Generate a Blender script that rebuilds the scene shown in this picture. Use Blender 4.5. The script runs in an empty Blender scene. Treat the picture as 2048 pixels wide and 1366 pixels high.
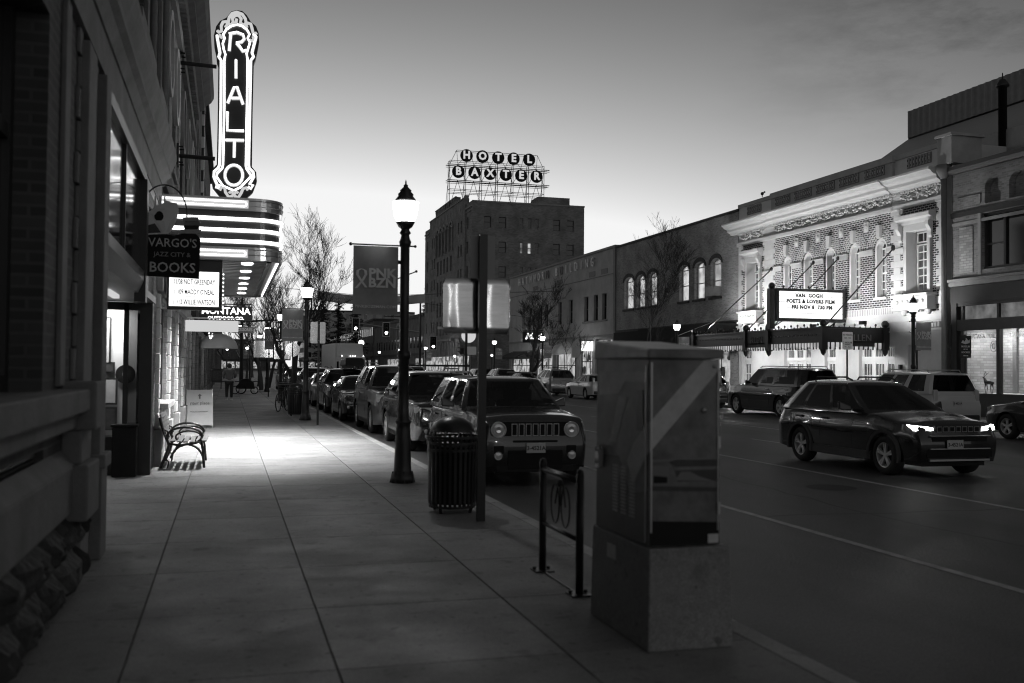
import bpy, bmesh, math, random
from mathutils import Vector, Matrix
R = math.radians
SC = bpy.context.scene
COL = SC.collection
# ---------------------------------------------------------------- camera
cam_data = bpy.data.cameras.new('camera')
cam = bpy.data.objects.new('camera', cam_data); COL.objects.link(cam); SC.camera = cam
cam_data.lens = 35; cam_data.sensor_width = 36
cam_data.clip_start = 0.1; cam_data.clip_end = 3000
cam.matrix_world = (Matrix.Translation((0, 0, 1.68)) @ Matrix.Rotation(R(-15.9), 4, 'Z')
                    @ Matrix.Rotation(R(91.5), 4, 'X') @ Matrix.Rotation(0.009, 4, 'Z'))
cam_data.dof.use_dof = True; cam_data.dof.focus_distance = 32; cam_data.dof.aperture_fstop = 1.7
# ---------------------------------------------------------------- world: desaturated dusk sky
W = bpy.data.worlds.new('World'); SC.world = W; W.use_nodes = True
nt = W.node_tree; nt.nodes.clear()
def wn(t, **k):
    n = nt.nodes.new(t)
    for a, b in k.items(): setattr(n, a, b)
    return n
def wl(a, b): nt.links.new(a, b)
def wmath(op, a, b=None, clamp=False):
    n = wn('ShaderNodeMath', operation=op); n.use_clamp = clamp
    for i, s in enumerate((a, b)):
        if s is None: continue
        if isinstance(s, (int, float)): n.inputs[i].default_value = s
        else: wl(s, n.inputs[i])
    return n.outputs[0]
sky = wn('ShaderNodeTexSky', sky_type='NISHITA'); sky.sun_disc = False
sky.sun_elevation = R(1.0); sky.sun_rotation = R(4); sky.altitude = 1500
skybw = wn('ShaderNodeRGBToBW'); wl(sky.outputs[0], skybw.inputs[0])
tc = wn('ShaderNodeTexCoord'); sep = wn('ShaderNodeSeparateXYZ'); wl(tc.outputs['Generated'], sep.inputs[0])
el = wmath('MAXIMUM', sep.outputs[2], 0.0)
# twilight arch: brightness falls off with height and away from where the sun set (a little left of +Y)
az = wmath('ADD', wmath('MULTIPLY', sep.outputs[0], math.sin(R(2))), wmath('MULTIPLY', sep.outputs[1], math.cos(R(2))))
azf = wmath('POWER', wmath('MAXIMUM', wmath('ADD', wmath('MULTIPLY', az, 0.5), 0.5), 0.0), 7.6)
fall = wmath('POWER', 2.718, wmath('MULTIPLY', el, -7.5))
glow = wmath('MINIMUM', wmath('MULTIPLY', wmath('MULTIPLY', fall, azf), 3.3), 0.86)
fall2 = wmath('POWER', 2.718, wmath('MULTIPLY', el, -3.0))
back = wmath('MULTIPLY', wmath('MULTIPLY', wmath('POWER', wmath('MAXIMUM', wmath('MULTIPLY', az, -1.0), 0.0), 0.7), wmath('POWER', 2.718, wmath('MULTIPLY', el, -2.2))), 0.36)
over = wmath('MULTIPLY', wmath('MULTIPLY', wmath('SUBTRACT', el, 0.42, clamp=True), 2.0, clamp=True), 0.02)
glow = wmath('ADD', wmath('ADD', glow, wmath('ADD', wmath('MULTIPLY', fall2, 0.05), 0.02)), wmath('ADD', back, over))
nz = wn('ShaderNodeTexNoise'); nz.inputs['Scale'].default_value = 4.6; nz.inputs['Detail'].default_value = 7; nz.inputs['Roughness'].default_value = .68
mp = wn('ShaderNodeMapping'); mp.inputs['Scale'].default_value = (1, 1, 3.2); mp.inputs['Rotation'].default_value = (0, R(-14), 0)
wl(tc.outputs['Generated'], mp.inputs[0]); wl(mp.outputs[0], nz.inputs[0])
cl = wmath('MULTIPLY', wmath('SUBTRACT', nz.outputs[0], 0.45, clamp=True), 6.0, clamp=True)
rt = wmath('MULTIPLY', wmath('SUBTRACT', sep.outputs[0], 0.43, clamp=True), 4.6, clamp=True)
hi = wmath('MULTIPLY', wmath('SUBTRACT', sep.outputs[2], 0.2, clamp=True), 9.0, clamp=True)
cloud = wmath('MULTIPLY', wmath('MULTIPLY', cl, rt), hi)
glow = wmath('MULTIPLY', glow, wmath('SUBTRACT', 1.0, wmath('MULTIPLY', cloud, 0.5)))
tot = wmath('ADD', glow, wmath('MULTIPLY', skybw.outputs[0], 0.002))
bg = wn('ShaderNodeBackground'); wl(tot, bg.inputs[0]); bg.inputs[1].default_value = 1.0
wo = wn('ShaderNodeOutputWorld'); wl(bg.outputs[0], wo.inputs[0])
SC.view_settings.view_transform = 'Standard'; SC.view_settings.look = 'None'
SC.view_settings.exposure = 0; SC.view_settings.gamma = 1
SC.cycles.filter_width = 1.1; SC.cycles.max_bounces = 5; SC.cycles.transparent_max_bounces = 12
SC.cycles.sample_clamp_indirect = 4; SC.cycles.use_denoising = True
SC.cycles.caustics_reflective = False; SC.cycles.caustics_refractive = False
# ---------------------------------------------------------------- materials
MAT = {}
def mk(name, v, rough=.8, metal=0., var=.15, scale=3., bump=0., coat=0., bscale=None, spec=.5, stretch=None):
    m = bpy.data.materials.new(name); m.use_nodes = True; t = m.node_tree; N = t.nodes; L = t.links
    b = N['Principled BSDF']; b.inputs['Roughness'].default_value = rough; b.inputs['Metallic'].default_value = metal
    b.inputs['Coat Weight'].default_value = coat; b.inputs['Coat Roughness'].default_value = .04
    b.inputs['Specular IOR Level'].default_value = spec
    b.inputs['Base Color'].default_value = (v, v, v, 1)
    if var or bump:
        tcn = N.new('ShaderNodeTexCoord'); src = tcn.outputs['Object']
        if stretch:
            mpn = N.new('ShaderNodeMapping'); mpn.inputs['Scale'].default_value = stretch; L.new(src, mpn.inputs[0]); src = mpn.outputs[0]
        n = N.new('ShaderNodeTexNoise'); n.inputs['Scale'].default_value = scale; n.inputs['Detail'].default_value = 8
        n.inputs['Roughness'].default_value = .65; L.new(src, n.inputs[0])
        r = N.new('ShaderNodeValToRGB'); e = r.color_ramp.elements
        e[0].position = .3; e[1].position = .7
        a, c = v*(1-var), v*(1+var); e[0].color = (a, a, a, 1); e[1].color = (c, c, c, 1)
        L.new(n.outputs[0], r.inputs[0]); L.new(r.outputs[0], b.inputs['Base Color'])
        if bump:
            n2 = N.new('ShaderNodeTexNoise'); n2.inputs['Scale'].default_value = bscale or scale*12; n2.inputs['Detail'].default_value = 5
            L.new(src, n2.inputs[0]); bp = N.new('ShaderNodeBump'); bp.inputs['Strength'].default_value = bump; bp.inputs['Distance'].default_value = .02
            L.new(n2.outputs[0], bp.inputs['Height']); L.new(bp.outputs[0], b.inputs['Normal'])
    MAT[name] = m; return m
def emit(name, s, var=0, scale=2.):
    m = bpy.data.materials.new(name); m.use_nodes = True; t = m.node_tree
    t.nodes.remove(t.nodes['Principled BSDF']); e = t.nodes.new('ShaderNodeEmission'); e.inputs[1].default_value = s
    e.inputs[0].default_value = (1, 1, 1, 1); t.links.new(e.outputs[0], t.nodes['Material Output'].inputs[0])
    if var:
        n = t.nodes.new('ShaderNodeTexNoise'); n.inputs['Scale'].default_value = scale; n.inputs['Detail'].default_value = 5
        c = t.nodes.new('ShaderNodeTexCoord'); t.links.new(c.outputs['Object'], n.inputs[0])
        r = t.nodes.new('ShaderNodeValToRGB'); r.color_ramp.elements[0].position = .35; r.color_ramp.elements[1].position = .65
        k = 1-var; r.color_ramp.elements[0].color = (k, k, k, 1); t.links.new(n.outputs[0], r.inputs[0]); t.links.new(r.outputs[0], e.inputs[0])
    MAT[name] = m; return m
def brick(name, v, mortar, bw=.22, bh=.075, ms=.012, rough=.85, var=.25):
    m = bpy.data.materials.new(name); m.use_nodes = True; t = m.node_tree; N = t.nodes; L = t.links
    b = N['Principled BSDF']; b.inputs['Roughness'].default_value = rough
    c = N.new('ShaderNodeTexCoord'); s = N.new('ShaderNodeSeparateXYZ'); L.new(c.outputs['Object'], s.inputs[0])
    a = N.new('ShaderNodeMath'); a.operation = 'ADD'; L.new(s.outputs[0], a.inputs[0]); L.new(s.outputs[1], a.inputs[1])
    x = N.new('ShaderNodeCombineXYZ'); L.new(a.outputs[0], x.inputs[0]); L.new(s.outputs[2], x.inputs[1])
    k = N.new('ShaderNodeTexBrick'); L.new(x.outputs[0], k.inputs[0])
    k.inputs['Scale'].default_value = 1; k.inputs['Brick Width'].default_value = bw; k.inputs['Row Height'].default_value = bh
    k.inputs['Mortar Size'].default_value = ms; k.inputs['Mortar Smooth'].default_value = .2
    lo, hi_ = v*(1-var), v*(1+var)
    k.inputs['Color1'].default_value = (lo, lo, lo, 1); k.inputs['Color2'].default_value = (hi_, hi_, hi_, 1)
    k.inputs['Mortar'].default_value = (mortar, mortar, mortar, 1)
    n = N.new('ShaderNodeTexNoise'); n.inputs['Scale'].default_value = .8; n.inputs['Detail'].default_value = 6; L.new(c.outputs['Object'], n.inputs[0])
    mr = N.new('ShaderNodeMapRange'); mr.inputs[1].default_value = .3; mr.inputs[2].default_value = .7; mr.inputs[3].default_value = .7; mr.inputs[4].default_value = 1.25
    L.new(n.outputs[0], mr.inputs[0])
    mx = N.new('ShaderNodeMix'); mx.data_type = 'RGBA'; mx.blend_type = 'MULTIPLY'; mx.inputs[0].default_value = 1
    L.new(k.outputs[0], mx.inputs[6]); L.new(mr.outputs[0], mx.inputs[7]); L.new(mx.outputs[2], b.inputs['Base Color'])
    bp = N.new('ShaderNodeBump'); bp.invert = True; bp.inputs['Strength'].default_value = .5; bp.inputs['Distance'].default_value = .01
    L.new(k.outputs['Fac'], bp.inputs['Height']); L.new(bp.outputs[0], b.inputs['Normal'])
    MAT[name] = m; return m
def glassm(name, tint=.6, refl=.12, rough=.02):
    m = bpy.data.materials.new(name); m.use_nodes = True; t = m.node_tree; N = t.nodes; L = t.links
    N.remove(N['Principled BSDF']); tr = N.new('ShaderNodeBsdfTransparent'); tr.inputs[0].default_value = (tint, tint, tint, 1)
    g = N.new('ShaderNodeBsdfGlossy'); g.inputs['Roughness'].default_value = rough; g.inputs[0].default_value = (.9, .9, .9, 1)
    f = N.new('ShaderNodeLayerWeight'); f.inputs[0].default_value = .18
    ad = N.new('ShaderNodeMath'); ad.operation = 'ADD'; ad.inputs[1].default_value = refl; ad.use_clamp = True; L.new(f.outputs['Fresnel'], ad.inputs[0])
    mx = N.new('ShaderNodeMixShader'); L.new(ad.outputs[0], mx.inputs[0]); L.new(tr.outputs[0], mx.inputs[1]); L.new(g.outputs[0], mx.inputs[2])
    L.new(mx.outputs[0], N['Material Output'].inputs[0]); MAT[name] = m; return m
brick('brick_dark', .13, .17); brick('brick_shop', .3, .34); brick('brick_mid', .24, .28, .22, .08); brick('brick_tan', .3, .26, .3, .1, .014)
brick('brick_ellen', .05, .62, .24, .095, .016); brick('brick_baxter', .24, .26, .3, .11, .012, var=.22)
brick('brick_pale', .42, .3, .3, .1, .012)
mk('stone', .33, var=.2, scale=2, bump=.3); mk('stone_near', .2, var=.25, scale=2, bump=.3); brick('brick_near', .08, .12); mk('stone_dark', .05, var=.5, scale=5, bump=1., bscale=14); mk('wrap_base', .17, rough=.4, var=.6, scale=4); mk('wrap_pale', .55, rough=.45, var=.2, scale=9); mk('wrap_dark', .05, rough=.45, var=.3, scale=8)  # near stone and brick are darker copies, lens corner falloff put into the colour
mk('painting_m', .35, rough=.6, var=.7, scale=1.6)
mk('terracotta', .62, rough=.6, var=.08, scale=2); mk('relief', .5, rough=.7, var=.3, scale=14, bump=1., bscale=30)
mk('parapet', .42, rough=.7, var=.15, scale=1.5); mk('stucco', .42, var=.2, scale=.8, bump=.15)
mk('white_paint', .75, rough=.5, var=.05); mk('grey_paint', .3, rough=.5, var=.1); mk('mid_grey', .2, rough=.7, var=.15)
mk('dark_paint', .03, rough=.4, var=.2); mk('black_metal', .018, rough=.35, metal=0, var=.2, spec=.6)
mk('black_matte', .012, rough=.9, var=.2); mk('roof', .08, var=.2); mk('metal_roof', .3, rough=.5, var=.1)
mk('sheet_metal', .95, rough=.27, metal=1, var=.1, scale=5, stretch=(.6, .6, 6)); mk('steel', .5, rough=.35, metal=1, var=.1)
mk('bark', .06, var=.3, scale=8, bump=.5); mk('twig', .045, var=.1); mk('needles', .03, var=.4, scale=3)
mk('rubber', .02, rough=.85, var=.2, scale=12, bump=.2); mk('rim', .75, rough=.35, metal=.5, var=.05)
mk('chrome', .8, rough=.12, metal=1, var=0); _m = MAT['sheet_metal']; _b = _m.node_tree.nodes['Principled BSDF']; _b.inputs['Anisotropic'].default_value = .9; _b.inputs['Roughness'].default_value = .22
_t = _m.node_tree.nodes.new('ShaderNodeTangent'); _t.direction_type = 'RADIAL'; _t.axis = 'Z'; _b.inputs['Anisotropic Rotation'].default_value = .25; _m.node_tree.links.new(_t.outputs[0], _b.inputs['Tangent'])
mk('plastic', .022, rough=.55, var=.1)
mk('cloth_dark', .03, rough=.9, var=.2); mk('cloth_grey', .12, rough=.9, var=.2); mk('skin', .3, rough=.6, var=.05)
mk('banner', .4, rough=.8, var=.12, scale=6); mk('banner_light', .85, rough=.8, var=.05)
mk('ground_far', .09, var=.3, scale=.3); mk('wood', .13, rough=.5, var=.3, scale=6, stretch=(1, 8, 8))
mk('paint_graphite', .05, rough=.25, metal=.6, var=0, coat=1); mk('paint_dark', .03, rough=.22, metal=.4, var=0, coat=1)
mk('paint_bronze', .12, rough=.3, metal=.6, var=0, coat=1); mk('paint_white', .6, rough=.3, var=0, coat=.8)
mk('paint_silver', .3, rough=.3, metal=.7, var=0, coat=.8); mk('paint_black', .008, rough=.2, var=0, coat=1)
mk('lamp_glass', .7, rough=.1, metal=.3, var=0); mk('plate', .6, rough=.4, var=.05); mk('paper', .6, var=.1, scale=12)
mk('poster', .25, rough=.5, var=.7, scale=7); mk('poster_dark', .06, rough=.5, var=.7, scale=9)
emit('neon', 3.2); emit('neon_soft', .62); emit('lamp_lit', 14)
_n = MAT['lamp_lit'].node_tree; _e = [x for x in _n.nodes if x.type == 'EMISSION'][0]; _tr = _n.nodes.new('ShaderNodeBsdfTransparent'); _mx = _n.nodes.new('ShaderNodeMixShader'); _mx.inputs[0].default_value = .45; _n.links.new(_tr.outputs[0], _mx.inputs[1]); _n.links.new(_e.outputs[0], _mx.inputs[2]); _n.links.new(_mx.outputs[0], _n.nodes['Material Output'].inputs[0])
pass; emit('board_lit', 1.5); emit('globe_far', 14)
emit('window_lit', .55, .5, 1.2); emit('window_dim', .2, .7, 1.5); emit('window_bright', .75, .6, 1.4); emit('headlight_lit', 14)
emit('shop_far', .55, .95, 2.2)
_n = MAT['shop_far'].node_tree; _v = _n.nodes.new('ShaderNodeTexVoronoi'); _v.distance = 'CHEBYCHEV'; _v.inputs['Scale'].default_value = 1.7; _c = [x for x in _n.nodes if x.type == 'TEX_COORD'][0]; _n.links.new(_c.outputs['Object'], _v.inputs['Vector'])
_q = [x for x in _n.nodes if x.type == 'VALTORGB'][0]; _mm = _n.nodes.new('ShaderNodeMath'); _mm.operation = 'MULTIPLY_ADD'; _ns = [x for x in _n.nodes if x.type == 'TEX_NOISE'][0]
_n.links.new(_v.outputs['Color'], _mm.inputs[0]); _mm.inputs[1].default_value = .45; _a = _n.nodes.new('ShaderNodeMath'); _a.operation = 'MULTIPLY'; _a.inputs[1].default_value = .6; _n.links.new(_ns.outputs[0], _a.inputs[0]); _n.links.new(_a.outputs[0], _mm.inputs[2]); _n.links.new(_mm.outputs[0], _q.inputs[0]); emit('signal_lit', 18); emit('white_sign_lit', 1.6); emit('bulb_lit', 10)
glassm('glass', .75, .06); glassm('car_glass', .38, .05); glassm('dark_glass', .12, .03)
mk('window_dark', .02, rough=.08, var=.5, scale=.7, spec=.9)
# ---------------------------------------------------------------- mesh helpers
class Fr:                                     # a wall plane: u along it, v up, d out of it
    def __init__(s, o, u, n): s.o, s.u, s.n = Vector(o), Vector(u), Vector(n)
    def p(s, u, v, d=0): return s.o + s.u*u + Vector((0, 0, 1))*v + s.n*d
XR, XL = 27.0, -1.15
FR = Fr((XR, 0, 0), (0, 1, 0), (-1, 0, 0)); FL = Fr((XL, 0, 0), (0, 1, 0), (1, 0, 0))
def FY(y): return Fr((0, y, 0), (1, 0, 0), (0, -1, 0))
class MB:
    def __init__(s): s.v = []; s.f = []; s.m = []; s.mats = []; s.cm = 0
    def mat(s, name):
        if name not in s.mats: s.mats.append(name)
        s.cm = s.mats.index(name); return s
    def poly(s, pts):
        i = len(s.v); s.v += [Vector(p) for p in pts]; s.f.append(tuple(range(i, i+len(pts)))); s.m.append(s.cm); return s
    def grid(s, rows, wrap=False):
        i = len(s.v); n = len(rows[0])
        for r in rows: s.v += [Vector(p) for p in r]
        for a in range(len(rows)-1):
            for b in range(n if wrap else n-1):
                c = (b+1) % n
                s.f.append((i+a*n+b, i+a*n+c, i+(a+1)*n+c, i+(a+1)*n+b)); s.m.append(s.cm)
        return s
    def hexa(s, c):                            # 8 corners: bottom 4, top 4
        i = len(s.v); s.v += [Vector(p) for p in c]
        for q in ((0, 3, 2, 1), (4, 5, 6, 7), (0, 1, 5, 4), (1, 2, 6, 5), (2, 3, 7, 6), (3, 0, 4, 7)):
            s.f.append(tuple(i+k for k in q)); s.m.append(s.cm)
        return s
    def box(s, x0, y0, z0, x1, y1, z1):
        return s.hexa([(x0, y0, z0), (x1, y0, z0), (x1, y1, z0), (x0, y1, z0), (x0, y0, z1), (x1, y0, z1), (x1, y1, z1), (x0, y1, z1)])
    def fb(s, F, u0, u1, v0, v1, d0, d1):
        return s.hexa([F.p(u0, v0, d0), F.p(u1, v0, d0), F.p(u1, v0, d1), F.p(u0, v0, d1), F.p(u0, v1, d0), F.p(u1, v1, d0), F.p(u1, v1, d1), F.p(u0, v1, d1)])
    def prism(s, F, pts, d0, d1):
        n = len(pts); i = len(s.v)
        s.v += [F.p(u, v, d0) for u, v in pts] + [F.p(u, v, d1) for u, v in pts]
        s.f += [tuple(i+k for k in range(n)), tuple(i+n+k for k in reversed(range(n)))]; s.m += [s.cm]*2
        for k in range(n):
            j = (k+1) % n; s.f.append((i+k, i+j, i+n+j, i+n+k)); s.m.append(s.cm)
        return s
    def tube(s, pts, r, n=8, caps=True):
        pts = [Vector(p) for p in pts]; rr = r if isinstance(r, (list, tuple)) else [r]*len(pts)
        rows = []; prev = None
        for k, p in enumerate(pts):
            a = pts[max(k-1, 0)]; b = pts[min(k+1, len(pts)-1)]; t = (b-a)
            t = t.normalized() if t.length > 1e-9 else Vector((0, 0, 1))
            if prev is None: q = t.cross(Vector((0, 0, 1)) if abs(t.z) < .9 else Vector((1, 0, 0))).normalized()
            else:
                q = prev - t*prev.dot(t); q = q.normalized() if q.length > 1e-6 else t.orthogonal().normalized()
            prev = q; w = t.cross(q)
            rows.append([p + (q*math.cos(2*math.pi*j/n) + w*math.sin(2*math.pi*j/n))*rr[k] for j in range(n)])
        i = len(s.v); s.grid(rows, True)
        if caps and n > 2:
            s.f += [tuple(i+j for j in reversed(range(n))), tuple(i+(len(pts)-1)*n+j for j in range(n))]; s.m += [s.cm]*2
        return s
    def lathe(s, c, prof, n=16, axis='Z'):
        c = Vector(c); rows = []
        for r, h in prof:
            row = []
            for j in range(n):
                a = 2*math.pi*j/n; x, y = r*math.cos(a), r*math.sin(a)
                row.append(c + (Vector((x, y, h)) if axis == 'Z' else Vector((x, h, y)) if axis == 'Y' else Vector((h, x, y))))
            rows.append(row)
        return s.grid(rows, True)
    def ball(s, c, r, n=8, sz=1.):
        return s.lathe(c, [(max(r*math.sin(math.pi*k/n), 1e-4), -r*sz*math.cos(math.pi*k/n)) for k in range(n+1)], max(8, n+2))
    def build(s, name, mat=None, parent=None, smooth=False, bevel=0, local=False):
        me = bpy.data.meshes.new(name); off = Vector((0, 0, 0))
        if parent is not None and not local: off = ROOTLOC.get(parent.name, Vector((0, 0, 0)))
        me.from_pydata([v-off for v in s.v], [], s.f)
        ms = s.mats or [mat]
        if mat and not s.mats: ms = [mat]
        for m in ms: me.materials.append(MAT[m])
        if len(ms) > 1: me.polygons.foreach_set('material_index', s.m)
        bm = bmesh.new(); bm.from_mesh(me)
        if smooth: bmesh.ops.remove_doubles(bm, verts=bm.verts, dist=2e-4)
        bmesh.ops.recalc_face_normals(bm, faces=bm.faces); bm.to_mesh(me); bm.free()
        if smooth: me.polygons.foreach_set('use_smooth', [True]*len(me.polygons))
        me.update(); o = bpy.data.objects.new(name, me); COL.objects.link(o)
        if parent is not None: o.parent = parent
        ROOTLOC[o.name] = off
        if bevel:
            b = o.modifiers.new('bevel', 'BEVEL'); b.width = bevel; b.segments = 2; b.limit_method = 'ANGLE'
        return o
ROOTLOC = {}
def thing(name, label, cat, loc=(0, 0, 0), rotz=0, group=None):
    o = bpy.data.objects.new(name, None); COL.objects.link(o); o.location = loc; o.rotation_euler = (0, 0, rotz)
    o.empty_display_size = .2; o['label'] = label; o['category'] = cat
    if group: o['group'] = group
    ROOTLOC[o.name] = Vector(loc); return o
def tag(o, label, cat, group=None):
    o['label'] = label; o['category'] = cat
    if group: o['group'] = group
    return o
def struct(o): o['kind'] = 'structure'; return o
def copy_tree(o, parent=None):
    c = o.copy(); COL.objects.link(c)
    if parent is not None: c.parent = parent
    for ch in list(o.children): copy_tree(ch, c)
    return c
def dup(o, loc, rotz=None, label=None):
    c = copy_tree(o); c.location = loc
    if rotz is not None: c.rotation_euler = (0, 0, rotz)
    if label: c['label'] = label
    return c
def text(name, s, size, mat, parent, pos, n=(0, -1, 0), depth=.01, bold=0., sx=1., sp=1., local=False, align='CENTER', shear=0):
    cu = bpy.data.curves.new(name, 'FONT'); cu.body = s; cu.size = size; cu.align_x = align; cu.align_y = 'CENTER'
    cu.extrude = depth; cu.offset = bold; cu.space_character = sp; cu.resolution_u = 2; cu.shear = shear
    to = bpy.data.objects.new(name+'_src', cu); COL.objects.link(to)
    dg = bpy.context.evaluated_depsgraph_get(); me = bpy.data.meshes.new_from_object(to.evaluated_get(dg))
    bpy.data.objects.remove(to); bpy.data.curves.remove(cu)
    n = Vector(n).normalized(); u = Vector((0, 0, 1)).cross(n); p = Vector(pos)
    off = Vector((0, 0, 0)) if (local or parent is None) else ROOTLOC.get(parent.name, Vector((0, 0, 0)))
    M = Matrix(((u.x*sx, 0, n.x, p.x-off.x), (u.y*sx, 0, n.y, p.y-off.y), (u.z*sx, 1, n.z, p.z-off.z), (0, 0, 0, 1)))
    me.transform(M); me.materials.clear(); me.materials.append(MAT[mat])
    o = bpy.data.objects.new(name, me); COL.objects.link(o)
    if parent is not None: o.parent = parent
    ROOTLOC[o.name] = off
    return o
def light(name, kind, loc, energy, parent=None, size=.2, spot=None, aim=None, sizey=None):
    l = bpy.data.lights.new(name, kind); l.energy = energy
    if kind == 'AREA':
        l.size = size
        if sizey: l.shape = 'RECTANGLE'; l.size_y = sizey
    else: l.shadow_soft_size = size
    if spot: l.spot_size = R(spot); l.spot_blend = .6
    o = bpy.data.objects.new(name, l); COL.objects.link(o); o.location = loc
    if aim is not None: o.rotation_euler = (Vector(aim)-Vector(loc)).to_track_quat('-Z', 'Y').to_euler()
    if parent is not None: o.parent = parent; o.location = Vector(loc)-ROOTLOC.get(parent.name, Vector((0, 0, 0)))
    return o
def wall(mb, F, u0, u1, v0, v1, ops, dep=.25):
    us = sorted({u0, u1, *[o[0] for o in ops], *[o[1] for o in ops]}); vs = sorted({v0, v1, *[o[2] for o in ops], *[o[3] for o in ops]})
    for a, b in zip(us, us[1:]):
        for c, d in zip(vs, vs[1:]):
            mu, mv = (a+b)/2, (c+d)/2
            if any(o[0] < mu < o[1] and o[2] < mv < o[3] for o in ops): continue
            mb.poly([F.p(a, c), F.p(b, c), F.p(b, d), F.p(a, d)])
    for o in ops:
        a, b, c, d = o[:4]
        for p, q in (((a, c), (b, c)), ((b, c), (b, d)), ((b, d), (a, d)), ((a, d), (a, c))):
            mb.poly([F.p(*p), F.p(*q), F.p(*q, -dep), F.p(*p, -dep)])
def spandrel(mb, F, uc, vs, r, dep=.25, n=10, rv=None, seg=None):
    rv = rv or r
    for k in range(n):
        a0, a1 = math.pi*k/n, math.pi*(k+1)/n
        p0, p1 = (uc+r*math.cos(a0), vs+rv*math.sin(a0)), (uc+r*math.cos(a1), vs+rv*math.sin(a1))
        mb.poly([F.p(*p0), F.p(*p1), F.p(p1[0], vs+rv), F.p(p0[0], vs+rv)])
        mb.poly([F.p(*p0), F.p(*p1), F.p(*p1, -dep), F.p(*p0, -dep)])
def window(parent, F, u0, u1, v0, v1, dep=.2, fw=.06, nx=1, ny=2, pane='window_dark', frame='white_paint', sill=None, arch=0, sash=True, muntin=.02):
    mb = MB(); d0, d1 = -dep-.05, -dep+.03
    mb.fb(F, u0, u0+fw, v0, v1, d0, d1); mb.fb(F, u1-fw, u1, v0, v1, d0, d1)
    mb.fb(F, u0+fw, u1-fw, v0, v0+fw, d0, d1)
    if not arch: mb.fb(F, u0+fw, u1-fw, v1-fw, v1, d0, d1)
    for k in range(1, nx): x = u0+(u1-u0)*k/nx; mb.fb(F, x-muntin, x+muntin, v0+fw, v1-(0 if arch else fw), d0+.01, d1-.02)
    for k in range(1, ny):
        y = v0+(v1-v0)*k/ny; w = muntin*1.6 if (sash and k == ny//2) else muntin
        mb.fb(F, u0+fw, u1-fw, y-w, y+w, d0+.012, d1-.018+(.01 if w > muntin else 0))
    if arch:
        uc, r = (u0+u1)/2, (u1-u0)/2; rows = []
        for k in range(11):
            a = math.pi*k/10
            rows.append([F.p(uc+q*math.cos(a), v1+q*math.sin(a)*arch, d) for q, d in ((r, d0), (r, d1), (r-fw, d1), (r-fw, d0))])
        mb.grid(rows, True); mb.fb(F, u0+fw, u1-fw, v1-.03, v1+.03, d0+.02, d1-.005)
        mb.fb(F, uc-muntin, uc+muntin, v1+.03, v1+r*arch-fw, d0+.01, d1-.02)
    w = mb.build('window', frame, parent)
    pb = MB(); pts = [(u0+.01, v0+.01), (u1-.01, v0+.01), (u1-.01, v1)]
    if arch: pts += [((u0+u1)/2+(u1-u0)/2*.97*math.cos(math.pi*k/10), v1+(u1-u0)/2*.97*arch*math.sin(math.pi*k/10)) for k in range(0, 11)]
    else: pts += [(u0+.01, v1)]
    pb.poly([F.p(u, v, -dep-.03) for u, v in pts]); pb.build('pane', pane, w)
    if sill: MB().fb(F, u0-.06, u1+.06, v0-.1, v0-.002, -dep+.035, .06).build('sill', sill, w)
    return w
# ================================================================ ground
def concrete(name, v):
    m = mk(name, v, rough=.75, var=0); t = m.node_tree; N = t.nodes; L = t.links; b = N['Principled BSDF']
    g = N.new('ShaderNodeNewGeometry'); c = N.new('ShaderNodeTexCoord')
    def rng(src, a, z, lo, hi):
        q = N.new('ShaderNodeMapRange'); q.inputs[1].default_value = a; q.inputs[2].default_value = z; q.inputs[3].default_value = lo; q.inputs[4].default_value = hi; L.new(src, q.inputs[0]); return q.outputs[0]
    def noise(sc, det=8):
        q = N.new('ShaderNodeTexNoise'); q.inputs['Scale'].default_value = sc; q.inputs['Detail'].default_value = det; q.inputs['Roughness'].default_value = .7; L.new(c.outputs['Object'], q.inputs[0]); return q.outputs[0]
    def mul(a, d):
        q = N.new('ShaderNodeMath'); q.operation = 'MULTIPLY'; L.new(a, q.inputs[0]); L.new(d, q.inputs[1]); return q.outputs[0]
    f = mul(mul(rng(g.outputs['Random Per Island'], 0, 1, v*.78, v*1.15), rng(noise(.9), .3, .7, .72, 1.2)), rng(noise(26, 4), .3, .7, .85, 1.12))
    f = mul(f, rng(noise(3.3, 2), .6, .72, 1, .66)); f = mul(f, rng(noise(11, 1), .68, .72, 1, .6)); f = mul(f, rng(noise(95, 3), .3, .7, .62, 1.35))
    vo = N.new('ShaderNodeTexVoronoi'); vo.inputs['Scale'].default_value = 2.3; L.new(c.outputs['Object'], vo.inputs['Vector']); f = mul(f, rng(vo.outputs['Distance'], .03, .045, .45, 1))
    L.new(f, b.inputs['Base Color']); L.new(rng(noise(1.3), .3, .7, .5, .85), b.inputs['Roughness'])
    bp = N.new('ShaderNodeBump'); bp.inputs['Strength'].default_value = .35; bp.inputs['Distance'].default_value = .006
    L.new(noise(45, 8), bp.inputs['Height']); L.new(bp.outputs[0], b.inputs['Normal']); return m
concrete('concrete', .28); concrete('concrete_plinth', .3); concrete('curb_concrete', .42); mk('joint', .09, var=.3)
m = mk('asphalt', .07, rough=.5, var=.3, scale=1.2, bump=.5, bscale=55, stretch=(1, .35, 1)); 
_n = m.node_tree; _r = [x for x in _n.nodes if x.type == 'VALTORGB'][0]; _b = _n.nodes['Principled BSDF']; _g = _n.nodes.new('ShaderNodeTexNoise'); _g.inputs['Scale'].default_value = 70; _g.inputs['Detail'].default_value = 4; _c = _n.nodes.new('ShaderNodeTexCoord'); _n.links.new(_c.outputs['Object'], _g.inputs[0])
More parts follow.
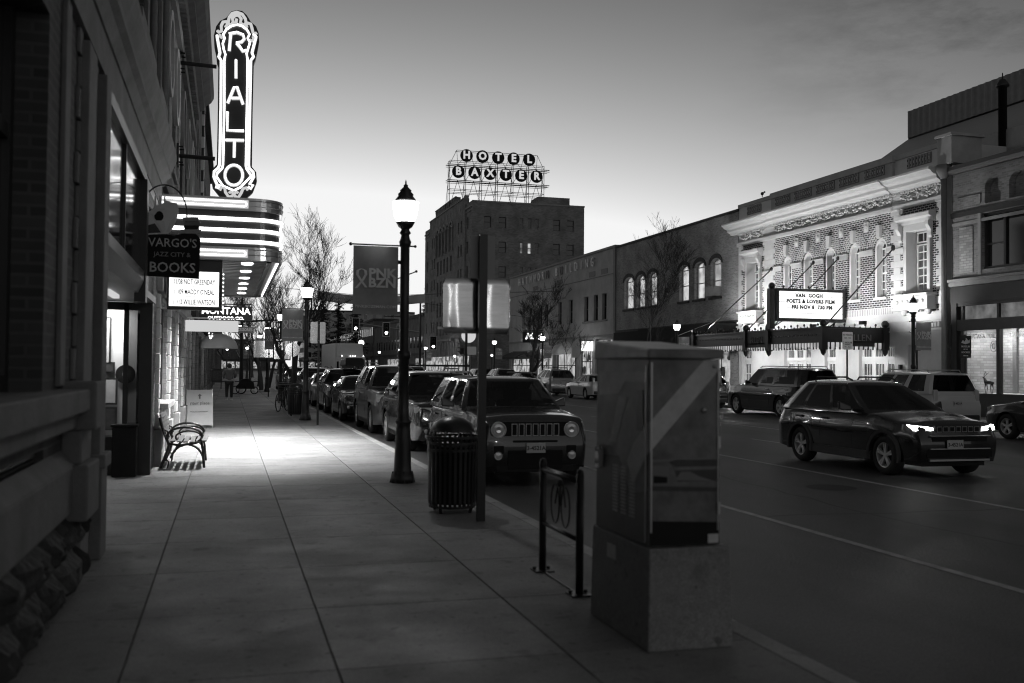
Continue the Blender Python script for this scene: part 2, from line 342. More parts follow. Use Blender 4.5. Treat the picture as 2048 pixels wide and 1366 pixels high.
_k = _n.nodes.new('ShaderNodeMapRange'); _k.inputs[1].default_value = .35; _k.inputs[2].default_value = .68; _k.inputs[3].default_value = .45; _k.inputs[4].default_value = 1.7; _n.links.new(_g.outputs[0], _k.inputs[0])
_w = _n.nodes.new('ShaderNodeTexWave'); _w.inputs['Scale'].default_value = .085; _w.inputs['Distortion'].default_value = 1.2; _w.bands_direction = 'X'; _n.links.new(_c.outputs['Object'], _w.inputs[0])
_j = _n.nodes.new('ShaderNodeMapRange'); _j.inputs[3].default_value = .78; _j.inputs[4].default_value = 1.15; _n.links.new(_w.outputs['Fac'], _j.inputs[0]); _u = _n.nodes.new('ShaderNodeMath'); _u.operation = 'MULTIPLY'; _n.links.new(_k.outputs[0], _u.inputs[0]); _n.links.new(_j.outputs[0], _u.inputs[1])
_x = _n.nodes.new('ShaderNodeMix'); _x.data_type = 'RGBA'; _x.blend_type = 'MULTIPLY'; _x.inputs[0].default_value = 1; _n.links.new(_r.outputs[0], _x.inputs[6]); _n.links.new(_u.outputs[0], _x.inputs[7]); _n.links.new(_x.outputs[2], _b.inputs['Base Color'])
mk('road_paint', .42, rough=.6, var=.35, scale=7)
gz = -.135
struct(MB().box(-1500, -400, -1.2, 1500, 1800, gz-.02).build('ground', 'ground_far'))
rd = MB(); rd.poly([(3.3, -20, -.13), (22.6, -20, -.13), (22.6, 96, -.13), (3.3, 96, -.13)])
rd.poly([(-60, 96, -.13), (90, 96, -.13), (90, 110, -.13), (-60, 110, -.13)])
rd.poly([(3.3, 110, -.13), (22.6, 110, -.13), (22.6, 420, -.13), (3.3, 420, -.13)])
struct(rd.build('road', 'asphalt'))
mk_ = MB(); z = -.126
def stripe(x, y0, y1, w=.1): mk_.poly([(x-w/2, y0, z), (x+w/2, y0, z), (x+w/2, y1, z), (x-w/2, y1, z)])
stripe(6.33, -10, 6.75+6); stripe(6.33, 13.4, 92, .09)
stripe(10.05, -10, 92, .1)
for k in range(14): stripe(13.2, 21+k*6, 23.4+k*6)
stripe(16.1, 20, 92, .1)
for k in range(9): stripe(20.0, 23.6+k*7, 24.4+k*7, .1)
for k in range(12):
    x = 4.1+k*1.6; mk_.poly([(x, 92.5, z), (x+.5, 92.5, z), (x+.5, 95.2, z), (x, 95.2, z)]); mk_.poly([(x, 111, z), (x+.5, 111, z), (x+.5, 113.6, z), (x, 113.6, z)])
struct(mk_.build('road_markings', 'road_paint'))
def sidewalk(xs, y0, y1, name, step=1.45, ox=0):
    mb = MB(); g = .009; n = int((y1-y0)/step)
    for a, b, gg in xs:
        for k in range(n):
            ya, yb = y0+k*step+.0055, y0+(k+1)*step-.0055
            mb.hexa([(a+gg, ya, -.12), (b-gg, ya, -.12), (b-gg, yb, -.12), (a+gg, yb, -.12), (a+gg, ya, 0), (b-gg, ya, 0), (b-gg, yb, 0), (a+gg, yb, 0)])
    struct(mb.build(name, 'concrete'))
    struct(MB().box(xs[0][0], y0, -.125, xs[-1][1], y1, -.012).build('pavement', 'joint'))
sidewalk([(-3.4, -.53, .006), (-.53, .61, .007), (.61, 1.95, .007), (1.95, 3.14, .006)], -6, 96, 'sidewalk')
sidewalk([(22.76, 24.2, .008), (24.2, 25.6, .008), (25.6, 28.2, .008)], 10, 96, 'sidewalk')
sidewalk([(-3.4, -.53, .011), (-.53, 3.14, .014)], 110, 190, 'sidewalk'); sidewalk([(22.76, 27.2, .01)], 110, 190, 'sidewalk')
for a, b in ((3.14, 3.3), (22.6, 22.76)):
    for y0, y1 in ((-6, 96), (110, 190)):
        mb = MB()
        for k in range(int((y1-y0)/3)): mb.box(a+.003, y0+k*3+.006, -.134, b, y0+k*3+2.994, .002)
        struct(mb.build('curb', 'curb_concrete', bevel=.012))

mb = MB(); random.seed(8)
def crack(x, y, dx, dy, n, w=.012, z=-.1275):
    for k in range(n):
        nx, ny = x+dx+random.uniform(-.12, .12), y+dy+random.uniform(-.1, .1); mb.poly([(x-w, y, z), (x+w, y, z), (nx+w, ny, z), (nx-w, ny, z)]); x, y = nx, ny
crack(8.2, 2, .02, .6, 90, .018); crack(14.6, 8, -.01, .6, 100, .016)
for x, y in ((6.4, 11), (6.4, 19), (6.4, 31)): 
    px = x
    for k in range(22): nx, ny = px+.6, y+random.uniform(-.12, .12); mb.poly([(px, y-.02, -.1275), (px, y+.02, -.1275), (nx, ny+.02, -.1275), (nx, ny-.02, -.1275)]); px, y = nx, ny
struct(mb.build('road_tar_seams', 'joint'))
mb = MB(); mb.lathe((9.0, 13.5, -.1262), [(.001, 0), (.38, 0)], 24); struct(mb.build('road_manhole_cover', 'plastic'))
# ================================================================ near building on the left
nb = thing('brick_building', 'dark brick building with stone trim, rough stone base and book shop entrance', 'building', (XL, 8, 0))
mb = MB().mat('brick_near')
wall(mb, FL, -6, 8.3, 1.45, 4.6, [(2.3, 7.0, 1.5, 3.95)], .3)           # big raised window bay
wall(mb, FL, -6, 8.3, .62, 1.2, [(4.6, 7.1, .78, 1.12)], .12)
wall(mb, FL, 16.55, 17.3, .0, 4.6, [], .2)
mb.poly([FL.p(8.3, 0), FL.p(9.3, 0), FL.p(9.3, 4.6), FL.p(8.3, 4.6)])
wall(mb, FL, -6, 17.3, 5.15, 13, [(0.5, 2.6, 5.75, 8.4), (4.2, 6.3, 5.75, 8.4), (8.9, 10.5, 5.75, 8.6), (12.2, 13.9, 5.75, 8.6), (15.3, 16.5, 5.75, 8.6)], .35)
mb.poly([(XL, 17.3, 0), (-9, 17.3, 0), (-9, 17.3, 13), (XL, 17.3, 13)]); mb.poly([(XL, -6, 0), (-9, -6, 0), (-9, -6, 13), (XL, -6, 13)])
mb.build('wall', None, nb)
struct_ = MB().box(-9, -6, 12.9, XL-.01, 17.3, 13.1).build('roof', 'roof', nb)
# rough stone base
random.seed(4)
mb = MB(); u = -3.
while u < 8.3:
    w = random.uniform(.5, 1.0)
    for v0, v1 in ((0, .3), (.31, .6)):
        e = min(u+w-.02, 8.3); rows = []
        for a in range(13):
            row = []
            for b in range(8):
                s_, t_ = a/12, b/7; bul = .13*min(1, 4*min(s_, 1-s_)+.05)*min(1, 3*min(t_, 1-t_)+.05)*random.uniform(.65, 1.1)
                row.append(FL.p(u+(e-u)*s_, v0+(v1-v0)*t_, .02+bul))
            rows.append(row)
        mb.grid(rows)
    u += w
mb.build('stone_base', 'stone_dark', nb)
mb = MB(); mb.fb(FL, -6, 8.3, .62, .95, .0, .1); mb.prism(Fr((XL, 0, 0), (1, 0, 0), (0, 1, 0)), [(0, .95), (.1, .95), (0, 1.06)], -6, 8.3)
mb.fb(FL, -6, 8.3, 1.22, 1.34, 0, .12); mb.fb(FL, -6, 8.3, 1.34, 1.5, 0, .2); mb.build('water_table', 'stone_near', nb, bevel=.012)
mb = MB(); mb.fb(FL, 4.6, 7.1, .78, 1.12, -.13, -.1)
for k in range(9): mb.fb(FL, 4.65, 7.05, .8+k*.035, .815+k*.035, -.1, -.04)
mb.build('vent_grille', 'dark_paint', nb)
# dark bay window and its brick jamb
w = MB()
w.fb(FL, 2.3, 7.0, 1.5, 1.6, -.28, -.2); w.fb(FL, 2.3, 2.4, 1.6, 3.95, -.28, -.2); w.fb(FL, 6.9, 7.0, 1.6, 3.95, -.28, -.2); w.fb(FL, 4.6, 4.7, 1.6, 3.95, -.28, -.2); w.fb(FL, 2.4, 6.9, 3.1, 3.2, -.275, -.21)
w = w.build('window', 'dark_paint', nb); MB().poly([FL.p(2.3, 1.5, -.25), FL.p(7, 1.5, -.25), FL.p(7, 3.95, -.25), FL.p(2.3, 3.95, -.25)]).build('pane', 'window_dark', w)
# pilaster with stone quoins, base and cap
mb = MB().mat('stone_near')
mb.fb(FL, 7.48, 7.7, 1.52, 4.25, 0, .035)
for k in range(11):
    a = .0 if k % 2 else .07
    mb.fb(FL, 8.22-a, 8.3, 1.56+k*.25, 1.56+k*.25+.235, .0, .03)
mb.build('quoin', None, nb, bevel=.008)
mb = MB(); mb.fb(FL, 7.75, 8.32, 1.2, 1.55, 0, .24); mb.fb(FL, 7.8, 8.32, .95, 1.2, 0, .14); mb.fb(FL, 7.7, 8.35, .55, .95, 0, .2); mb.build('pier_base', 'stone_near', nb, bevel=.015)
mb = MB(); mb.fb(FL, 8.3, 8.75, 0, 4.2, .0, .08); mb.fb(FL, 8.75, 9.25, 0, 4.25, 0, .03); mb.fb(FL, 9.25, 9.6, .8, 4.2, 0, .1); mb.fb(FL, 9.2, 9.65, .78, .9, 0, .15); mb.fb(FL, 9.22, 9.63, 0, .78, 0, .12)
mb.build('pilaster', 'stone_near', nb, bevel=.01)
# belt course and cornice over the ground floor
mb = MB(); P = Fr((XL, 0, 0), (1, 0, 0), (0, 1, 0))
mb.fb(FL, -6, 17.28, 4.25, 4.6, -.05, .06)
mb.prism(P, [(-.05, 4.6), (.08, 4.6), (.14, 4.72), (.2, 4.76), (.2, 4.84), (.24, 4.93), (.28, 5.04), (.28, 5.13), (.05, 5.2), (-.05, 5.2)], -6, 17.28)
mb.build('cornice', 'stone_near', nb)
mb = MB()
for a, b in ((3.9, 6.6), (8.6, 10.8), (11.9, 14.2), (15.0, 16.8)):
    mb.fb(FL, a, b, 5.5, 5.74, 0, .16); mb.fb(FL, a, a+.28, 5.74, 8.6, 0, .06); mb.fb(FL, b-.28, b, 5.74, 8.6, 0, .06); mb.fb(FL, a-.1, b+.1, 8.6, 8.95, 0, .12)
mb.build('window_trim', 'stone_near', nb, bevel=.01)
for a, b in ((.5, 2.6), (4.2, 6.3), (8.9, 10.5), (12.2, 13.9), (15.3, 16.5)): window(nb, FL, a, b, 5.76, 8.4 if a < 8 else 8.6, .3, .07, 1, 2, frame='dark_paint')
for y in (8.6, 11.4, 14.4, 17.0):
    mb = MB(); mb.lathe((XL+.09, y, 0), [(.02, 4.95), (.12, 5.0), (.15, 5.12), (.15, 5.2), (.11, 5.22)], 8)
    mb.tube([(XL+.09, y, 5.2), (XL+.09, y, 13)], .055, 8); mb.build('downpipe', 'stone_near', nb, smooth=True)
# shop front: transom glass, slanted hood, recessed entrance with lit display
mb = MB().mat('dark_paint')
mb.fb(FL, 9.6, 14.2, 4.12, 4.25, 0, .06); mb.fb(FL, 9.6, 14.2, 2.78, 2.9, 0, .07); mb.fb(FL, 13.9, 14.2, 2.5, 4.12, -.05, .09); mb.fb(FL, 9.6, 9.68, 2.9, 4.12, 0, .04)
mb.fb(FL, 11.75, 11.79, 2.9, 4.12, 0, .03)
mb.fb(FL, 14.2, 16.5, 4.12, 4.25, 0, .05); mb.fb(FL, 14.2, 16.5, 2.62, 2.72, 0, .05)
mb.fb(FL, 9.6, 10.2, .5, .6, -.08, .0)
mb.build('shop_frame', None, nb)
MB().poly([FL.p(9.68, 2.9, .0), FL.p(13.9, 2.9, .0), FL.p(13.9, 4.12, .0), FL.p(9.68, 4.12, .0)]).build('transom_glass', 'pane_reflect' if 'pane_reflect' in MAT else 'window_dark', nb)
MB().poly([FL.p(14.2, 2.72, .0), FL.p(16.5, 2.72, .0), FL.p(16.5, 4.12, .0), FL.p(14.2, 4.12, .0)]).build('transom_glass', 'window_dark', nb)
MB().prism(P, [(-.05, 2.62), (.0, 2.62), (.07, 2.78), (-.05, 2.78)], 9.6, 13.9).build('hood', 'wood', nb)
MB().fb(FL, 9.65, 10.2, 0, .5, -.1, -.005).build('bulkhead', 'stone_near', nb)
mb = MB().mat('white_paint')                                # lit display room and recess walls
mb.fb(FL, 9.6, 12.5, .0, 2.62, -3.05, -3.0); mb.fb(FL, 9.58, 9.64, .0, 2.62, -3, -.05)
mb.poly([(XL-3, 16.9, .1), (XL-.25, 16.9, .1), (XL-.25, 16.9, 2.9), (XL-3, 16.9, 2.9)])
mb.poly([(XL-3, 12.5, 0), (XL-3, 16.9, 0), (XL-3, 16.9, 2.9), (XL-3, 12.5, 2.9)])
mb.mat('wood').poly([(XL-3, 9.6, 2.63), (XL-.02, 9.6, 2.63), (XL-.02, 16.5, 2.63), (XL-3, 16.5, 2.63)])
mb.poly([(XL-3, 16.2, .55), (XL-.1, 16.2, .55), (XL-.1, 16.9, .55), (XL-3, 16.9, .55)])
mb.build('display_room', None, nb)
F2 = FY(16.15)
mb = MB(); mb.fb(F2, -1.53, -1.46, 0, 2.62, -.05, .03); mb.fb(F2, -3.2, -1.15, .5, .58, -.05, .03); mb.fb(F2, -1.3, -1.12, 0, 2.62, -.2, .04); mb.fb(F2, -3.2, -1.3, 2.5, 2.62, -.05, .03)
mb.fb(F2, -3.2, -1.53, 0, .5, -.04, 0); mb.build('door_frame', 'black_metal', nb)
MB().fb(F2, -1.46, -1.3, 0, .62, -.05, .02).build('bulkhead', 'stone_near', nb)
MB().poly([F2.p(-3.2, .58), F2.p(-1.53, .58), F2.p(-1.53, 2.5), F2.p(-3.2, 2.5)]).build('display_glass', 'glass', nb)
MB().poly([F2.p(-1.46, .62), F2.p(-1.3, .62), F2.p(-1.3, 2.5), F2.p(-1.46, 2.5)]).build('display_glass', 'dark_glass', nb)
def poster(nm, label, x, z, w, h, mat, y=16.84):
    o = MB().box(x-w/2, y, z-h/2, x+w/2, y+.03, z+h/2).build(nm, 'dark_paint'); tag(o, label, 'poster'); pp = MB().box(x-w/2+.03, y-.012, z-h/2+.03, x+w/2-.03, y+.001, z+h/2-.03).build('print', mat, o); return o
poster('framed_poster', 'tall narrow framed poster high on the white wall inside the book shop entrance', -1.88, 2.05, .2, .75, 'paper')
poster('framed_poster', 'small dark framed print below the tall poster inside the book shop', -1.84, 1.62, .24, .18, 'poster_dark')
poster('poster', 'pale poster with a dark head and shoulders in the book shop display', -1.82, 1.25, .3, .42, 'paper', 16.8)
o = poster('poster', 'dark portrait record sleeve lowest in the lit book shop display', -1.8, .82, .26, .36, 'poster_dark', 16.78)
r = MB().lathe((-1.56, 16.85, 1.52), [(.001, -.006), (.15, -.006), (.15, .0), (.001, .0)], 24, 'Y').build('vinyl_record', 'paint_black'); tag(r, 'black vinyl record hung on the white wall inside the book shop', 'record')
MB().lathe((-1.56, 16.85, 1.52), [(.001, -.008), (.05, -.008), (.05, -.0065)], 16, 'Y').build('record_label', 'mid_grey', r)
light('ceiling_lamp', 'AREA', (-1.8, 16.5, 2.6), 34, nb, .4, aim=(-2.1, 16.75, 0)); light('ceiling_lamp', 'AREA', (-2.2, 12.5, 2.6), 10, nb, .6, aim=(-1.9, 11, 0))
ft = MB().box(-1.5, 13.2, 2.56, -1.42, 14.3, 2.61).build('tube_lamp', 'neon_soft', nb)
bx = thing('planter_box', 'tall black square box standing in the book shop entrance', 'planter', (-1.47, 16.0, 0))
mb = MB(); mb.box(-1.64, 15.85, 0, -1.3, 16.1, .74); mb.box(-1.66, 15.83, .74, -1.28, 16.12, .78); mb.build('box', 'black_matte', bx, bevel=.01)
# hanging book shop sign
hs = thing('hanging_sign', 'dark hanging book shop sign with painted illustration under an arched iron hoop', 'shop sign', (-.75, 14.2, 2.85))
F3 = FY(14.2)
mb = MB(); mb.prism(F3, [(-1.1, 2.87), (-.4, 2.85), (-.39, 3.4), (-.45, 3.46), (-.62, 3.46), (-.72, 3.42), (-1.09, 3.42)], -.02, .02); mb.build('board', 'black_matte', hs)
mb = MB().mat('banner_light')
heart = [(-1.08, 3.42), (-1.1, 3.55), (-1.06, 3.72), (-.98, 3.82), (-.9, 3.84), (-.84, 3.9), (-.78, 3.88), (-.7, 3.87), (-.68, 3.78), (-.7, 3.66), (-.74, 3.55), (-.8, 3.45)]
mb.prism(F3, heart, -.015, .015)
for x in (-.98, -.92, -.86): mb.prism(F3, [(x-.015, 3.8), (x+.015, 3.8), (x+.01, 3.95), (x-.01, 3.95)], -.012, .012)
mb.mat('black_matte'); mb.prism(F3, [(-.93+.06*math.cos(a*.52), 3.68+.07*math.sin(a*.52)) for a in range(12)], .016, .022)
mb.mat('white_paint'); mb.prism(F3, [(-.98, 3.62), (-.88, 3.46), (-.84, 3.5), (-.86, 3.62)], .016, .024)
mb.prism(F3, [(-1.03, 3.7), (-.97, 3.78), (-.86, 3.8), (-.86, 3.77), (-.95, 3.74), (-1.0, 3.67)], .016, .024)
mb.prism(F3, [(-.83, 3.47), (-.79, 3.47), (-.71, 3.62), (-.73, 3.68), (-.79, 3.6)], .016, .024)
mb.mat('dark_paint').prism(F3, [(-1.09, 3.44), (-1.1, 3.54), (-.98, 3.58), (-.9, 3.46)], .016, .02)
mb.build('illustration', None, hs)
mb = MB()
for k, (a, b, m_) in enumerate(((-.62, -.42, 'banner'), (-.6, -.4, 'mid_grey'), (-.6, -.41, 'cloth_dark'), (-.65, -.38, 'banner'))):
    mb.mat(m_); z0 = 3.63-k*.055; mb.hexa([F3.p(a, z0, -.03), F3.p(b, z0+.01, -.03), F3.p(b, z0+.01, .03), F3.p(a, z0, .03), F3.p(a, z0+.048, -.03), F3.p(b, z0+.058, -.03), F3.p(b, z0+.058, .03), F3.p(a, z0+.048, .03)])
mb.build('book_stack', None, hs)
text('lettering', "VARGO'S", .165, 'terracotta', hs, (-.745, 14.175, 3.32), depth=.003, sx=.93, bold=.001)
text('lettering', "JAZZ CITY &", .085, 'banner', hs, (-.75, 14.175, 3.165), depth=.003)
text('lettering', "BOOKS", .19, 'terracotta', hs, (-.745, 14.175, 2.985), depth=.003, sx=.95, bold=.002)
mb = MB(); mb.tube([(-1.14, 14.22, 2.6), (-1.14, 14.22, 3.75)], .02, 6)
mb.tube([F3.p(-.86+.29*math.cos(R(180-9*k)), 3.72+.39*math.sin(R(180-9*k))) for k in range(24)], .011, 6)
mb.tube([F3.p(-1.13, 3.42), F3.p(-.5, 3.44)], .01, 6); mb.build('bracket', 'black_metal', hs)
# ================================================================ theatre on the left with marquee and blade sign
CAMM = cam.matrix_world.copy()
def at_y(px, py, Y):                                   # point of the plane y = Y seen at a photo pixel (measuring aid)
    k = 36/2048/35; d = CAMM.to_3x3() @ Vector(((px-1024)*k, (683-py)*k, -1)); c = CAMM.translation
    return c + d*((Y-c.y)/d.y)
th = thing('theatre_building', 'pale brick theatre with quoins and deep cornice behind the neon blade sign', 'building', (XL, 25, 0))
mb = MB().mat('brick_tan')
UP = [(18.6, 19.9, 5.6, 7.4), (20.9, 22.2, 5.6, 7.4), (24.2, 25.5, 5.6, 7.4), (27.0, 28.3, 5.6, 7.4), (29.6, 30.9, 5.6, 7.4)]
LO = [(18.5, 20.4, 1.0, 2.75), (21.0, 23.4, 0, 2.7), (24.2, 26.6, 0, 2.7), (28.4, 31.6, .6, 2.9)]
wall(mb, FL, 17.3, 33, 0, 10.2, UP+LO, .28)
mb.poly([(XL, 33, 0), (-9, 33, 0), (-9, 33, 10.2), (XL, 33, 10.2)]); mb.poly([(XL, 17.3, 8), (-9, 17.3, 8), (-9, 17.3, 10.2), (XL, 17.3, 10.2)])
mb.build('wall', None, th); MB().box(-9, 17.3, 10.1, XL-.01, 33, 10.2).build('roof', 'roof', th)
mb = MB(); mb.prism(P, [(-.05, 9.6), (.1, 9.6), (.16, 9.75), (.3, 9.8), (.3, 9.9), (.5, 10.05), (.58, 10.2), (.58, 10.38), (-.05, 10.45)], 17.32, 33.1)
mb.fb(FL, 17.3, 33, 8.5, 8.8, 0, .1); mb.fb(FL, 17.3, 33, 4.75, 5.0, 0, .08)
for k in range(52): mb.fb(FL, 17.5+k*.3, 17.62+k*.3, 9.44, 9.6, 0, .14)
mb.build('cornice', 'stone', th)
for yb in (17.45, 23.2, 32.6):
    mb = MB()
    for k in range(24):
        a = .22 if k % 2 else .34; mb.fb(FL, yb-.12, yb+a, 5.02+k*.145, 5.02+k*.145+.13, 0, .035)
    mb.build('quoin', 'terracotta', th)
for yb in (17.4, 20.55, 23.55, 26.8, 27.9, 31.8):
    mb = MB()
    for k in range(9):
        a = .26 if k % 2 else .4; mb.fb(FL, yb, yb+a, .62+k*.25, .62+k*.25+.23, 0, .06)
    mb.build('quoin', 'terracotta', th, bevel=.008)
mb = MB()
for yb in (17.36, 20.5, 23.5, 26.75, 27.85, 31.75): mb.fb(FL, yb, yb+.5, 0, .6, 0, .12)
mb.fb(FL, 17.3, 33, 2.9, 3.12, 0, .1); mb.fb(FL, 18.4, 20.5, .9, 1.0, -.02, .16); mb.build('stone_trim', 'stone', th, bevel=.01)
for i, o in enumerate(UP):
    window(th, FL, *o, .28, .06, 1, 2, frame='white_paint', sill='stone', arch=0)
    m2 = MB(); m2.lathe((XL+.02, (o[0]+o[1])/2, 7.4), [(.62, -.02), (.62, .06), (.78, .06), (.78, -.02)], 28, 'X'); m2.build('arch_trim', 'terracotta', th)
window(th, FL, *LO[0], .2, .06, 2, 1, pane='window_dim', frame='grey_paint')
mb = MB()
for k in range(9): mb.tube([FL.p(18.6+k*.22, 1.02, -.08), FL.p(18.6+k*.22, 2.73, -.08)], .012, 5)
mb.build('window_bars', 'black_metal', th)
for o in LO[1:3]:
    d_ = MB(); u0, u1, v0, v1 = o
    for a in (u0, (u0+u1)/2-.04, u1-.08): d_.fb(FL, a, a+.08, 0, v1, -.28, -.2)
    d_.fb(FL, u0, u1, v1-.5, v1-.42, -.28, -.21); d_.fb(FL, u0, u1, 0, .3, -.275, -.22); d_ = d_.build('door', 'dark_paint', th)
    MB().poly([FL.p(u0, .3, -.25), FL.p(u1, .3, -.25), FL.p(u1, v1, -.25), FL.p(u0, v1, -.25)]).build('pane', 'window_dim', d_)
    MB().tube([FL.p((u0+u1)/2-.1, .95, -.16), FL.p((u0+u1)/2-.1, 1.25, -.16)], .015, 6).build('handle', 'chrome', d_)
window(th, FL, *LO[3], .2, .07, 2, 1, pane='shop_far', frame='dark_paint')
# ---- marquee
mq = thing('marquee', 'theatre canopy with rounded corner, chrome bands and rows of glowing white neon tubes', 'marquee', (XL, 22, 3.5))
x0, x1, y0, y1, rr = XL+.01, .83, 17.5, 27.0, .42
def outline(off, n=8):
    pts = [(x0, y0-off)]; pts += [(x1-rr+(rr+off)*math.sin(R(90*k/n)), y0+rr-(rr+off)*math.cos(R(90*k/n))) for k in range(n+1)]
    pts += [(x1-rr+(rr+off)*math.cos(R(90*k/n)), y1-rr+(rr+off)*math.sin(R(90*k/n))) for k in range(n+1)]; return pts+[(x0, y1+off)]
def band(mb, za, zb, o0, o1=None):
    a = outline(o0); b = outline(o1 if o1 is not None else o0); mb.grid([[(x, y, za) for x, y in a], [(x, y, zb) for x, y in b]])
mb = MB().mat('black_metal'); band(mb, 3.5, 4.5, 0)
mb.poly([(x, y, 4.5) for x, y in outline(0)]); mb.build('fascia', None, mq, smooth=False)
mb = MB()
for z0, z1 in ((4.30, 4.52), (3.46, 3.68)):
    band(mb, z0, z0, 0, .05); band(mb, z0, z1, .05); band(mb, z1, z1, .05, 0)
for z in (4.47, 4.38, 3.64, 3.55): band(mb, z-.008, z, .05, .065); band(mb, z, z+.008, .065, .05)
mb.build('chrome_band', 'steel', mq, smooth=False)
def neon_path(z, off, xa, wrap=True):
    pts = outline(off); pts[0] = (xa, pts[0][1]); return [(x, y, z) for x, y in pts]
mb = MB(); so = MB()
for z in (4.17, 3.98, 3.79):
    mb.tube(neon_path(z, .05, -1.1), .016, 6); mb.tube(neon_path(z-.035, .05, -1.1), .012, 6)
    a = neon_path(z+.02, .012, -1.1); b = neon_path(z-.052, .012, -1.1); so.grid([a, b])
mb.build('neon_tube', 'neon', mq); so.build('neon_glow_channel', 'neon_soft', mq)  # channel strips emit, imitating the tubes' light on white paint
for zc in (4.41, 3.57):
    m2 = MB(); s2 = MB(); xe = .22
    m2.tube([(-1.1, y0-.08, zc+.038), (xe, y0-.08, zc+.038)]+[(xe+.038*math.sin(R(30*k)), y0-.08, zc+.038*math.cos(R(30*k))) for k in range(1, 6)]+[(xe, y0-.08, zc-.038), (-1.1, y0-.08, zc-.038)], .015, 6)
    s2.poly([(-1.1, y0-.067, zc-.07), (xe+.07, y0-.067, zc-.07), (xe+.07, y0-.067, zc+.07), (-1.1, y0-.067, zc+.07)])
    m2.build('neon_tube', 'neon', mq); s2.build('neon_glow_channel', 'neon_soft', mq)  # backing strip emits too, in place of light from the tube
mb = MB().mat('steel'); o_ = outline(-.02)
mb.poly([(x, y, 3.5) for x, y in o_]); mb.mat('chrome')
for k in range(30): mb.box(-.2, y0+.25+k*.31, 3.485, .62, y0+.29+k*.31, 3.499)
mb.mat('dark_paint').box(.62, y0+.3, 3.46, .7, y1-.3, 3.5); mb.build('soffit', None, mq)
for k in range(6):
    y = 18.3+k*1.5
    MB().lathe((.3, y, 3.47), [(.001, 0), (.09, 0), (.1, .015), (.1, .03)], 16).build('soffit_lamp', 'bulb_lit', mq)
for k in range(5): light('soffit_light', 'SPOT', (.25, 18.75+k*1.5, 3.44), 680, mq, .12, spot=118, aim=(.2, 18.75+k*1.5, 0))
m2 = MB()
for k in range(60): m2.ball((x1-.02, y0+.5+k*.145, 3.47), .02, 4)
m2.build('bulb_row', 'neon', mq)
# reader board under the marquee
rb = thing('reader_board', 'glowing white theatre reader board with black changeable letters under the marquee', 'sign', (-.55, 17.6, 2.65))
mb = MB(); mb.box(-1.0, 17.62, 2.62, -.12, 18.1, 3.46); mb.box(-1.0, 17.56, 2.6, -.12, 17.62, 2.66); mb.box(-1.0, 17.56, 3.25, -.12, 17.62, 3.3); mb.box(-.17, 17.56, 2.66, -.12, 17.62, 3.25); mb.box(-1.0, 17.56, 2.66, -.97, 17.62, 3.25)
mb.build('box', 'black_metal', rb); MB().box(-.97, 17.59, 2.66, -.17, 17.605, 3.25).build('lit_panel', 'board_lit', rb)
mb = MB()
for z in (3.07, 2.9, 2.73): mb.box(-.97, 17.582, z-.075, -.17, 17.589, z-.07)
mb.build('rail', 'grey_paint', rb)
for i, s in enumerate(("11/08 NOT GREENDAY", "11/09 MADDY O'NEAL", "11/12 WILLIE WATSON")): text('letters', s, .12, 'black_matte', rb, (-.57, 17.58, 3.07-.17*i), depth=.003, sx=.55, bold=.002)
mb = MB()
for k in range(9): mb.ball((-.1, 17.6, 2.66+k*.07), .014, 4)
mb.build('bulb_row', 'neon', rb)
# ---- blade sign
bs = thing('blade_sign', 'tall ornate neon RIALTO sign projecting over the sidewalk above the marquee', 'neon sign', (.08, 22.8, 5.3))
def S(x, y): p = at_y(400+x/3.252, y/3.252, 22.7); return (p.x, p.z)
Lft = [(240, 65), (205, 72), (170, 115), (130, 135), (105, 170), (90, 230), (93, 290), (105, 345), (110, 395), (119, 420), (116, 700), (109, 1070), (80, 1098), (70, 1150), (82, 1215), (120, 1262), (165, 1292), (215, 1306)]
Rgt = [(262, 1300), (305, 1283), (345, 1245), (370, 1180), (366, 1120), (338, 1085), (343, 700), (350, 410), (362, 385), (374, 330), (385, 270), (382, 215), (365, 170), (330, 140), (305, 98), (275, 70)]
FB = FY(22.8)
MB().prism(FB, [S(*p) for p in Lft+Rgt], -.16, .09).build('cabinet', 'black_metal', bs)
def inset(pts, k, c=(228, 680)): return [(c[0]+(x-c[0])*k, y) for x, y in pts]
inner = [(238, 162), (205, 170), (170, 195), (152, 225), (160, 250), (148, 285), (155, 325), (165, 355), (158, 395), (158, 700), (150, 1070), (145, 1095), (112, 1130), (108, 1150), (150, 1210), (215, 1238)]
innr = [(225, 1238), (265, 1218), (330, 1150), (330, 1140), (303, 1100), (298, 1080), (305, 700), (310, 395), (303, 350), (312, 320), (325, 280), (310, 250), (322, 225), (305, 195), (272, 170), (242, 162)]
outl = [(110, 230), (120, 290), (130, 345), (122, 370), (138, 395), (136, 700), (128, 1070), (120, 1092), (92, 1118), (90, 1150), (110, 1200), (128, 1208), (120, 1222), (100, 1215)]
outr = [(312, 1215), (330, 1228), (345, 1205), (322, 1200), (350, 1150), (345, 1120), (320, 1095), (316, 1070), (324, 700), (330, 395), (348, 370), (338, 345), (352, 290), (365, 240), (345, 225)]
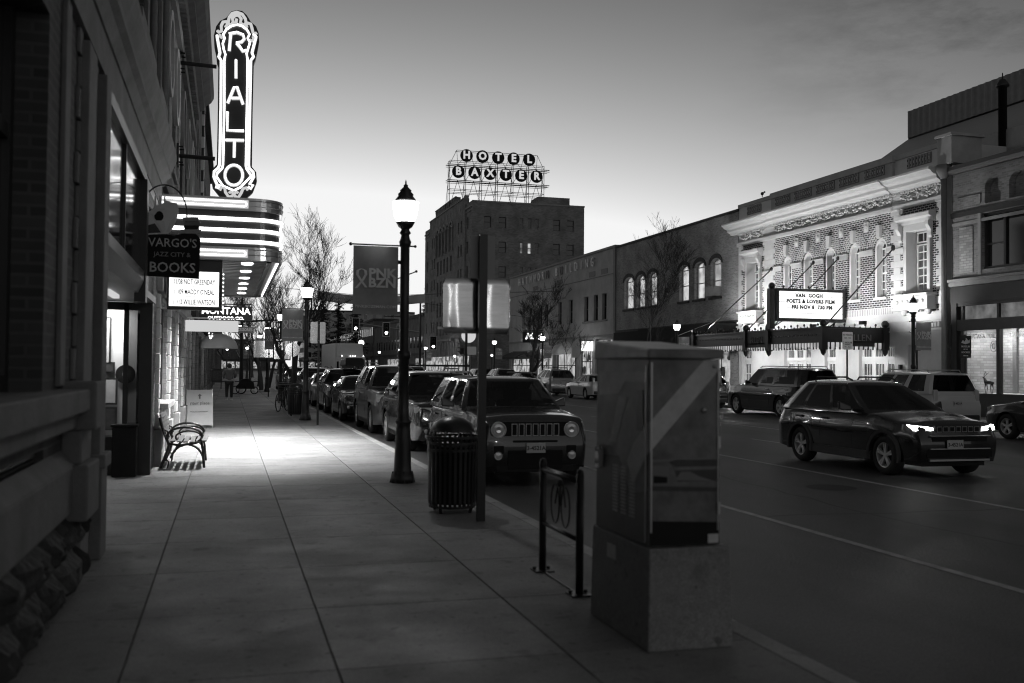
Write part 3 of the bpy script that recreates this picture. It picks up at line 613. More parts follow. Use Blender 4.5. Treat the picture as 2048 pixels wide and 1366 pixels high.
scr = [[(165, 180), (180, 160), (170, 142), (150, 145), (138, 170), (140, 205), (120, 210), (112, 200)], [(150, 240), (140, 245), (128, 235), (132, 225)],
       [(305, 180), (300, 165), (312, 152), (330, 158), (338, 185), (345, 215), (362, 220), (368, 215)], [(325, 262), (338, 268), (350, 255), (345, 240)],
       [(183, 150), (190, 115), (210, 90), (240, 82), (275, 95), (295, 125), (300, 150), (285, 165), (262, 150), (268, 125), (252, 102), (228, 102), (210, 122), (216, 145), (200, 165), (183, 150)],
       [(232, 165), (238, 125)],
       [(128, 1238), (140, 1218), (160, 1222), (165, 1250), (185, 1280), (210, 1278), (215, 1258), (200, 1245), (190, 1258)],
       [(312, 1238), (300, 1222), (280, 1228), (268, 1255), (250, 1285), (228, 1278), (222, 1262), (238, 1248), (248, 1258)]]
def strokes(lst, r, d, closed=False, n=6):
    mb = MB()
    for pts in lst:
        pp = [S(*p) for p in pts]; mb.tube([FB.p(u, v, d) for u, v in pp], r, n)
    return mb
strokes([inner+innr, outl, outr], .024, .125).build('neon_border', 'neon', bs); strokes([outl, outr], .04, .1).build('border_glow_channel', 'neon_soft', bs)  # border channels glow by themselves, standing in for tube light on paint
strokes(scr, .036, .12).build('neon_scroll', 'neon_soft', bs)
LET = {'R': [[(190, 332), (200, 222)], [(188, 222), (240, 212), (280, 228), (288, 255), (270, 275), (235, 282)], [(238, 282), (262, 310), (278, 335), (302, 328)]],
       'I': [[(234, 390), (234, 510)]], 'A': [[(180, 672), (222, 570), (240, 566), (280, 680)], [(205, 640), (262, 640)]],
       'L': [[(178, 728), (178, 850), (286, 852)]], 'T': [[(166, 912), (286, 914)], [(224, 916), (222, 1025)]],
       'O': [[(220+58*math.sin(R(20*k)), 1140-66*math.cos(R(20*k))) for k in range(19)]]}
for L_, st in LET.items():
    a = strokes(st, .042, .1).build('letter', 'neon_soft', bs); strokes(st, .02, .145).build('neon_tube', 'neon', a)  # wide letter stroke emits, imitating a white channel lit by its tube
for zz in (8.3, 6.25):
    mb = MB(); mb.tube([(XL, 22.85, zz+.0), (-.35, 22.85, zz-.02)], .045, 8)
    mb.box(XL, 22.65, zz-.22, XL+.05, 23.05, zz+.24)
    for dz in (-.17, .17): mb.tube([(XL, 22.7, zz+dz), (XL+.14, 22.7, zz+dz)], .02, 6); mb.tube([(XL, 23.0, zz+dz), (XL+.14, 23.0, zz+dz)], .02, 6)
    mb.build('bracket', 'black_metal', bs)
# ================================================================ further left side
def simple_shop(y0, y1, h, wallm, label, seed, frame='dark_paint', floors=2, shop='shop_far', awn=None):
    random.seed(seed); b = thing('shop_building', label, 'building', (XL, (y0+y1)/2, 0)); ops = []; n = max(2, int((y1-y0)/2.4)); st = (y1-y0)/n
    for f in range(1, floors):
        z = 1.1+3.3*f+.6
        for k in range(n): ops.append((y0+st*k+.6, y0+st*(k+1)-.6, z, min(z+1.8, h-.7)))
    gr = [(y0+.5+k*4.5, min(y0+.5+k*4.5+3.9, y1-.4), .45, 2.9) for k in range(int((y1-y0)/4.5)+1) if y0+.5+k*4.5+2 < y1]
    mb = MB().mat(wallm); wall(mb, FL, y0, y1, 0, h, ops+gr, .3)
    mb.poly([(XL, y0, 0), (-9, y0, 0), (-9, y0, h), (XL, y0, h)]); mb.poly([(XL, y1, 0), (-9, y1, 0), (-9, y1, h), (XL, y1, h)]); mb.poly([(XL, y0, h-.05), (-9, y0, h-.05), (-9, y1, h-.05), (XL, y1, h-.05)])
    mb.build('wall', None, b)
    mb = MB(); mb.fb(FL, y0, y1, h-.45, h-.02, 0, .22); mb.fb(FL, y0, y1, 3.2, 3.5, 0, .15); mb.build('cornice', 'stone_dark', b)
    for o in ops: window(b, FL, *o, .2, frame=frame)
    for o in gr: window(b, FL, *o, .15, .08, 3, 1, pane=random.choice([shop, 'window_dark', 'window_dim']), frame=frame)
    return b
simple_shop(33.02, 60, 12.6, 'brick_mid', 'three storey brick shop row beyond the neon theatre', 3, floors=3)
simple_shop(60.02, 95, 7.2, 'brick_dark', 'low dark shop row at the far end of the near sidewalk', 5)
simple_shop(112, 190, 8.5, 'brick_dark', 'distant dark shop block beyond the crossing on the marquee side', 9)
bn = thing('pennant_strip', 'vertical strip of light and dark pennants on the brick wall beside the blade sign', 'banner', (XL, 34, 5)); mb = MB()
for k in range(16):
    mb.mat('white_paint' if k % 2 else 'dark_paint'); z = 5.4+k*.36; mb.prism(FL, [(33.3, z), (34.0, z+.18), (34.0, z+.5), (33.3, z+.36)], .22, .3)
mb.build('strip', None, bn)
def blade(name, label, y, x0, x1, z0, z1, mat, txt=None, tmat='white_paint', size=.2, th_=.08):
    b = thing(name, label, 'shop sign', ((x0+x1)/2, y, z0)); MB().box(x0, y-th_/2, z0, x1, y+th_/2, z1).build('panel', mat, b, bevel=.01)
    MB().tube([(XL, y, z1+.06), (x1, y, z1+.06)], .02, 6).tube([(x0+.1, y, z1+.06), (x0+.1, y, z1)], .012, 5).tube([(x1-.1, y, z1+.06), (x1-.1, y, z1)], .012, 5).build('bracket', 'black_metal', b)
    if txt:
        for t_, dz, sz, sx in txt: text('lettering', t_, sz, tmat, b, ((x0+x1)/2, y-th_/2-.012, (z0+z1)/2+dz), depth=.006, bold=.004, sx=sx)
    return b
b1 = blade('projecting_sign', 'long pale blank sign projecting below the lit MONTANA sign', 27.6, -1.1, .25, 2.56, 2.86, 'neon_soft'); b1.children[0].data.materials[0] = MAT['white_paint']
blade('projecting_sign', 'dark sign with glowing white MONTANA lettering above the pale blank sign', 33.0, -.9, .72, 3.08, 3.56, 'black_metal', [('MONTANA', .07, .3, .98), ('OUTDOOR CO.', -.15, .13, 1.2)], 'neon', )
blade('projecting_sign', 'small grey sign reading ACCESSORIES beside the pale blank sign', 33.3, .1, .78, 2.72, 2.92, 'mid_grey', [('ACCESSORIES', 0, .13, .75)], 'white_paint')
cp_ = thing('shop_lettering', 'glowing white COFFEE POT lettering above the domed awning', 'shop sign', (-.2, 40, 3.1)); MB().box(-.95, 40.02, 2.98, .5, 40.08, 3.0).build('rail', 'black_metal', cp_)
text('lettering', 'COFFEE POT', .24, 'neon', cp_, (-.2, 40, 3.12), depth=.02, bold=.006)
dm = MB()
for k in range(9):
    a = R(90*k/8); dm.cm = dm.cm
rows = [[(-.4+.78*math.cos(R(90*k/8))*math.cos(R(12*j)), 42.5+.0+.9*math.sin(R(12*j))*math.cos(R(90*k/8)), 2.35+.62*math.sin(R(90*k/8))) for j in range(31)] for k in range(9)]
do = dm.grid(rows).build('dome_awning', 'banner_light', smooth=True); tag(do, 'pale domed fabric awning over a doorway below the COFFEE POT letters', 'awning')
# sandwich board
sb = thing('sandwich_board', 'white two-sided sandwich board standing on the sidewalk behind the bench', 'sandwich board', (-.73, 28.3, 0), R(4))
mb = MB()
for s in (-1, 1):
    mb.hexa([(-.34, s*.3-.015, .06), (.34, s*.3-.015, .06), (.34, s*.3+.015, .06), (-.34, s*.3+.015, .06), (-.34, s*.03-.015, 1.0), (.34, s*.03-.015, 1.0), (.34, s*.03+.015, 1.0), (-.34, s*.03+.015, 1.0)])
mb.build('panel', 'white_paint', sb, local=True)
mb = MB()
for s in (-1, 1):
    for x in (-.33, .33): mb.tube([(x, s*.31, 0), (x, s*.03, 1.02)], .014, 5)
mb.build('frame', 'steel', sb, local=True)
o = MB().prism(FY(0), [(0, .08), (.05, .02), (.02, .02), (.02, -.06), (-.02, -.06), (-.02, .02), (-.05, .02)], 0, .01).build('arrow_print', 'mid_grey', sb, local=True); o.location = (0, -.115, .82); o.rotation_euler = (R(-16), 0, 0)
o = text('lettering', 'your place', .12, 'mid_grey', sb, (0, 0, 0), local=True, depth=.002); o.location = (0, -.165, .65); o.rotation_euler = (R(-16), 0, 0)
o = text('lettering', 'MOUNTAIN SHOP', .05, 'mid_grey', sb, (0, 0, 0), local=True, depth=.002, sx=1.1); o.location = (-.02, -.22, .42); o.rotation_euler = (R(-16), 0, 0)
# ================================================================ lit theatre across the street
el_ = thing('lit_theatre', 'floodlit brick and white terracotta theatre with five arched windows and garland frieze', 'building', (XR, 41, 0))
ARC = [44.35, 42.5, 40.62, 38.75, 36.88]; AR = .46; SP = 6.96
ARO = [(c-AR, c+AR, 4.8, SP+AR) for c in ARC]
mb = MB().mat('brick_ellen')
wall(mb, FR, 35.95, 45.6, 4.05, 8.42, ARO, .38)
for c in ARC: spandrel(mb, FR, c, SP, AR, .38, 12)
wall(mb, FR, 33.15, 35.5, 4.05, 8.42, [(33.72, 35.02, 4.85, 7.45)], .4); wall(mb, FR, 46.5, 48.95, 4.05, 8.42, [(46.95, 48.2, 4.85, 7.45)], .4)
mb.build('brick_wall', None, el_)
GR = [(42.2, 44.6, 0, 2.75), (40.15, 41.05, 0, 2.75), (35.9, 38.4, 0, 2.75), (34.45, 35.05, 0, 2.75), (47.85, 48.9, 0, 2.7)]
mb = MB().mat('terracotta'); wall(mb, FR, 32.9, 49.25, 0, 4.05, GR, .3)
for a, b in ((32.9, 33.15), (35.5, 35.95), (45.6, 46.5), (48.95, 49.25)): wall(mb, FR, a, b, 4.05, 8.42, [], .1)
wall(mb, FR, 32.9, 49.25, 8.42, 10.75, [], .1)
for y in (32.9, 49.25): mb.poly([(XR, y, 4 if y > 40 else 0), (XR+14, y, 0), (XR+14, y, 10.75), (XR, y, 10.75)])
mb.build('terracotta_wall', None, el_); MB().box(XR+.02, 32.92, 10.3, XR+14, 49.2, 10.4).build('roof', 'roof', el_)
mb = MB()
k = 0; z = 4.1
while z < 8.3:
    t_ = .17 if k % 2 else .0
    if t_:
        for e, s in ((33.15, 1), (35.5, -1), (35.95, 1), (45.6, -1), (46.5, 1), (48.95, -1)):
            mb.fb(FR, min(e, e+s*t_), max(e, e+s*t_), z, z+.27, 0, .03)
    for e0, e1 in ((35.5, 35.95), (45.6, 46.5), (32.9, 33.15), (48.95, 49.25)): mb.fb(FR, e0+.001, e1-.001, z, z+.265, 0, .03)
    z += .275; k += 1
mb.build('quoin', 'terracotta', el_)
mb = MB()                                              # frieze, dentils, cornice
mb.fb(FR, 32.85, 49.3, 8.42, 8.62, -.02, .12); mb.fb(FR, 35.9, 45.7, 8.44, 8.6, .12, .17)
PR = Fr((XR, 0, 0), (-1, 0, 0), (0, 1, 0))
prof = [(-.02, 9.14), (.14, 9.14), (.2, 9.24), (.34, 9.3), (.36, 9.42), (.56, 9.5), (.64, 9.6), (.72, 9.64), (.72, 9.72), (0, 9.82), (-.02, 9.82)]
mb.prism(PR, prof, 32.9, 49.95)
mb.prism(PR, [(u+.12 if u > 0 else u, v) for u, v in prof[1:-1]], 35.9, 45.75)
mb.build('cornice', 'terracotta', el_)
mb = MB()
for k in range(100):
    y = 33.0+k*.162; p = .12 if 35.9 < y < 45.7 else 0; mb.fb(FR, y, y+.085, 9.06, 9.15, .01, .16+p)
mb.build('dentils', 'terracotta', el_)
random.seed(11)                             # garlands and figures in relief
def garland(y0, y1):
    n = max(1, round((y1-y0)/1.0)); st = (y1-y0)/n
    for k in range(n):
        a = y0+k*st
        for j in range(7):
            t_ = (j+.5)/7; mb.ball((XR-.03-.05*random.random(), a+st*t_, 8.98-.2*math.sin(math.pi*t_)+random.uniform(-.02, .02)), random.uniform(.05, .085), 5)
        mb.ball((XR-.04, a+.0, 9.0), .09, 5); mb.tube([(XR-.03, a, 8.98), (XR-.04, a+.02, 8.7)], [.06, .02], 5)
        mb.tube([(XR-.04, a+st*.3, 8.95), (XR-.07, a+st*.5, 8.9), (XR-.04, a+st*.72, 9.02)], [.03, .05, .02], 5)
        mb.ball((XR-.07, a+st*.5, 9.02), .055, 5)
for g_ in ((33.2, 35.5), (36.1, 45.5), (46.7, 49.0)): mb = MB(); garland(*g_); mb.build('frieze_relief', 'terracotta', el_, smooth=True)
mb = MB(); mb.fb(FR, 32.85, 49.3, 10.55, 10.76, -.3, .05); mb.fb(FR, 35.9, 45.7, 9.8, 10.55, -.1, .12); mb.fb(FR, 35.86, 45.74, 10.5, 10.8, -.3, .17)
mb.fb(FR, 32.1, 32.9, 9.75, 10.8, -1.1, .3); mb.fb(FR, 32.02, 32.98, 10.8, 10.92, -1.2, .38)
mb.build('parapet', 'parapet', el_, bevel=.01)
for a, b in ((33.6, 35.1), (36.4, 37.8), (38.2, 39.7), (40.05, 41.55), (41.95, 43.45), (43.85, 45.25), (46.85, 48.35)):
    d = .12 if 35.9 < a < 45 else 0; mb = MB().mat('mid_grey'); mb.fb(FR, a, b, 10.06, 10.5, d, d+.01); mb.mat('parapet')
    n = 8
    for k in range(n):
        u = a+(b-a)*(k+.5)/n; mb.prism(FR, [(u-.05, 10.1), (u+.05, 10.1), (u+.05, 10.25), (u+.02, 10.28), (u+.05, 10.31), (u+.05, 10.46), (u-.05, 10.46), (u-.05, 10.31), (u-.02, 10.28), (u-.05, 10.25)], d+.01, d+.05)
    mb.mat('black_matte')
    for k in range(n):
        u = a+(b-a)*(k+.5)/n
        for v in (10.13, 10.34): mb.fb(FR, u-.02, u+.02, v, v+.09, d+.05, d+.054)
    mb.build('parapet_panel', None, el_)
# arched windows
for c in ARC:
    w = window(el_, FR, c-AR+.12, c+AR-.12, 4.86, SP+.02, .33, .05, 3, 6, pane='window_dim', frame='white_paint', arch=1.)
    mb = MB().mat('white_paint')
    for s in (-1, 1): mb.fb(FR, *sorted((c+s*AR, c+s*(AR-.13))), 4.8, SP, -.37, -.07)
    rows = []
    for k in range(13):
        a = math.pi*k/12; rows.append([FR.p(c+q*math.cos(a), SP+q*math.sin(a), d) for q, d in ((AR-.002, -.07), (AR-.14, -.07), (AR-.14, -.37), (AR-.002, -.37))])
    mb.grid(rows, True); mb.fb(FR, c-AR, c+AR, 4.74, 4.86, -.37, .03); mb.build('window_reveal', None, el_)
    mb = MB()
    for q in (.5, .64, .78, .92):
        mb.tube([FR.p(c+q*math.cos(math.pi*k/16), SP+q*math.sin(math.pi*k/16), .004) for k in range(17)], .011, 4)
    for k in range(1, 30):
        a = math.pi*k/30; mb.tube([FR.p(c+.5*math.cos(a), SP+.5*math.sin(a), .002), FR.p(c+.92*math.cos(a), SP+.92*math.sin(a), .002)], .007, 3)
    mb.build('arch_mortar', 'terracotta', el_)
    mb = MB(); mb.prism(FR, [(c-.1, 7.42), (c+.1, 7.42), (c+.15, 7.97), (c-.15, 7.97)], 0, .14); mb.build('keystone', 'terracotta', el_, bevel=.01)
for c in (43.42, 41.56, 39.69, 37.82):
    mb = MB(); mb.fb(FR, c-.17, c+.17, 7.78, 8.22, 0, .05); mb.lathe((XR-.05, c, 8.0), [(.01, -.05), (.08, -.05), (.12, -.02), (.14, 0)], 12, 'X'); mb.build('cartouche', 'terracotta', el_, bevel=.01)
mb = MB(); ed = [35.95]
for c in reversed(ARC): ed += [c-AR, c+AR]
ed += [45.6]
for a, b in zip(ed[::2], ed[1::2]): mb.fb(FR, a, b, 6.72, 6.97, 0, .05); mb.fb(FR, a+.0, b-.0, 6.93, 6.98, .05, .08)
mb.fb(FR, 35.95, 45.6, 4.06, 4.4, 0, .02); mb.build('impost_band', 'terracotta', el_)
mb = MB()
for k in range(78): y = 36.0+k*.123; mb.fb(FR, y, y+.015, 4.1, 4.36, .02, .03)
mb.build('soldier_course', 'mid_grey', el_)
for a, b, l, r_ in ((33.72, 35.02, 33.35, 35.5), (46.95, 48.2, 46.65, 48.6)):
    w = window(el_, FR, a+.1, b-.1, 4.95, 6.9, .36, .06, 3, 6, pane='window_dim', frame='white_paint'); window(el_, FR, a+.1, b-.1, 6.96, 7.4, .36, .05, 3, 1, pane='window_dark', frame='white_paint')
    mb = MB()
    for s, e in ((a-.16, a+.02), (b-.02, b+.16)): mb.fb(FR, s, e, 4.8, 7.45, -.4, .14)
    mb.fb(FR, a-.16, b+.16, 7.42, 7.7, -.3, .14)
    mb.prism(PR, [(0, 7.7), (.16, 7.7), (.2, 7.86), (.34, 7.92), (.36, 8.08), (0, 8.14)], l, r_)
    for s in (l+.05, r_-.25): mb.prism(PR, [(.14, 7.02), (.2, 7.1), (.2, 7.3), (.34, 7.55), (.34, 7.7), (.1, 7.7), (.1, 7.1)], s, s+.2)
    mb.fb(FR, l+.02, r_-.02, 4.26, 4.72, 0, .42); mb.fb(FR, l-.06, r_+.06, 4.72, 4.82, 0, .5); mb.fb(FR, l-.04, r_+.04, 4.16, 4.26, 0, .46)
    for s in (l+.2, r_-.45): mb.lathe((XR-.2, s, 4.05), [(.02, -.1), (.1, -.05), (.13, .05), (.13, .12)], 10)
    mb.build('window_surround', 'terracotta', el_, bevel=.012)
    mb = MB(); n = 6
    for k in range(n): mb.ball((XR-.42, l+.3+(r_-l-.6)*k/(n-1), 4.5), .09, 5)
    mb.build('sill_relief', 'terracotta', el_, smooth=True)
mb = MB(); mb.fb(FR, 32.9, 49.25, 3.72, 4.0, 0, .1); mb.fb(FR, 32.88, 49.27, 3.98, 4.06, .0, .17); mb.fb(FR, 32.9, 49.25, 3.3, 3.36, 0, .06); mb.build('string_course', 'terracotta', el_)
mb = MB().mat('mid_grey'); mb.fb(FR, 33.05, 34.0, 3.42, 3.66, 0, .03); mb.mat('terracotta')
for k in range(5): mb.fb(FR, 33.12+k*.17, 33.22+k*.17, 3.46, 3.62, .03, .06)
mb.build('small_panel', None, el_)
mb = MB(); mb.tube([(XR-.2, 32.65, .1), (XR-.2, 32.65, 9.4)], .11, 10); mb.lathe((XR-.2, 32.65, 0), [(.11, 9.2), (.2, 9.35), (.28, 9.5), (.28, 9.75), (.12, 9.78)], 10); mb.build('downpipe', 'mid_grey', el_, smooth=True)
def doors(u0, u1, n):
    d_ = MB().mat('white_paint'); d_.fb(FR, u0, u1, 2.12, 2.3, -.27, -.16); d_.fb(FR, u0, u1, 2.66, 2.75, -.27, -.18); w = (u1-u0)/n
    for k in range(n):
        a, b = u0+k*w, u0+(k+1)*w
        d_.fb(FR, a, a+.13, 0, 2.66, -.26, -.18); d_.fb(FR, b-.13, b, 0, 2.66, -.26, -.18); d_.fb(FR, a+.13, b-.13, 0, .95, -.25, -.2); d_.fb(FR, a+.13, b-.13, 1.98, 2.12, -.25, -.2)
        for j in (1, 2): x = a+.13+(w-.26)*j/3; d_.fb(FR, x-.02, x+.02, .95, 1.98, -.24, -.2)
        d_.fb(FR, a+.13, b-.13, 1.44, 1.49, -.235, -.205)
        for j in range(1, 5): x = a+.13+(w-.26)*j/5; d_.fb(FR, x-.008, x+.008, 2.3, 2.66, -.24, -.22)
    d_ = d_.build('entrance_doors', None, el_); MB().poly([FR.p(u0, .9, -.23), FR.p(u1, .9, -.23), FR.p(u1, 2.66, -.23), FR.p(u0, 2.66, -.23)]).build('pane', 'window_dim', d_)
doors(42.2, 44.6, 3); doors(40.15, 41.05, 1); doors(35.9, 38.4, 3); doors(47.85, 48.9, 1)
MB().fb(FR, 34.45, 35.05, 0, 2.75, -.3, -.25).build('side_door', 'dark_paint', el_)
MB().fb(FR, 35.4, 35.5, 1.75, 1.95, 0, .14).build('wall_lamp', 'dark_paint', el_)
bd_ = tag(MB().ball((XR-.1, 46.6, 10.95), .09, 6).tube([(XR-.1, 46.6, 10.76), (XR-.1, 46.6, 10.95), (XR-.1, 46.35, 11.0)], [.02, .03, .05], 6).build('floodlight', 'black_metal'), 'tiny black fixture perched on the parapet of the floodlit theatre', 'fixture')
# canopy
cn = thing('canopy', 'black iron theatre canopy with spiked crest and glass fringe over the floodlit entrance', 'canopy', (25.4, 42, 3.2))
cx, ya, yb = 23.9, 36.4, 48.3
mb = MB(); mb.box(cx, ya, 3.28, XR-.02, yb, 3.42); mb.box(cx-.06, ya-.06, 2.9, cx+.02, yb+.06, 3.46); mb.box(cx+.02, ya-.06, 2.9, XR-.02, ya+.02, 3.46); mb.box(cx+.02, yb-.02, 2.9, XR-.02, yb+.06, 3.46)
mb.box(cx-.12, ya-.12, 3.44, XR-.02, ya+.04, 3.5); mb.box(cx-.12, ya+.04, 3.44, cx+.04, yb+.12, 3.5); mb.box(cx-.1, ya-.1, 2.86, XR-.02, ya, 2.92); mb.box(cx-.1, ya, 2.86, cx, yb+.1, 2.92)
mb.build('fascia', 'black_metal', cn)
mb = MB(); n = 46
for k in range(n):
    y = ya+.1+(yb-ya-.2)*k/(n-1); mb.lathe((cx-.04, y, 3.5), [(.02, 0), (.02, .05), (.05, .09), (.05, .13), (.01, .17)] if k % 2 else [(.06, 0), (.02, .03), (.01, .06)], 6)
for k in range(12):
    x = cx+.2+2.8*k/11; mb.lathe((x, ya-.04, 3.5), [(.02, 0), (.02, .05), (.05, .09), (.05, .13), (.01, .17)] if k % 2 else [(.06, 0), (.02, .03), (.01, .06)], 6)
mb.build('crest', 'black_metal', cn)
mb = MB()
for k in range(40): y = ya+.2+k*.3; mb.ball((cx-.07, y, 3.18), .03, 4)
mb.build('rivets', 'grey_paint', cn)
mb = MB().mat('window_lit'); g2 = MB()
for k in range(52):
    y = ya+.06+k*.229; mb.fb(Fr((cx-.03, 0, 0), (0, 1, 0), (-1, 0, 0)), y, y+.16, 2.6+(.0 if k % 2 else .06), 2.86, -.01, .01); g2.box(cx-.05, y+.165, 2.56, cx-.01, y+.22, 2.87)
for k in range(13):
    x = cx+.1+k*.229; mb.box(x, ya-.04, 2.6+(.0 if k % 2 else .06), x+.16, ya-.02, 2.86); g2.box(x+.165, ya-.06, 2.56, x+.22, ya-.01, 2.87)
g2.box(cx-.055, ya-.065, 2.845, cx-.005, yb, 2.875); mb.build('glass_fringe', None, cn); g2.build('fringe_bars', 'black_metal', cn)
for (x, y) in ((cx-.05, ya-.05), (cx-.05, 40.7), (cx-.05, 42.8), (cx-.05, yb), (XR-.15, ya-.05)):
    mb = MB(); mb.box(x-.13, y-.13, 2.55, x+.13, y+.13, 3.52); mb.ball((x, y, 3.66), .16, 7); mb.lathe((x, y, 0), [(.02, 2.3), (.1, 2.4), (.14, 2.55)], 8); mb.build('corner_post', 'black_metal', cn)
MB().box(cx-.1, 40.85, 2.72, cx-.07, 42.66, 3.42).build('name_panel', 'dark_paint', cn); MB().box(24.9, ya-.1, 2.7, 26.3, ya-.07, 3.42).build('name_panel', 'dark_paint', cn)
text('lettering', 'ELLEN', .42, 'mid_grey', cn, (cx-.11, 41.75, 3.05), (-1, 0, 0), depth=.01); text('lettering', 'ELLEN', .4, 'mid_grey', cn, (25.6, ya-.11, 3.05), depth=.01)
for w, c in (((XR-.02, 35.95, 6.88), (cx+.15, 36.6, 3.5)), ((XR-.02, 45.75, 6.9), (cx+.15, 47.9, 3.5)), ((XR-.02, 41.9, 6.85), (cx+.15, 43.2, 3.5)), ((XR-.02, 39.9, 6.85), (cx+.15, 41.0, 3.5))):
    mb = MB(); mb.tube([w, c], .03, 6); mb.ball(w, .12, 6); mb.ball(tuple((a+b)/2 for a, b in zip(w, c)), .05, 5); mb.build('tie_rod', 'black_metal', cn)
mb = MB(); mb.tube([(cx+.1, 50.9, 3.5), (XR, 49.0, 4.9)], .02, 5); mb.build('stay', 'steel', cn)
for y in (37.6, 40.6, 43.8, 46.8):
    l = MB().box(25.3, y-.12, 3.2, 25.6, y+.12, 3.27).build('canopy_lamp', 'bulb_lit', cn); light('canopy_light', 'AREA', (25.45, y, 3.18), 85, cn, .5, aim=(25.6, y, 0))
# flood lamps on the canopy roof
for i, y in enumerate((34.3, 37.8, 41.5, 44.6, 47.4)):
    f = MB().box(24.2, y-.12, 3.52, 24.4, y+.12, 3.66).build('flood_lamp', 'black_metal', cn)
    light('flood_light', 'SPOT', (24.3, y, 3.75), 540, cn, .12, spot=120, aim=(XR, y, 6.4))
# reader sign
rs = thing('reader_sign', 'lit white reader sign announcing an evening film above the black canopy', 'sign', (25.1, 39.3, 3.5))
mb = MB(); FS = FY(39.3)
for a, b, c, d in ((23.35, 26.9, 5.2, 5.32), (23.35, 26.9, 3.86, 4.0), (23.35, 23.5, 4.0, 5.2), (26.77, 26.9, 4.0, 5.2)): mb.fb(FS, a, b, c, d, -.35, .08)
mb.fb(FS, 23.5, 26.77, 3.9, 5.25, -.3, -.05); mb.fb(FS, 23.05, 23.3, 3.5, 5.3, -.2, .05); mb.ball((23.17, 39.3, 5.42), .15, 7); mb.build('frame', 'black_metal', rs)
mb = MB()
for k in range(8): mb.lathe((23.8+k*.42, 39.35, 5.32), [(.02, 0), (.02, .05), (.05, .08), (.05, .11), (.01, .15)], 6)
mb.build('crest', 'black_metal', rs)
MB().fb(FS, 23.5, 26.77, 4.0, 5.2, -.04, .0).build('lit_panel', 'board_lit', rs)
mb = MB()
for k in range(4): mb.fb(FS, 23.5, 26.77, 4.22+k*.25, 4.235+k*.25, 0, .012)
mb.build('rail', 'mid_grey', rs)
for s, z, x in (('VAN  GOGH', 5.02, 25.05), ('POETS & LOVERS FILM', 4.76, 25.13), ('FRI NOV 8  730 PM', 4.5, 25.2)): text('letters', s, .235, 'black_matte', rs, (x, 39.28, z), depth=.006, bold=.011, sx=.96, sp=1.12)
mb = MB(); mb.tube([(23.9, 39.4, 3.95), (23.3, 39.9, 3.45)], .03, 5).tube([(26.6, 39.4, 3.95), (26.3, 40.1, 3.45)], .03, 5); mb.build('strut', 'black_metal', rs)
# stage house and roofs behind
fl = thing('stage_house', 'corrugated metal stage house with long sloping roof rising behind the floodlit theatre', 'building', (40, 30, 0))
mb = MB().mat('metal_roof'); mb.poly([(30, 42.6, 11.45), (40, 52.0, 15.9), (40, 0, 15.9), (30, 0, 11.45)]); mb.poly([(30, 42.6, 0), (40, 52, 0), (40, 52, 15.9), (30, 42.6, 11.45)]); mb.poly([(30, 0, 0), (30, 42.6, 0), (30, 42.6, 11.45), (30, 0, 11.45)]); mb.build('roof', None, fl)
mb = MB(); y = 0
rows0, rows1 = [], []
while y < 52: 
    rows0 += [(40-(.05 if int(y/.25) % 2 else 0), y, 16.0)]; rows1 += [(40-(.05 if int(y/.25) % 2 else 0), y, 17.65)]; y += .125
mb.grid([rows0, rows1]); mb.poly([(40, 0, 17.64), (40, 52, 17.64), (52, 52, 17.64), (52, 0, 17.64)]); mb.poly([(40, 51.9, 15), (52, 51.9, 15), (52, 51.9, 17.64), (40, 51.9, 17.64)]); mb.build('corrugated_wall', 'mid_grey', fl)
MB().box(29.9, 20, 11.42, 30.3, 20.4, 11.6).build('roof_vent', 'black_metal', fl)
ch = tag(MB().tube([(30, 33.1, 9.8), (30, 33.1, 13.2)], .17, 12).lathe((30, 33.1, 13.2), [(.17, 0), (.26, .02), (.26, .1), (.12, .32), (.03, .36), (.02, .6)], 12).build('chimney_pipe', 'black_metal', smooth=True), 'tall black flue pipe with pointed cap above the roofs beside the stage house', 'chimney')
# ================================================================ gallery building at the right edge
gb = thing('gallery_building', 'two storey brick gallery building with lit shop windows beside the floodlit theatre', 'building', (XR, 25, 0))
mb = MB().mat('brick_mid'); wall(mb, FR, 12, 32.45, 4.3, 9.45, [(26.9, 30.85, 5.5, 7.6), (20, 24.5, 5.5, 7.6), (14, 18.5, 5.5, 7.6)]+[(a, a+.8, 7.95, 8.9) for a in (29.9, 28.7, 27.5, 26.3, 25.1)], .3)
for a in (29.9, 28.7, 27.5, 26.3, 25.1): spandrel(mb, FR, a+.4, 8.5, .4, .3, 8)
mb.poly([(XR, 12, 0), (XR+10, 12, 0), (XR+10, 12, 9.45), (XR, 12, 9.45)]); mb.poly([(XR, 32.45, 4.3), (XR+3, 32.45, 4.3), (XR+3, 32.45, 9.45), (XR, 32.45, 9.45)]); mb.build('wall', None, gb); MB().box(XR+.02, 12, 9.2, XR+10, 32.4, 9.3).build('roof', 'roof', gb)
mb = MB()
for a in (29.9, 28.7, 27.5, 26.3, 25.1): mb.poly([FR.p(a, 7.95, -.28), FR.p(a+.8, 7.95, -.28), FR.p(a+.8, 8.9, -.28), FR.p(a, 8.9, -.28)])
mb.build('niche_back', 'brick_mid', gb)
mb = MB(); mb.prism(PR, [(0, 9.3), (.15, 9.3), (.25, 9.45), (.25, 9.6), (0, 9.62)], 12, 32.45); mb.fb(FR, 12, 32.45, 7.62, 7.8, 0, .06); mb.build('cornice', 'dark_paint', gb)
mb = MB(); mb.fb(FR, 12, 32.45, 4.95, 5.12, 0, .16); mb.fb(FR, 12, 32.45, 5.12, 5.22, 0, .24); mb.fb(FR, 12, 32.45, 7.3, 7.42, 0, .03)
mb.fb(FR, 30.85, 31.0, 5.3, 7.62, 0, .06); mb.build('sill_course', 'stone', gb)
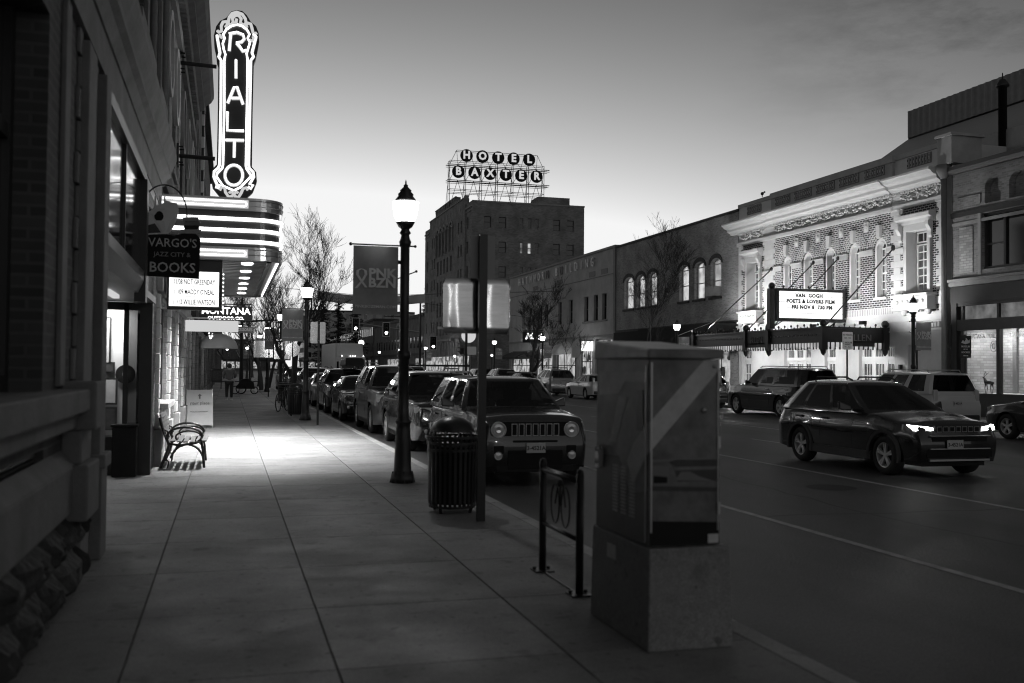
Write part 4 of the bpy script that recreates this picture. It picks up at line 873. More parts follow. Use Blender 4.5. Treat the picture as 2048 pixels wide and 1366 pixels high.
MB().fb(FR, 31.3, 32.0, 5.45, 7.2, 0, .03).build('pale_brick_panel', 'brick_pale', gb); MB().fb(FR, 30.9, 32.1, 8.0, 8.35, 0, .04).build('brick_panel', 'brick_mid', gb)
mb = MB()
for (a, b) in ((26.9, 30.85), (20, 24.5), (14, 18.5)):
    w = MB(); w.fb(FR, a, b, 5.5, 5.6, -.25, -.1); w.fb(FR, a, b, 7.5, 7.6, -.25, -.1)
    for u in (a, a+.95, b-1.05, b-.1): w.fb(FR, u, u+.1, 5.6, 7.5, -.25, -.12)
    w.fb(FR, b-.95, b-.1, 6.4, 6.46, -.24, -.14); w = w.build('window', 'dark_paint', gb); MB().poly([FR.p(a, 5.5, -.2), FR.p(b, 5.5, -.2), FR.p(b, 7.6, -.2), FR.p(a, 7.6, -.2)]).build('pane', 'sky_glass' if 'sky_glass' in MAT else 'window_dark', w)
mb = MB().mat('dark_paint'); mb.fb(FR, 12, 32.45, 4.3, 4.93, 0, .1); mb.fb(FR, 12, 32.1, 3.24, 3.66, -.1, .08); mb.fb(FR, 12, 32.1, .0, .88, -.1, .05); mb.fb(FR, 12, 32.1, 4.18, 4.3, -.05, .06)
for u in (31.75, 29.92, 28.1, 26.2, 24.3, 22.4, 20.5, 18, 15.5, 13): mb.fb(FR, u, u+.16, .88, 3.24, -.1, .06); mb.fb(FR, u+.04, u+.14, 3.66, 4.18, -.1, .05)
mb.fb(FR, 32.1, 32.4, 0, 4.3, -.1, .1); mb.fb(FR, 32.36, 32.44, 2.6, 3.5, .1, .14); mb.build('shop_front', None, gb)
MB().poly([FR.p(12, .88, -.03), FR.p(31.75, .88, -.03), FR.p(31.75, 3.24, -.03), FR.p(12, 3.24, -.03)]).build('display_glass', 'glass', gb)
MB().poly([FR.p(12, 3.66, -.05), FR.p(31.8, 3.66, -.05), FR.p(31.8, 4.18, -.05), FR.p(12, 4.18, -.05)]).build('transom_glass', 'window_dim', gb)
mb = MB().mat('brick_pale'); mb.box(XR+1.6, 12, .6, XR+1.7, 31.9, 3.6); mb.box(XR+.12, 31.86, .6, XR+1.6, 31.92, 3.6); mb.mat('white_paint').box(XR+.12, 12, .8, XR+1.6, 31.8, .87); mb.mat('dark_paint').box(XR+.1, 12, 3.5, XR+1.7, 31.9, 3.6); mb.mat('mid_grey').box(XR+1.5, 30.8, .87, XR+1.6, 31.0, 3.5); mb.build('display_room', None, gb)
for y in (31, 28.6, 25): light('display_light', 'AREA', (XR+.9, y, 3.4), 60, gb, .5, aim=(XR+1.1, y, 0))
pt = tag(MB().box(XR+1.45, 27.5, 1.25, XR+1.55, 29.5, 2.7).build('painting', 'dark_paint'), 'large glowing landscape painting in the second gallery window', 'painting')
MB().box(XR+1.43, 27.6, 1.35, XR+1.449, 29.4, 2.6).build('canvas', 'painting_m' if 'painting_m' in MAT else 'paper', pt)
text('window_lettering', 'MONTANA TRAILS', .24, 'white_paint', gb, (XR-.02, 30.85, 3.0), (-1, 0, 0), depth=.003, sx=.78, bold=.002); text('window_lettering', 'GALLERY', .24, 'white_paint', gb, (XR-.02, 29.1, 3.02), (-1, 0, 0), depth=.003, sx=.85)
mb = MB(); mb.tube([(XR-.02, 30.25+.15*math.cos(R(15*k)), 2.62+.2*math.sin(R(15*k))) for k in range(25)], .014, 5); mb.tube([(XR-.02, 30.25+.07*math.cos(R(30*k)), 2.62+.1*math.sin(R(30*k))) for k in range(13)], .02, 5); mb.build('window_emblem', 'white_paint', gb)
dr = MB(); yc, zc = 31.1, 1.12                        # little elk figure
dr.tube([(XR+.5, yc-.24, zc+.14), (XR+.5, yc-.05, zc+.16), (XR+.5, yc+.14, zc+.17), (XR+.5, yc+.22, zc+.32), (XR+.5, yc+.3, zc+.36)], [.05, .07, .075, .035, .02], 7)
for y_, d_ in ((-.2, -.03), (-.14, .04), (.1, -.04), (.16, .03)): dr.tube([(XR+.5, yc+y_, zc+.12), (XR+.5, yc+y_+d_, zc-.06), (XR+.5, yc+y_, zc-.25)], [.03, .015, .01], 5)
for s in (-1, 1): dr.tube([(XR+.5, yc+.24, zc+.36), (XR+.5+s*.05, yc+.16, zc+.46), (XR+.5+s*.03, yc+.2, zc+.58)], .008, 4); dr.tube([(XR+.5+s*.05, yc+.16, zc+.46), (XR+.5+s*.08, yc+.06, zc+.54)], .007, 4)
tag(dr.build('elk_statue', 'cloth_dark', smooth=True), 'small dark elk figure standing in the gallery window beside the column', 'statue')
# ================================================================ brick building with two triple windows
bb = thing('brick_shop_building', 'dark brick building with two groups of three glowing segmental windows', 'building', (XR, 58, 0))
B3 = [(51.15, 52.75), (53.2, 54.85), (55.3, 56.95), (60.0, 61.75), (61.95, 63.7), (63.95, 65.9)]; BW = [(a+.15, b-.15, 5.85, 8.1) for a, b in B3]
mb = MB().mat('brick_shop'); wall(mb, FR, 49.3, 67.3, 0, 10.5, BW+[(50.2, 54.5, .5, 3.4), (55.6, 60.5, .5, 3.4), (61.5, 66.3, .5, 3.4)], .32)
for a, b in B3: spandrel(mb, FR, (a+b)/2, 7.78, (b-a)/2-.15, .32, 8, rv=.32)
mb.poly([(XR, 67.3, 0), (XR+12, 67.3, 0), (XR+12, 67.3, 10.5), (XR, 67.3, 10.5)]); mb.poly([(XR, 49.3, 9), (XR+12, 49.3, 9), (XR+12, 49.3, 10.5), (XR, 49.3, 10.5)]); mb.poly([(XR, 49.3, 10.4), (XR+12, 49.3, 10.4), (XR+12, 67.3, 10.4), (XR, 67.3, 10.4)]); mb.build('wall', None, bb)
mb = MB(); mb.fb(FR, 49.3, 67.35, 10.42, 10.56, -.3, .08)
for a, b in B3:
    c, h = (a+b)/2, (b-a)/2-.1; mb.fb(FR, a+.05, b-.05, 5.72, 5.85, -.3, .1)
    rows = [[FR.p(c+q*h*math.cos(math.pi*k/10), 7.78+e*math.sin(math.pi*k/10), d) for q, e, d in ((1, .34, 0), (1, .34, .05), (1.2, .58, .05), (1.2, .58, 0))] for k in range(11)]; mb.grid(rows, True)
mb.fb(FR, 49.3, 67.3, 4.25, 4.42, 0, .1); mb.build('brick_trim', 'stone_dark', bb)
for i, (a, b) in enumerate(B3): window(bb, FR, a+.17, b-.17, 5.87, 7.78, .26, .08, 1, 2, pane='window_bright' if i not in (0,) else 'window_lit', frame='white_paint', arch=.42)
ac = MB(); ac.fb(FR, 51.45, 52.5, 5.9, 6.45, -.3, .4); ac.build('air_conditioner', 'grey_paint', bb, bevel=.01)
mb = MB().mat('black_matte'); mb.fb(FR, 49.35, 67.2, 3.4, 4.25, .0, .22); mb.fb(FR, 49.35, 60.2, 3.0, 4.24, .22, 1.3); mb.build('dark_awning', None, bb)
for o in ((50.2, 54.5), (55.6, 60.5), (61.5, 66.3)): window(bb, FR, o[0], o[1], .5, 3.4, .2, .1, 3, 1, pane='shop_far' if o[0] < 55 else 'window_dim', frame='dark_paint')
# ================================================================ stucco building with raised letters
hb = thing('stucco_building', 'long grey stucco shop building with spaced metal letters under the roofline', 'building', (XR, 81, 0))
HW = [(69.2, 70.1), (71.0, 71.9), (73.1, 74.0), (76.8, 77.8), (79.6, 80.5), (83.2, 84.1), (85.0, 85.9), (88.3, 89.2), (90.5, 91.4)]
mb = MB().mat('stucco'); wall(mb, FR, 67.35, 95.8, 0, 10.6, [(a, b, 5.35, 7.3) for a, b in HW]+[(68, 71.5, .5, 3.9), (72.2, 75, .5, 3.9), (76, 81, .5, 3.3), (82, 87, .5, 3.3), (88, 95, .5, 3.3)], .3)
mb.poly([(XR, 95.8, 0), (XR+12, 95.8, 0), (XR+12, 95.8, 10.6), (XR, 95.8, 10.6)]); mb.poly([(XR, 67.4, 10.5), (XR+12, 67.4, 10.5), (XR+12, 95.8, 10.5), (XR, 95.8, 10.5)]); mb.build('wall', None, hb)
mb = MB(); mb.fb(FR, 67.35, 95.9, 10.5, 10.68, -.3, .1); mb.fb(FR, 67.35, 95.8, 8.6, 8.66, 0, .04); mb.fb(FR, 67.35, 95.8, 4.05, 4.2, 0, .15)
for a in (69.0, 71.6, 79.5, 86.5): mb.fb(FR, a, a+1.3, 8.75, 9.15, 0, .03)
mb.fb(FR, 67.36, 67.7, 0, 10.5, 0, .08); mb.fb(FR, 69.0, 74.2, 5.2, 5.33, 0, .12); mb.build('trim', 'mid_grey', hb)
for a, b in HW: window(hb, FR, a, b, 5.35, 7.3, .22, .05, 1, 2, frame='dark_paint')
for a, b, p in ((68, 71.5, 'shop_far'), (72.2, 75, 'shop_far'), (76, 81, 'window_lit'), (82, 87, 'shop_far'), (88, 95, 'shop_far')): window(hb, FR, a, b, .5, 3.3 if a > 75.5 else 3.9, .2, .1, 3, 2, pane=p, frame='dark_paint')
yy = 92.0
for i, chr_ in enumerate("HATHHORN BUILDING"):
    if chr_ != ' ':
        m_ = 'white_paint' if i not in (7, 10) else 'mid_grey'; text('letter', chr_, 1.0, m_, hb, (XR-.1, yy, 9.85), (-1, 0, 0), depth=.04, bold=.0, sx=.9)
    yy -= 1.25
def proj_sign(label, y, x0, x1, z0, z1, mat, name='projecting_sign', txt=None, tm='neon', ts=.5):
    b = thing(name, label, 'shop sign', ((x0+x1)/2, y, z0)); MB().box(x0, y-.1, z0, x1, y+.1, z1).build('panel', mat, b, bevel=.02); MB().tube([(x0, y, z1+.08), (XR, y, z1+.08)], .03, 5).build('bracket', 'black_metal', b)
    if txt: text('lettering', txt, ts, tm, b, ((x0+x1)/2, y-.12, (z0+z1)/2+.05), depth=.01, shear=.3, bold=.01)
    return b
proj_sign('black sign with white script lettering on the stucco shop building', 84.5, 25.0, 26.9, 3.9, 4.9, 'black_metal', txt='Mud', ts=.8)
proj_sign('small blank square light box on the stucco shop building', 71.8, 26.0, 26.9, 3.0, 3.75, 'white_sign_lit', 'light_box')
proj_sign('small bright sign below the black script sign', 82, 25.9, 26.8, 2.5, 3.3, 'shop_far', 'light_box')
aw = MB(); aw.grid([[(XR-1.3*math.sin(R(90*k/8)), 78.2+1.5*math.cos(R(180*j/16)), 2.8+1.1*math.cos(R(90*k/8))*math.sin(R(180*j/16)+.0)) for j in range(17)] for k in range(9)]); tag(aw.build('round_awning', 'banner_light', smooth=True), 'pale round topped awning lit from below at a shop across the street', 'awning')
for a, b, lb in ((84.2, 88.6, 'dark sloping awning behind the script sign on the stucco shop building'), (89.5, 95, 'long dark sloping awning at the crossing end of the stucco shop building')): tag(MB().prism(PR, [(0, 3.2), (1.2, 2.7), (1.2, 2.5), (0, 2.5)], a, b).build('shop_awning', 'cloth_dark'), lb, 'awning')
# ================================================================ hotel
hx = thing('hotel_building', 'seven storey brick hotel with arched loggia beneath the roof sign', 'building', (33, 125, 0))
FB2 = FY(112.1); zr = [18.0, 15.1, 12.2, 9.3, 6.4]
SW = [(28.4, 29.25), (30.2, 31.1), (32.8, 33.2), (33.75, 34.2), (34.65, 35.1), (36.9, 37.75), (38.6, 39.5)]
FW = [(114.0, 114.9), (117.4, 118.1), (118.9, 119.6), (133.6, 134.3), (135.2, 135.9), (138.6, 139.4)]
LG = [122.9+k*2.05 for k in range(5)]
mb = MB().mat('brick_baxter'); wall(mb, FB2, 27, 40.8, 0, 21.1, [(a, b, z, z+1.3) for a, b in SW for z in zr], .25)
ops = [(a, b, z, z+1.4) for a, b in FW for z in zr]+[(c-.1, c+1.3, 16.6, 20.1) for c in LG]+[(c+.1, c+1.1, z, z+1.9) for c in LG for z in (13.9, 11.1, 8.3, 5.8)]
wall(mb, FR, 112.1, 140.8, 0, 21.1, ops, .3); wall(mb, FR, 116.2, 137.5, 21.1, 22.0, [], .1); wall(mb, FR, 120.8, 133.5, 22.0, 22.9, [], .1)
for c in LG: spandrel(mb, FR, c+.6, 19.4, .7, .3, 8)
for z, a, b in ((22, 116.2, 137.5), (22.9, 120.8, 133.5)): mb.box(XR+.01, a, 21.05, XR+.6, b, z)
mb.poly([(XR, 140.8, 0), (40.8, 140.8, 0), (40.8, 140.8, 21.1), (XR, 140.8, 21.1)]); mb.poly([(XR, 112.1, 21), (40.8, 112.1, 21), (40.8, 140.8, 21), (XR, 140.8, 21)]); mb.box(35.6, 114, 21, 39.6, 117, 22.3)
mb.box(XR-.15, 115.2, 0, XR+.3, 115.7, 22.2); mb.build('wall', None, hx)
mb = MB()
for k, c in enumerate(LG+[LG[-1]+2.05]):
    mb.tube([FR.p(c-.42, 16.4, .12), FR.p(c-.42, 19.4, .12)], .13, 6); mb.fb(FR, c-.65, c-.2, 19.3, 19.55, 0, .3)
for c in LG: mb.grid([[FR.p(c+.6+q*math.cos(math.pi*k/10), 19.4+q*math.sin(math.pi*k/10), d) for q, d in ((.7, .02), (.7, .12), (.98, .12), (.98, .02))] for k in range(11)], True)
for a, b in ((112.1, 115.2), (137.6, 140.8)): mb.fb(FR, a, b, 20.4, 20.6, 0, .12); mb.fb(FR, a, b, 20.0, 20.1, 0, .08)
mb.fb(FR, 116.2, 137.5, 21.95, 22.08, -.1, .1); mb.fb(FR, 120.8, 133.5, 22.85, 22.97, -.1, .1)
for k in range(14): mb.fb(FR, 121+k*.92, 121.3+k*.92, 22.5, 22.85, 0, .08)
for c in (124, 126, 128.2, 130.2, 118.4, 135): mb.fb(FR, c-.25, c+.25, 20.7, 21.35, 0, .06)
mb.fb(FR, 121, 134, 5.0, 5.25, 0, .4); mb.fb(FB2, 27, 40.85, 20.95, 21.12, -.1, .06)
for c in (118.5, 121.7, 125, 128.3): mb.grid([[FR.p(c+q*math.cos(math.pi*k/8), 3.2+q*1.5*math.sin(math.pi*k/8), d) for q, d in ((1.1, .02), (1.1, .12), (1.35, .12), (1.35, .02))] for k in range(9)], True)
mb.build('stone_trim', 'stone', hx)
for a, b in SW:
    for z in zr[:4]: window(hx, FB2, a, b, z, z+1.3, .18, .06, 1, 2, pane='window_bright' if (a, z) == (33.75, 15.1) else 'window_dim' if (a, z) == (32.8, 15.1) else 'window_dark', frame='dark_paint' if a < 32 or a > 36 else 'grey_paint')
for a, b in FW:
    for z in zr[:4]: window(hx, FR, a, b, z, z+1.4, .25, .05, 1, 2, frame='dark_paint')
for c in LG:
    window(hx, FR, c-.1, c+1.3, 16.6, 19.4, .28, .1, 2, 3, frame='dark_paint', arch=1)
for c in LG:
    for z in (13.9, 11.1, 8.3, 5.8): MB().poly([FR.p(c+.1, z, -.25), FR.p(c+1.1, z, -.25), FR.p(c+1.1, z+1.9, -.25), FR.p(c+.1, z+1.9, -.25)]).build('window', 'window_dark', hx)
mb = MB(); mb.fb(FR, 113, 140, .3, 3, -.1, .02); mb.build('lit_ground_floor', 'shop_far', hx)
# rooftop sign
hs_ = thing('rooftop_sign', 'rooftop HOTEL BAXTER sign, white letters on dark discs in a lattice frame', 'roof sign', (32, 117, 21.1)); YS = 117.0
def q7(x, y, Y=YS): p = at_y(820+x/4.552, 280+y/4.552, Y); return p
row1 = [(515, 142), (660, 152), (803, 162), (943, 170), (1085, 180)]; row2 = [(440, 290), (588, 298), (730, 307), (872, 315), (1012, 324), (1152, 333)]
for wd, rw in (('HOTEL', row1), ('BAXTER', row2)):
    zz = sum(q7(*r).z for r in rw)/len(rw)
    for ch_, r in zip(wd, rw):
        p = q7(*r); d = MB().lathe((p.x, YS, zz), [(.001, -.05), (.78, -.05), (.78, .05), (.001, .05)], 24, 'Y').build('letter_disc', 'black_matte', hs_)
        text('letter', ch_, 1.42, 'neon_soft', d, (p.x, YS-.1, zz+.03), depth=.04, bold=.045, sx=.92) if False else text('letter', ch_, 1.3, 'neon_soft', hs_, (p.x, YS-.1, zz+.02), depth=.04, bold=.045, sx=.95)
mb = MB(); FQ = FY(YS+.25)
X0, X1 = q7(365, 300).x, q7(1225, 300).x; T0, T1 = q7(430, 90).x, q7(1165, 140).x
zt = q7(430, 88).z; z1, z2, z3, z4 = q7(370, 180).z, q7(365, 215).z, q7(362, 358).z, q7(362, 440).z
def bar(a, b, r=.035): mb.tube([a, b], r, 4)
for dy in (0, .9):
    for z, a, b in ((zt, T0, T1), (z1, X0, X1), (z2, X0-.3, X1+.7), (z2-.22, X0-.3, X1+.7), (z3, X0-.3, X1+.7), (z3-.25, X0-.3, X1+.6), (z4, X0, X1), (z4-.4, X0, X1)): bar((a, YS+.2+dy, z), (b, YS+.2+dy, z), .05 if z in (z2, z3) else .03)
n = 6
for k in range(n+1):
    x = X0+(X1-X0)*k/n
    for dy in (0, .9): bar((x, YS+.2+dy, 21), (x, YS+.2+dy, z1), .035)
    bar((x, YS+.2, z4), (x, YS+1.1, z4)); bar((x, YS+.2, z2), (x, YS+2.6, 21.0), .03)
    if k < n:
        m_ = x+(X1-X0)/n/2; xx = X0+(X1-X0)*(k+1)/n
        for (a, za, b, zb) in ((x, 21, m_, z3), (m_, z3, xx, 21), (x, z3, m_, z2), (m_, z2, xx, z3)): bar((a, YS+.25, za), (b, YS+.25, zb), .03)
        t0_ = T0+(T1-T0)*k/n; t1_ = T0+(T1-T0)*(k+1)/n; bar((x, YS+.25, z2), (t0_, YS+.25, zt), .03); bar((t0_, YS+.25, zt), ((x+xx)/2, YS+.25, z2), .025); bar(((x+xx)/2, YS+.25, z2), (t1_, YS+.25, zt), .025)
bar((X1, YS+.25, z2), (T1, YS+.25, zt), .03)
mb.build('lattice_frame', 'black_metal', hs_)
# ================================================================ far blocks
def far_block(name, label, x0, x1, y0, y1, h, mat, lit=.25, seed=1, pan='shop_far'):
    random.seed(seed); b = thing(name, label, 'building', ((x0+x1)/2, (y0+y1)/2, 0)); F = FY(y0); F2_ = Fr((x0, 0, 0), (0, 1, 0), (-1, 0, 0))
    if x1 < 0: F2_ = Fr((x1, 0, 0), (0, 1, 0), (1, 0, 0))
    mb = MB().mat(mat).box(x0, y0, 0, x1, y1, h); mb.build('wall', None, b); w = MB(); g = MB(); nw = 0
    for F_, a, c in ((F, x0, x1), (F2_, y0, y1)):
        u = a+1
        while u < c-2:
            z = 4.5
            while z < h-2: MB().fb(F_, u, u+1, z, z+1.6, 0, .03).build('window', 'window_dark', b) if nw < 90 else w.fb(F_, u, u+1, z, z+1.6, 0, .03); nw += 1; z += 3.2
            MB().fb(F_, u-.3, u+2.2, .6, 2.9, 0, .03).build('shop_window', pan, b) if random.random() < .55 else None; u += 3
        g.fb(F_, a, c, h-.5, h-.1, 0, .15); g.fb(F_, a, c, 3.4, 3.7, 0, .2)
    (w.build('far_windows', 'window_dark', b) if w.f else None); g.build('cornice', 'stone_dark', b); return b
f1 = far_block('church_block', 'low brick block with a round ornament just beyond the hotel', 27, 40, 141, 192, 9.5, 'brick_dark', seed=4)
MB().lathe((XR-.05, 163, 6.6), [(1.9, -.1), (2.3, -.1), (2.3, .1), (1.9, .1), (1.9, -.1)], 28, 'X').build('round_ornament', 'stone', f1)
far_block('distant_block', 'dark distant block beyond the low brick block on the hotel side', 27, 45, 193, 300, 11, 'brick_dark', seed=6)
far_block('distant_block', 'tall dark distant block closing the end of the street', 24, 60, 330, 360, 20, 'stucco', seed=7)
far_block('distant_block', 'dark distant block at the far end of the marquee side', -30, -1.5, 195, 330, 9, 'brick_dark', seed=8)
far_block('side_street_block', 'dark building on the side street behind the stucco building', 42, 60, 60, 90, 8, 'brick_dark', seed=8)

far_block('distant_block', 'dark distant low block closing the view above the sidewalk', -40, 20, 370, 390, 11, 'brick_dark', seed=12)
# ================================================================ street lamps with banners
LAMPGRP = 'ornamental street lamps along both curbs'
def ribbon(mb, F, cx, cz, s, d):
    a = [(cx-.0*s, cz+.5*s), (cx+.2*s, cz+.42*s), (cx+.24*s, cz+.2*s), (cx+.08*s, cz-.1*s), (cx-.28*s, cz-.55*s)]; b = [(cx, cz+.5*s), (cx-.2*s, cz+.4*s), (cx-.22*s, cz+.18*s), (cx-.04*s, cz-.1*s), (cx+.26*s, cz-.5*s)]
    for k, pts in enumerate((a, b)):
        for (u0, v0), (u1, v1) in zip(pts, pts[1:]):
            w = .07*s; dd = d+.002*k; mb.poly([F.p(u0-w, v0, dd), F.p(u0+w, v0, dd), F.p(u1+w, v1, dd), F.p(u1-w, v1, dd)])
def make_lamp():
    t = thing('street_lamp', 'x', 'street lamp', (0, 0, 0), 0, LAMPGRP)
    prof = [(.001, 0), (.17, 0), (.175, .06), (.165, .1), (.15, .13), (.13, .17), (.125, .25), (.115, .5), (.105, .78), (.1, .84), (.115, .86), (.115, .9), (.088, .93), (.08, 1.1), (.075, 1.78), (.092, 1.8), (.1, 1.84), (.092, 1.9), (.07, 1.92), (.066, 3.42), (.08, 3.45), (.09, 3.5), (.07, 3.54), (.058, 3.6), (.085, 3.63), (.06, 3.67), (.06, 3.69), (.1, 3.72), (.14, 3.79), (.001, 3.8)]
    p = MB().lathe((0, 0, 0), prof, 20).build('post', 'black_metal', t, smooth=True)
    mb = MB()
    for k in range(8):
        a = R(45*k); mb.tube([(.168*math.cos(a), .168*math.sin(a), .0), (.13*math.cos(a), .13*math.sin(a), .16)], .02, 4)
    mb.build('base_ribs', 'black_metal', p)
    MB().lathe((0, 0, 0), [(.001, 3.8), (.13, 3.8), (.17, 3.9), (.19, 4.05), (.195, 4.08), (.001, 4.085)], 20).build('globe', 'lamp_lit', t, smooth=True)
    MB().lathe((0, 0, 0), [(.001, 4.09), (.155, 4.09), (.15, 4.12), (.11, 4.17), (.115, 4.2), (.08, 4.235), (.085, 4.255), (.05, 4.29), (.03, 4.31), (.035, 4.33), (.012, 4.35), (.012, 4.38), (.001, 4.42)], 16).build('finial_cap', 'black_metal', t, smooth=True)
    l = light('lamp_light', 'POINT', (0, 0, 4.0), 140, t, .14)
    return t
def make_banner(side):
    b = []
    t = thing('street_banner', 'x', 'banner', (0, 0, 0), 0, 'PNK BZN banners on the street lamps'); s = side
    F = FY(0); a0, a1 = sorted((s*.1, s*.75))
    rows = []
    for v in range(9):
        z = 2.43+(3.42-2.43)*v/8; rows.append([(a0+(a1-a0)*k/6, .03*math.sin(math.pi*k/6)*math.sin(v*.6+1)-0.0, z) for k in range(7)])
    mb = MB().grid(rows); cl = mb.build('cloth', 'banner', t, smooth=True, local=True)
    c = (a0+a1)/2; fn = (0, -1, 0)
    for s_, z, sz in (('PNK', 3.02, .185), ('BZN', 2.88, .185)): text('lettering', s_, sz, 'banner_light', t, (c+.09, -.04, z), fn, depth=.002, local=True, bold=.007, sx=1.1)
    text('lettering', 'PINKBOZEMAN.COM', .055, 'banner_light', t, (c, -.04, 2.54), fn, depth=.002, local=True, bold=.001, sx=1.15)
    mb = MB(); ribbon(mb, F, c-.21, 2.95, .27, .035); mb.build('ribbon_print', 'banner_light', t, local=True)
    mb = MB(); mb.tube([(s*.78, 0, 3.44), (-s*.14, 0, 3.44)], .012, 6); mb.ball((s*.79, 0, 3.44), .025, 6); mb.ball((-s*.15, 0, 3.44), .022, 6); mb.tube([(s*.3, 0, 2.41), (-s*.0, 0, 2.41)], .01, 5); mb.tube([(0, 0, 3.2), (s*.1, 0, 3.2)], .03, 6)
    mb.tube([(s*.1, 0, 2.96), (-s*.16, 0, 3.07)], .009, 5).ball((-s*.17, 0, 3.075), .02, 5)
    mb.build('banner_arm', 'black_metal', t, local=True); return t
lp = make_lamp(); bnL = make_banner(-1); bnR = make_banner(1)
LL = [(2.46, 14.38), (2.32, 31.4), (2.4, 48.4), (2.4, 65.4), (2.4, 82), (2.4, 118), (2.4, 137), (2.46, -6)]  # last near lamp is unseen, added for its reflection in the sign plate
RLm = [(23.4, 30.1), (23.4, 49.5), (23.4, 73.5), (23.4, 88), (23.4, 121), (23.4, 140), (23.4, 160), (23.4, 12.5)]
ordl = ['first', 'second', 'third', 'fourth', 'fifth', 'sixth', 'seventh', 'eighth']; BEHIND = 'unseen street lamp added behind the viewer to streak the sign back'
for i, (x, y) in enumerate(LL):
    lb = f'{ordl[i]} lit ornamental street lamp along the near curb' if i else 'tall lit ornamental street lamp standing beside the slatted litter bin'
    if y < 0: lb = BEHIND
    o = lp if i == 0 else dup(lp, (x, y, 0)); o.location = (x, y, 0); o['label'] = lb
    if i < 6:
        b = bnL if i == 0 else dup(bnL, (x, y, 0)); b.location = (x, y, 0); b['label'] = ('large grey PNK BZN banner on the lamp beside the litter bin' if i == 0 else f'grey PNK BZN banner on the {ordl[i]} lamp of the near curb')
for i, (x, y) in enumerate(RLm):
    o = dup(lp, (x, y, 0)); o['label'] = ('lit ornamental street lamp in front of the floodlit theatre' if i == 0 else f'{ordl[i]} lit ornamental street lamp along the opposite curb' if y > 20 else 'ornamental street lamp in front of the gallery building beyond the view edge')
    if i < 5:
        b = bnR if i == 0 else dup(bnR, (x, y, 0)); b.location = (x, y, 0); b['label'] = ('dark PNK BZN banner in front of the floodlit theatre' if i == 0 else f'PNK BZN banner on the {ordl[i]} lamp of the opposite curb')
# ================================================================ litter bins
def make_can():
    t = thing('litter_bin', 'x', 'litter bin', (0, 0, 0), 0, 'slatted litter bins'); mb = MB(); n = 30
    for k in range(n):
        a = 2*math.pi*k/n; c, s = math.cos(a), math.sin(a); tx, ty = -s*.016, c*.016
        pts = [(.265, .06), (.285, .12), (.29, .6), (.3, .8), (.315, .86)]
        for (r0, z0), (r1, z1_) in zip(pts, pts[1:]): mb.poly([(c*r0-tx, s*r0-ty, z0), (c*r0+tx, s*r0+ty, z0), (c*r1+tx, s*r1+ty, z1_), (c*r1-tx, s*r1-ty, z1_)]); mb.poly([(c*(r0-.008)-tx, s*(r0-.008)-ty, z0), (c*(r0-.008)+tx, s*(r0-.008)+ty, z0), (c*(r1-.008)+tx, s*(r1-.008)+ty, z1_), (c*(r1-.008)-tx, s*(r1-.008)-ty, z1_)])
    mb.build('slats', 'black_metal', t)
    mb = MB()
    for r_, z in ((.268, .07), (.292, .72), (.32, .87), (.3, .8)): mb.lathe((0, 0, z), [(r_-.012, -.014), (r_+.006, -.014), (r_+.006, .014), (r_-.012, .014), (r_-.012, -.014)], 28)
    for k in range(4): a = R(45+90*k); mb.tube([(.24*math.cos(a), .24*math.sin(a), 0), (.26*math.cos(a), .26*math.sin(a), .07)], .02, 6)
    mb.build('hoop', 'black_metal', t)
    MB().lathe((0, 0, 0), [(.001, .1), (.235, .1), (.25, .76), (.001, .76)], 20).build('liner', 'black_matte', t)
    mb = MB().lathe((0, 0, 0), [(.27, .93), (.265, .96), (.22, 1.03), (.13, 1.085), (.001, 1.11)], 28)
    mb.build('dome_lid', 'black_metal', t, smooth=True)
    mb = MB()
    for k in range(12): a = 2*math.pi*k/12; mb.tube([(.31*math.cos(a), .31*math.sin(a), .87), (.29*math.cos(a), .29*math.sin(a), .95)], .01, 5)
    mb.build('lid_struts', 'black_metal', t); return t
cn1 = make_can(); cn1.location = (2.54, 11.4, 0); cn1['label'] = 'large black slatted litter bin with domed lid beside the near lamp'
dup(cn1, (2.22, 34, 0), None, 'distant black slatted litter bin behind the second street lamp')
# ================================================================ sign posts
def sign_post(label, x, y, h, plates, r=.03, square=True, name='sign_post'):
    t = thing(name, label, 'road sign', (x, y, 0)); mb = MB()
    mb.box(x-r, y-r*.6, 0, x+r, y+r*.6, h); mb.build('post', 'black_metal', t)
    for (cx_, w, z0, z1_, m, kind) in plates:
        mb = MB(); F = FY(y-.03 if kind == 'front' else y+.045); cz = (z0+z1_)/2
        if kind == 'round': mb.lathe((x+cx_, y+.05, cz), [(.001, -.004), (w/2, -.004), (w/2, .004), (.001, .004)], 24, 'Y')
        else:
            rr_ = .04; pts = []
            for (sx_, sz_, a0) in ((1, 1, 0), (-1, 1, 90), (-1, -1, 180), (1, -1, 270)):
                for k in range(4): a = R(a0+30*k); pts.append((x+cx_+sx_*(w/2-rr_)+rr_*math.cos(a), cz+sz_*((z1_-z0)/2-rr_)+rr_*math.sin(a)))
            mb.prism(F, pts, -.004, .004)
        mb.build('sign_plate', m, t)
        m2 = MB()
        for zz in (z0+.08, z1_-.08): m2.ball((x+.0, y-.035, zz), .012, 4)
        m2.build('bolt', 'steel', t)
    return t
s1_ = sign_post('near dark sign post carrying a wide blank metal sign back', 2.68, 10.6, 3.14, [], .045)
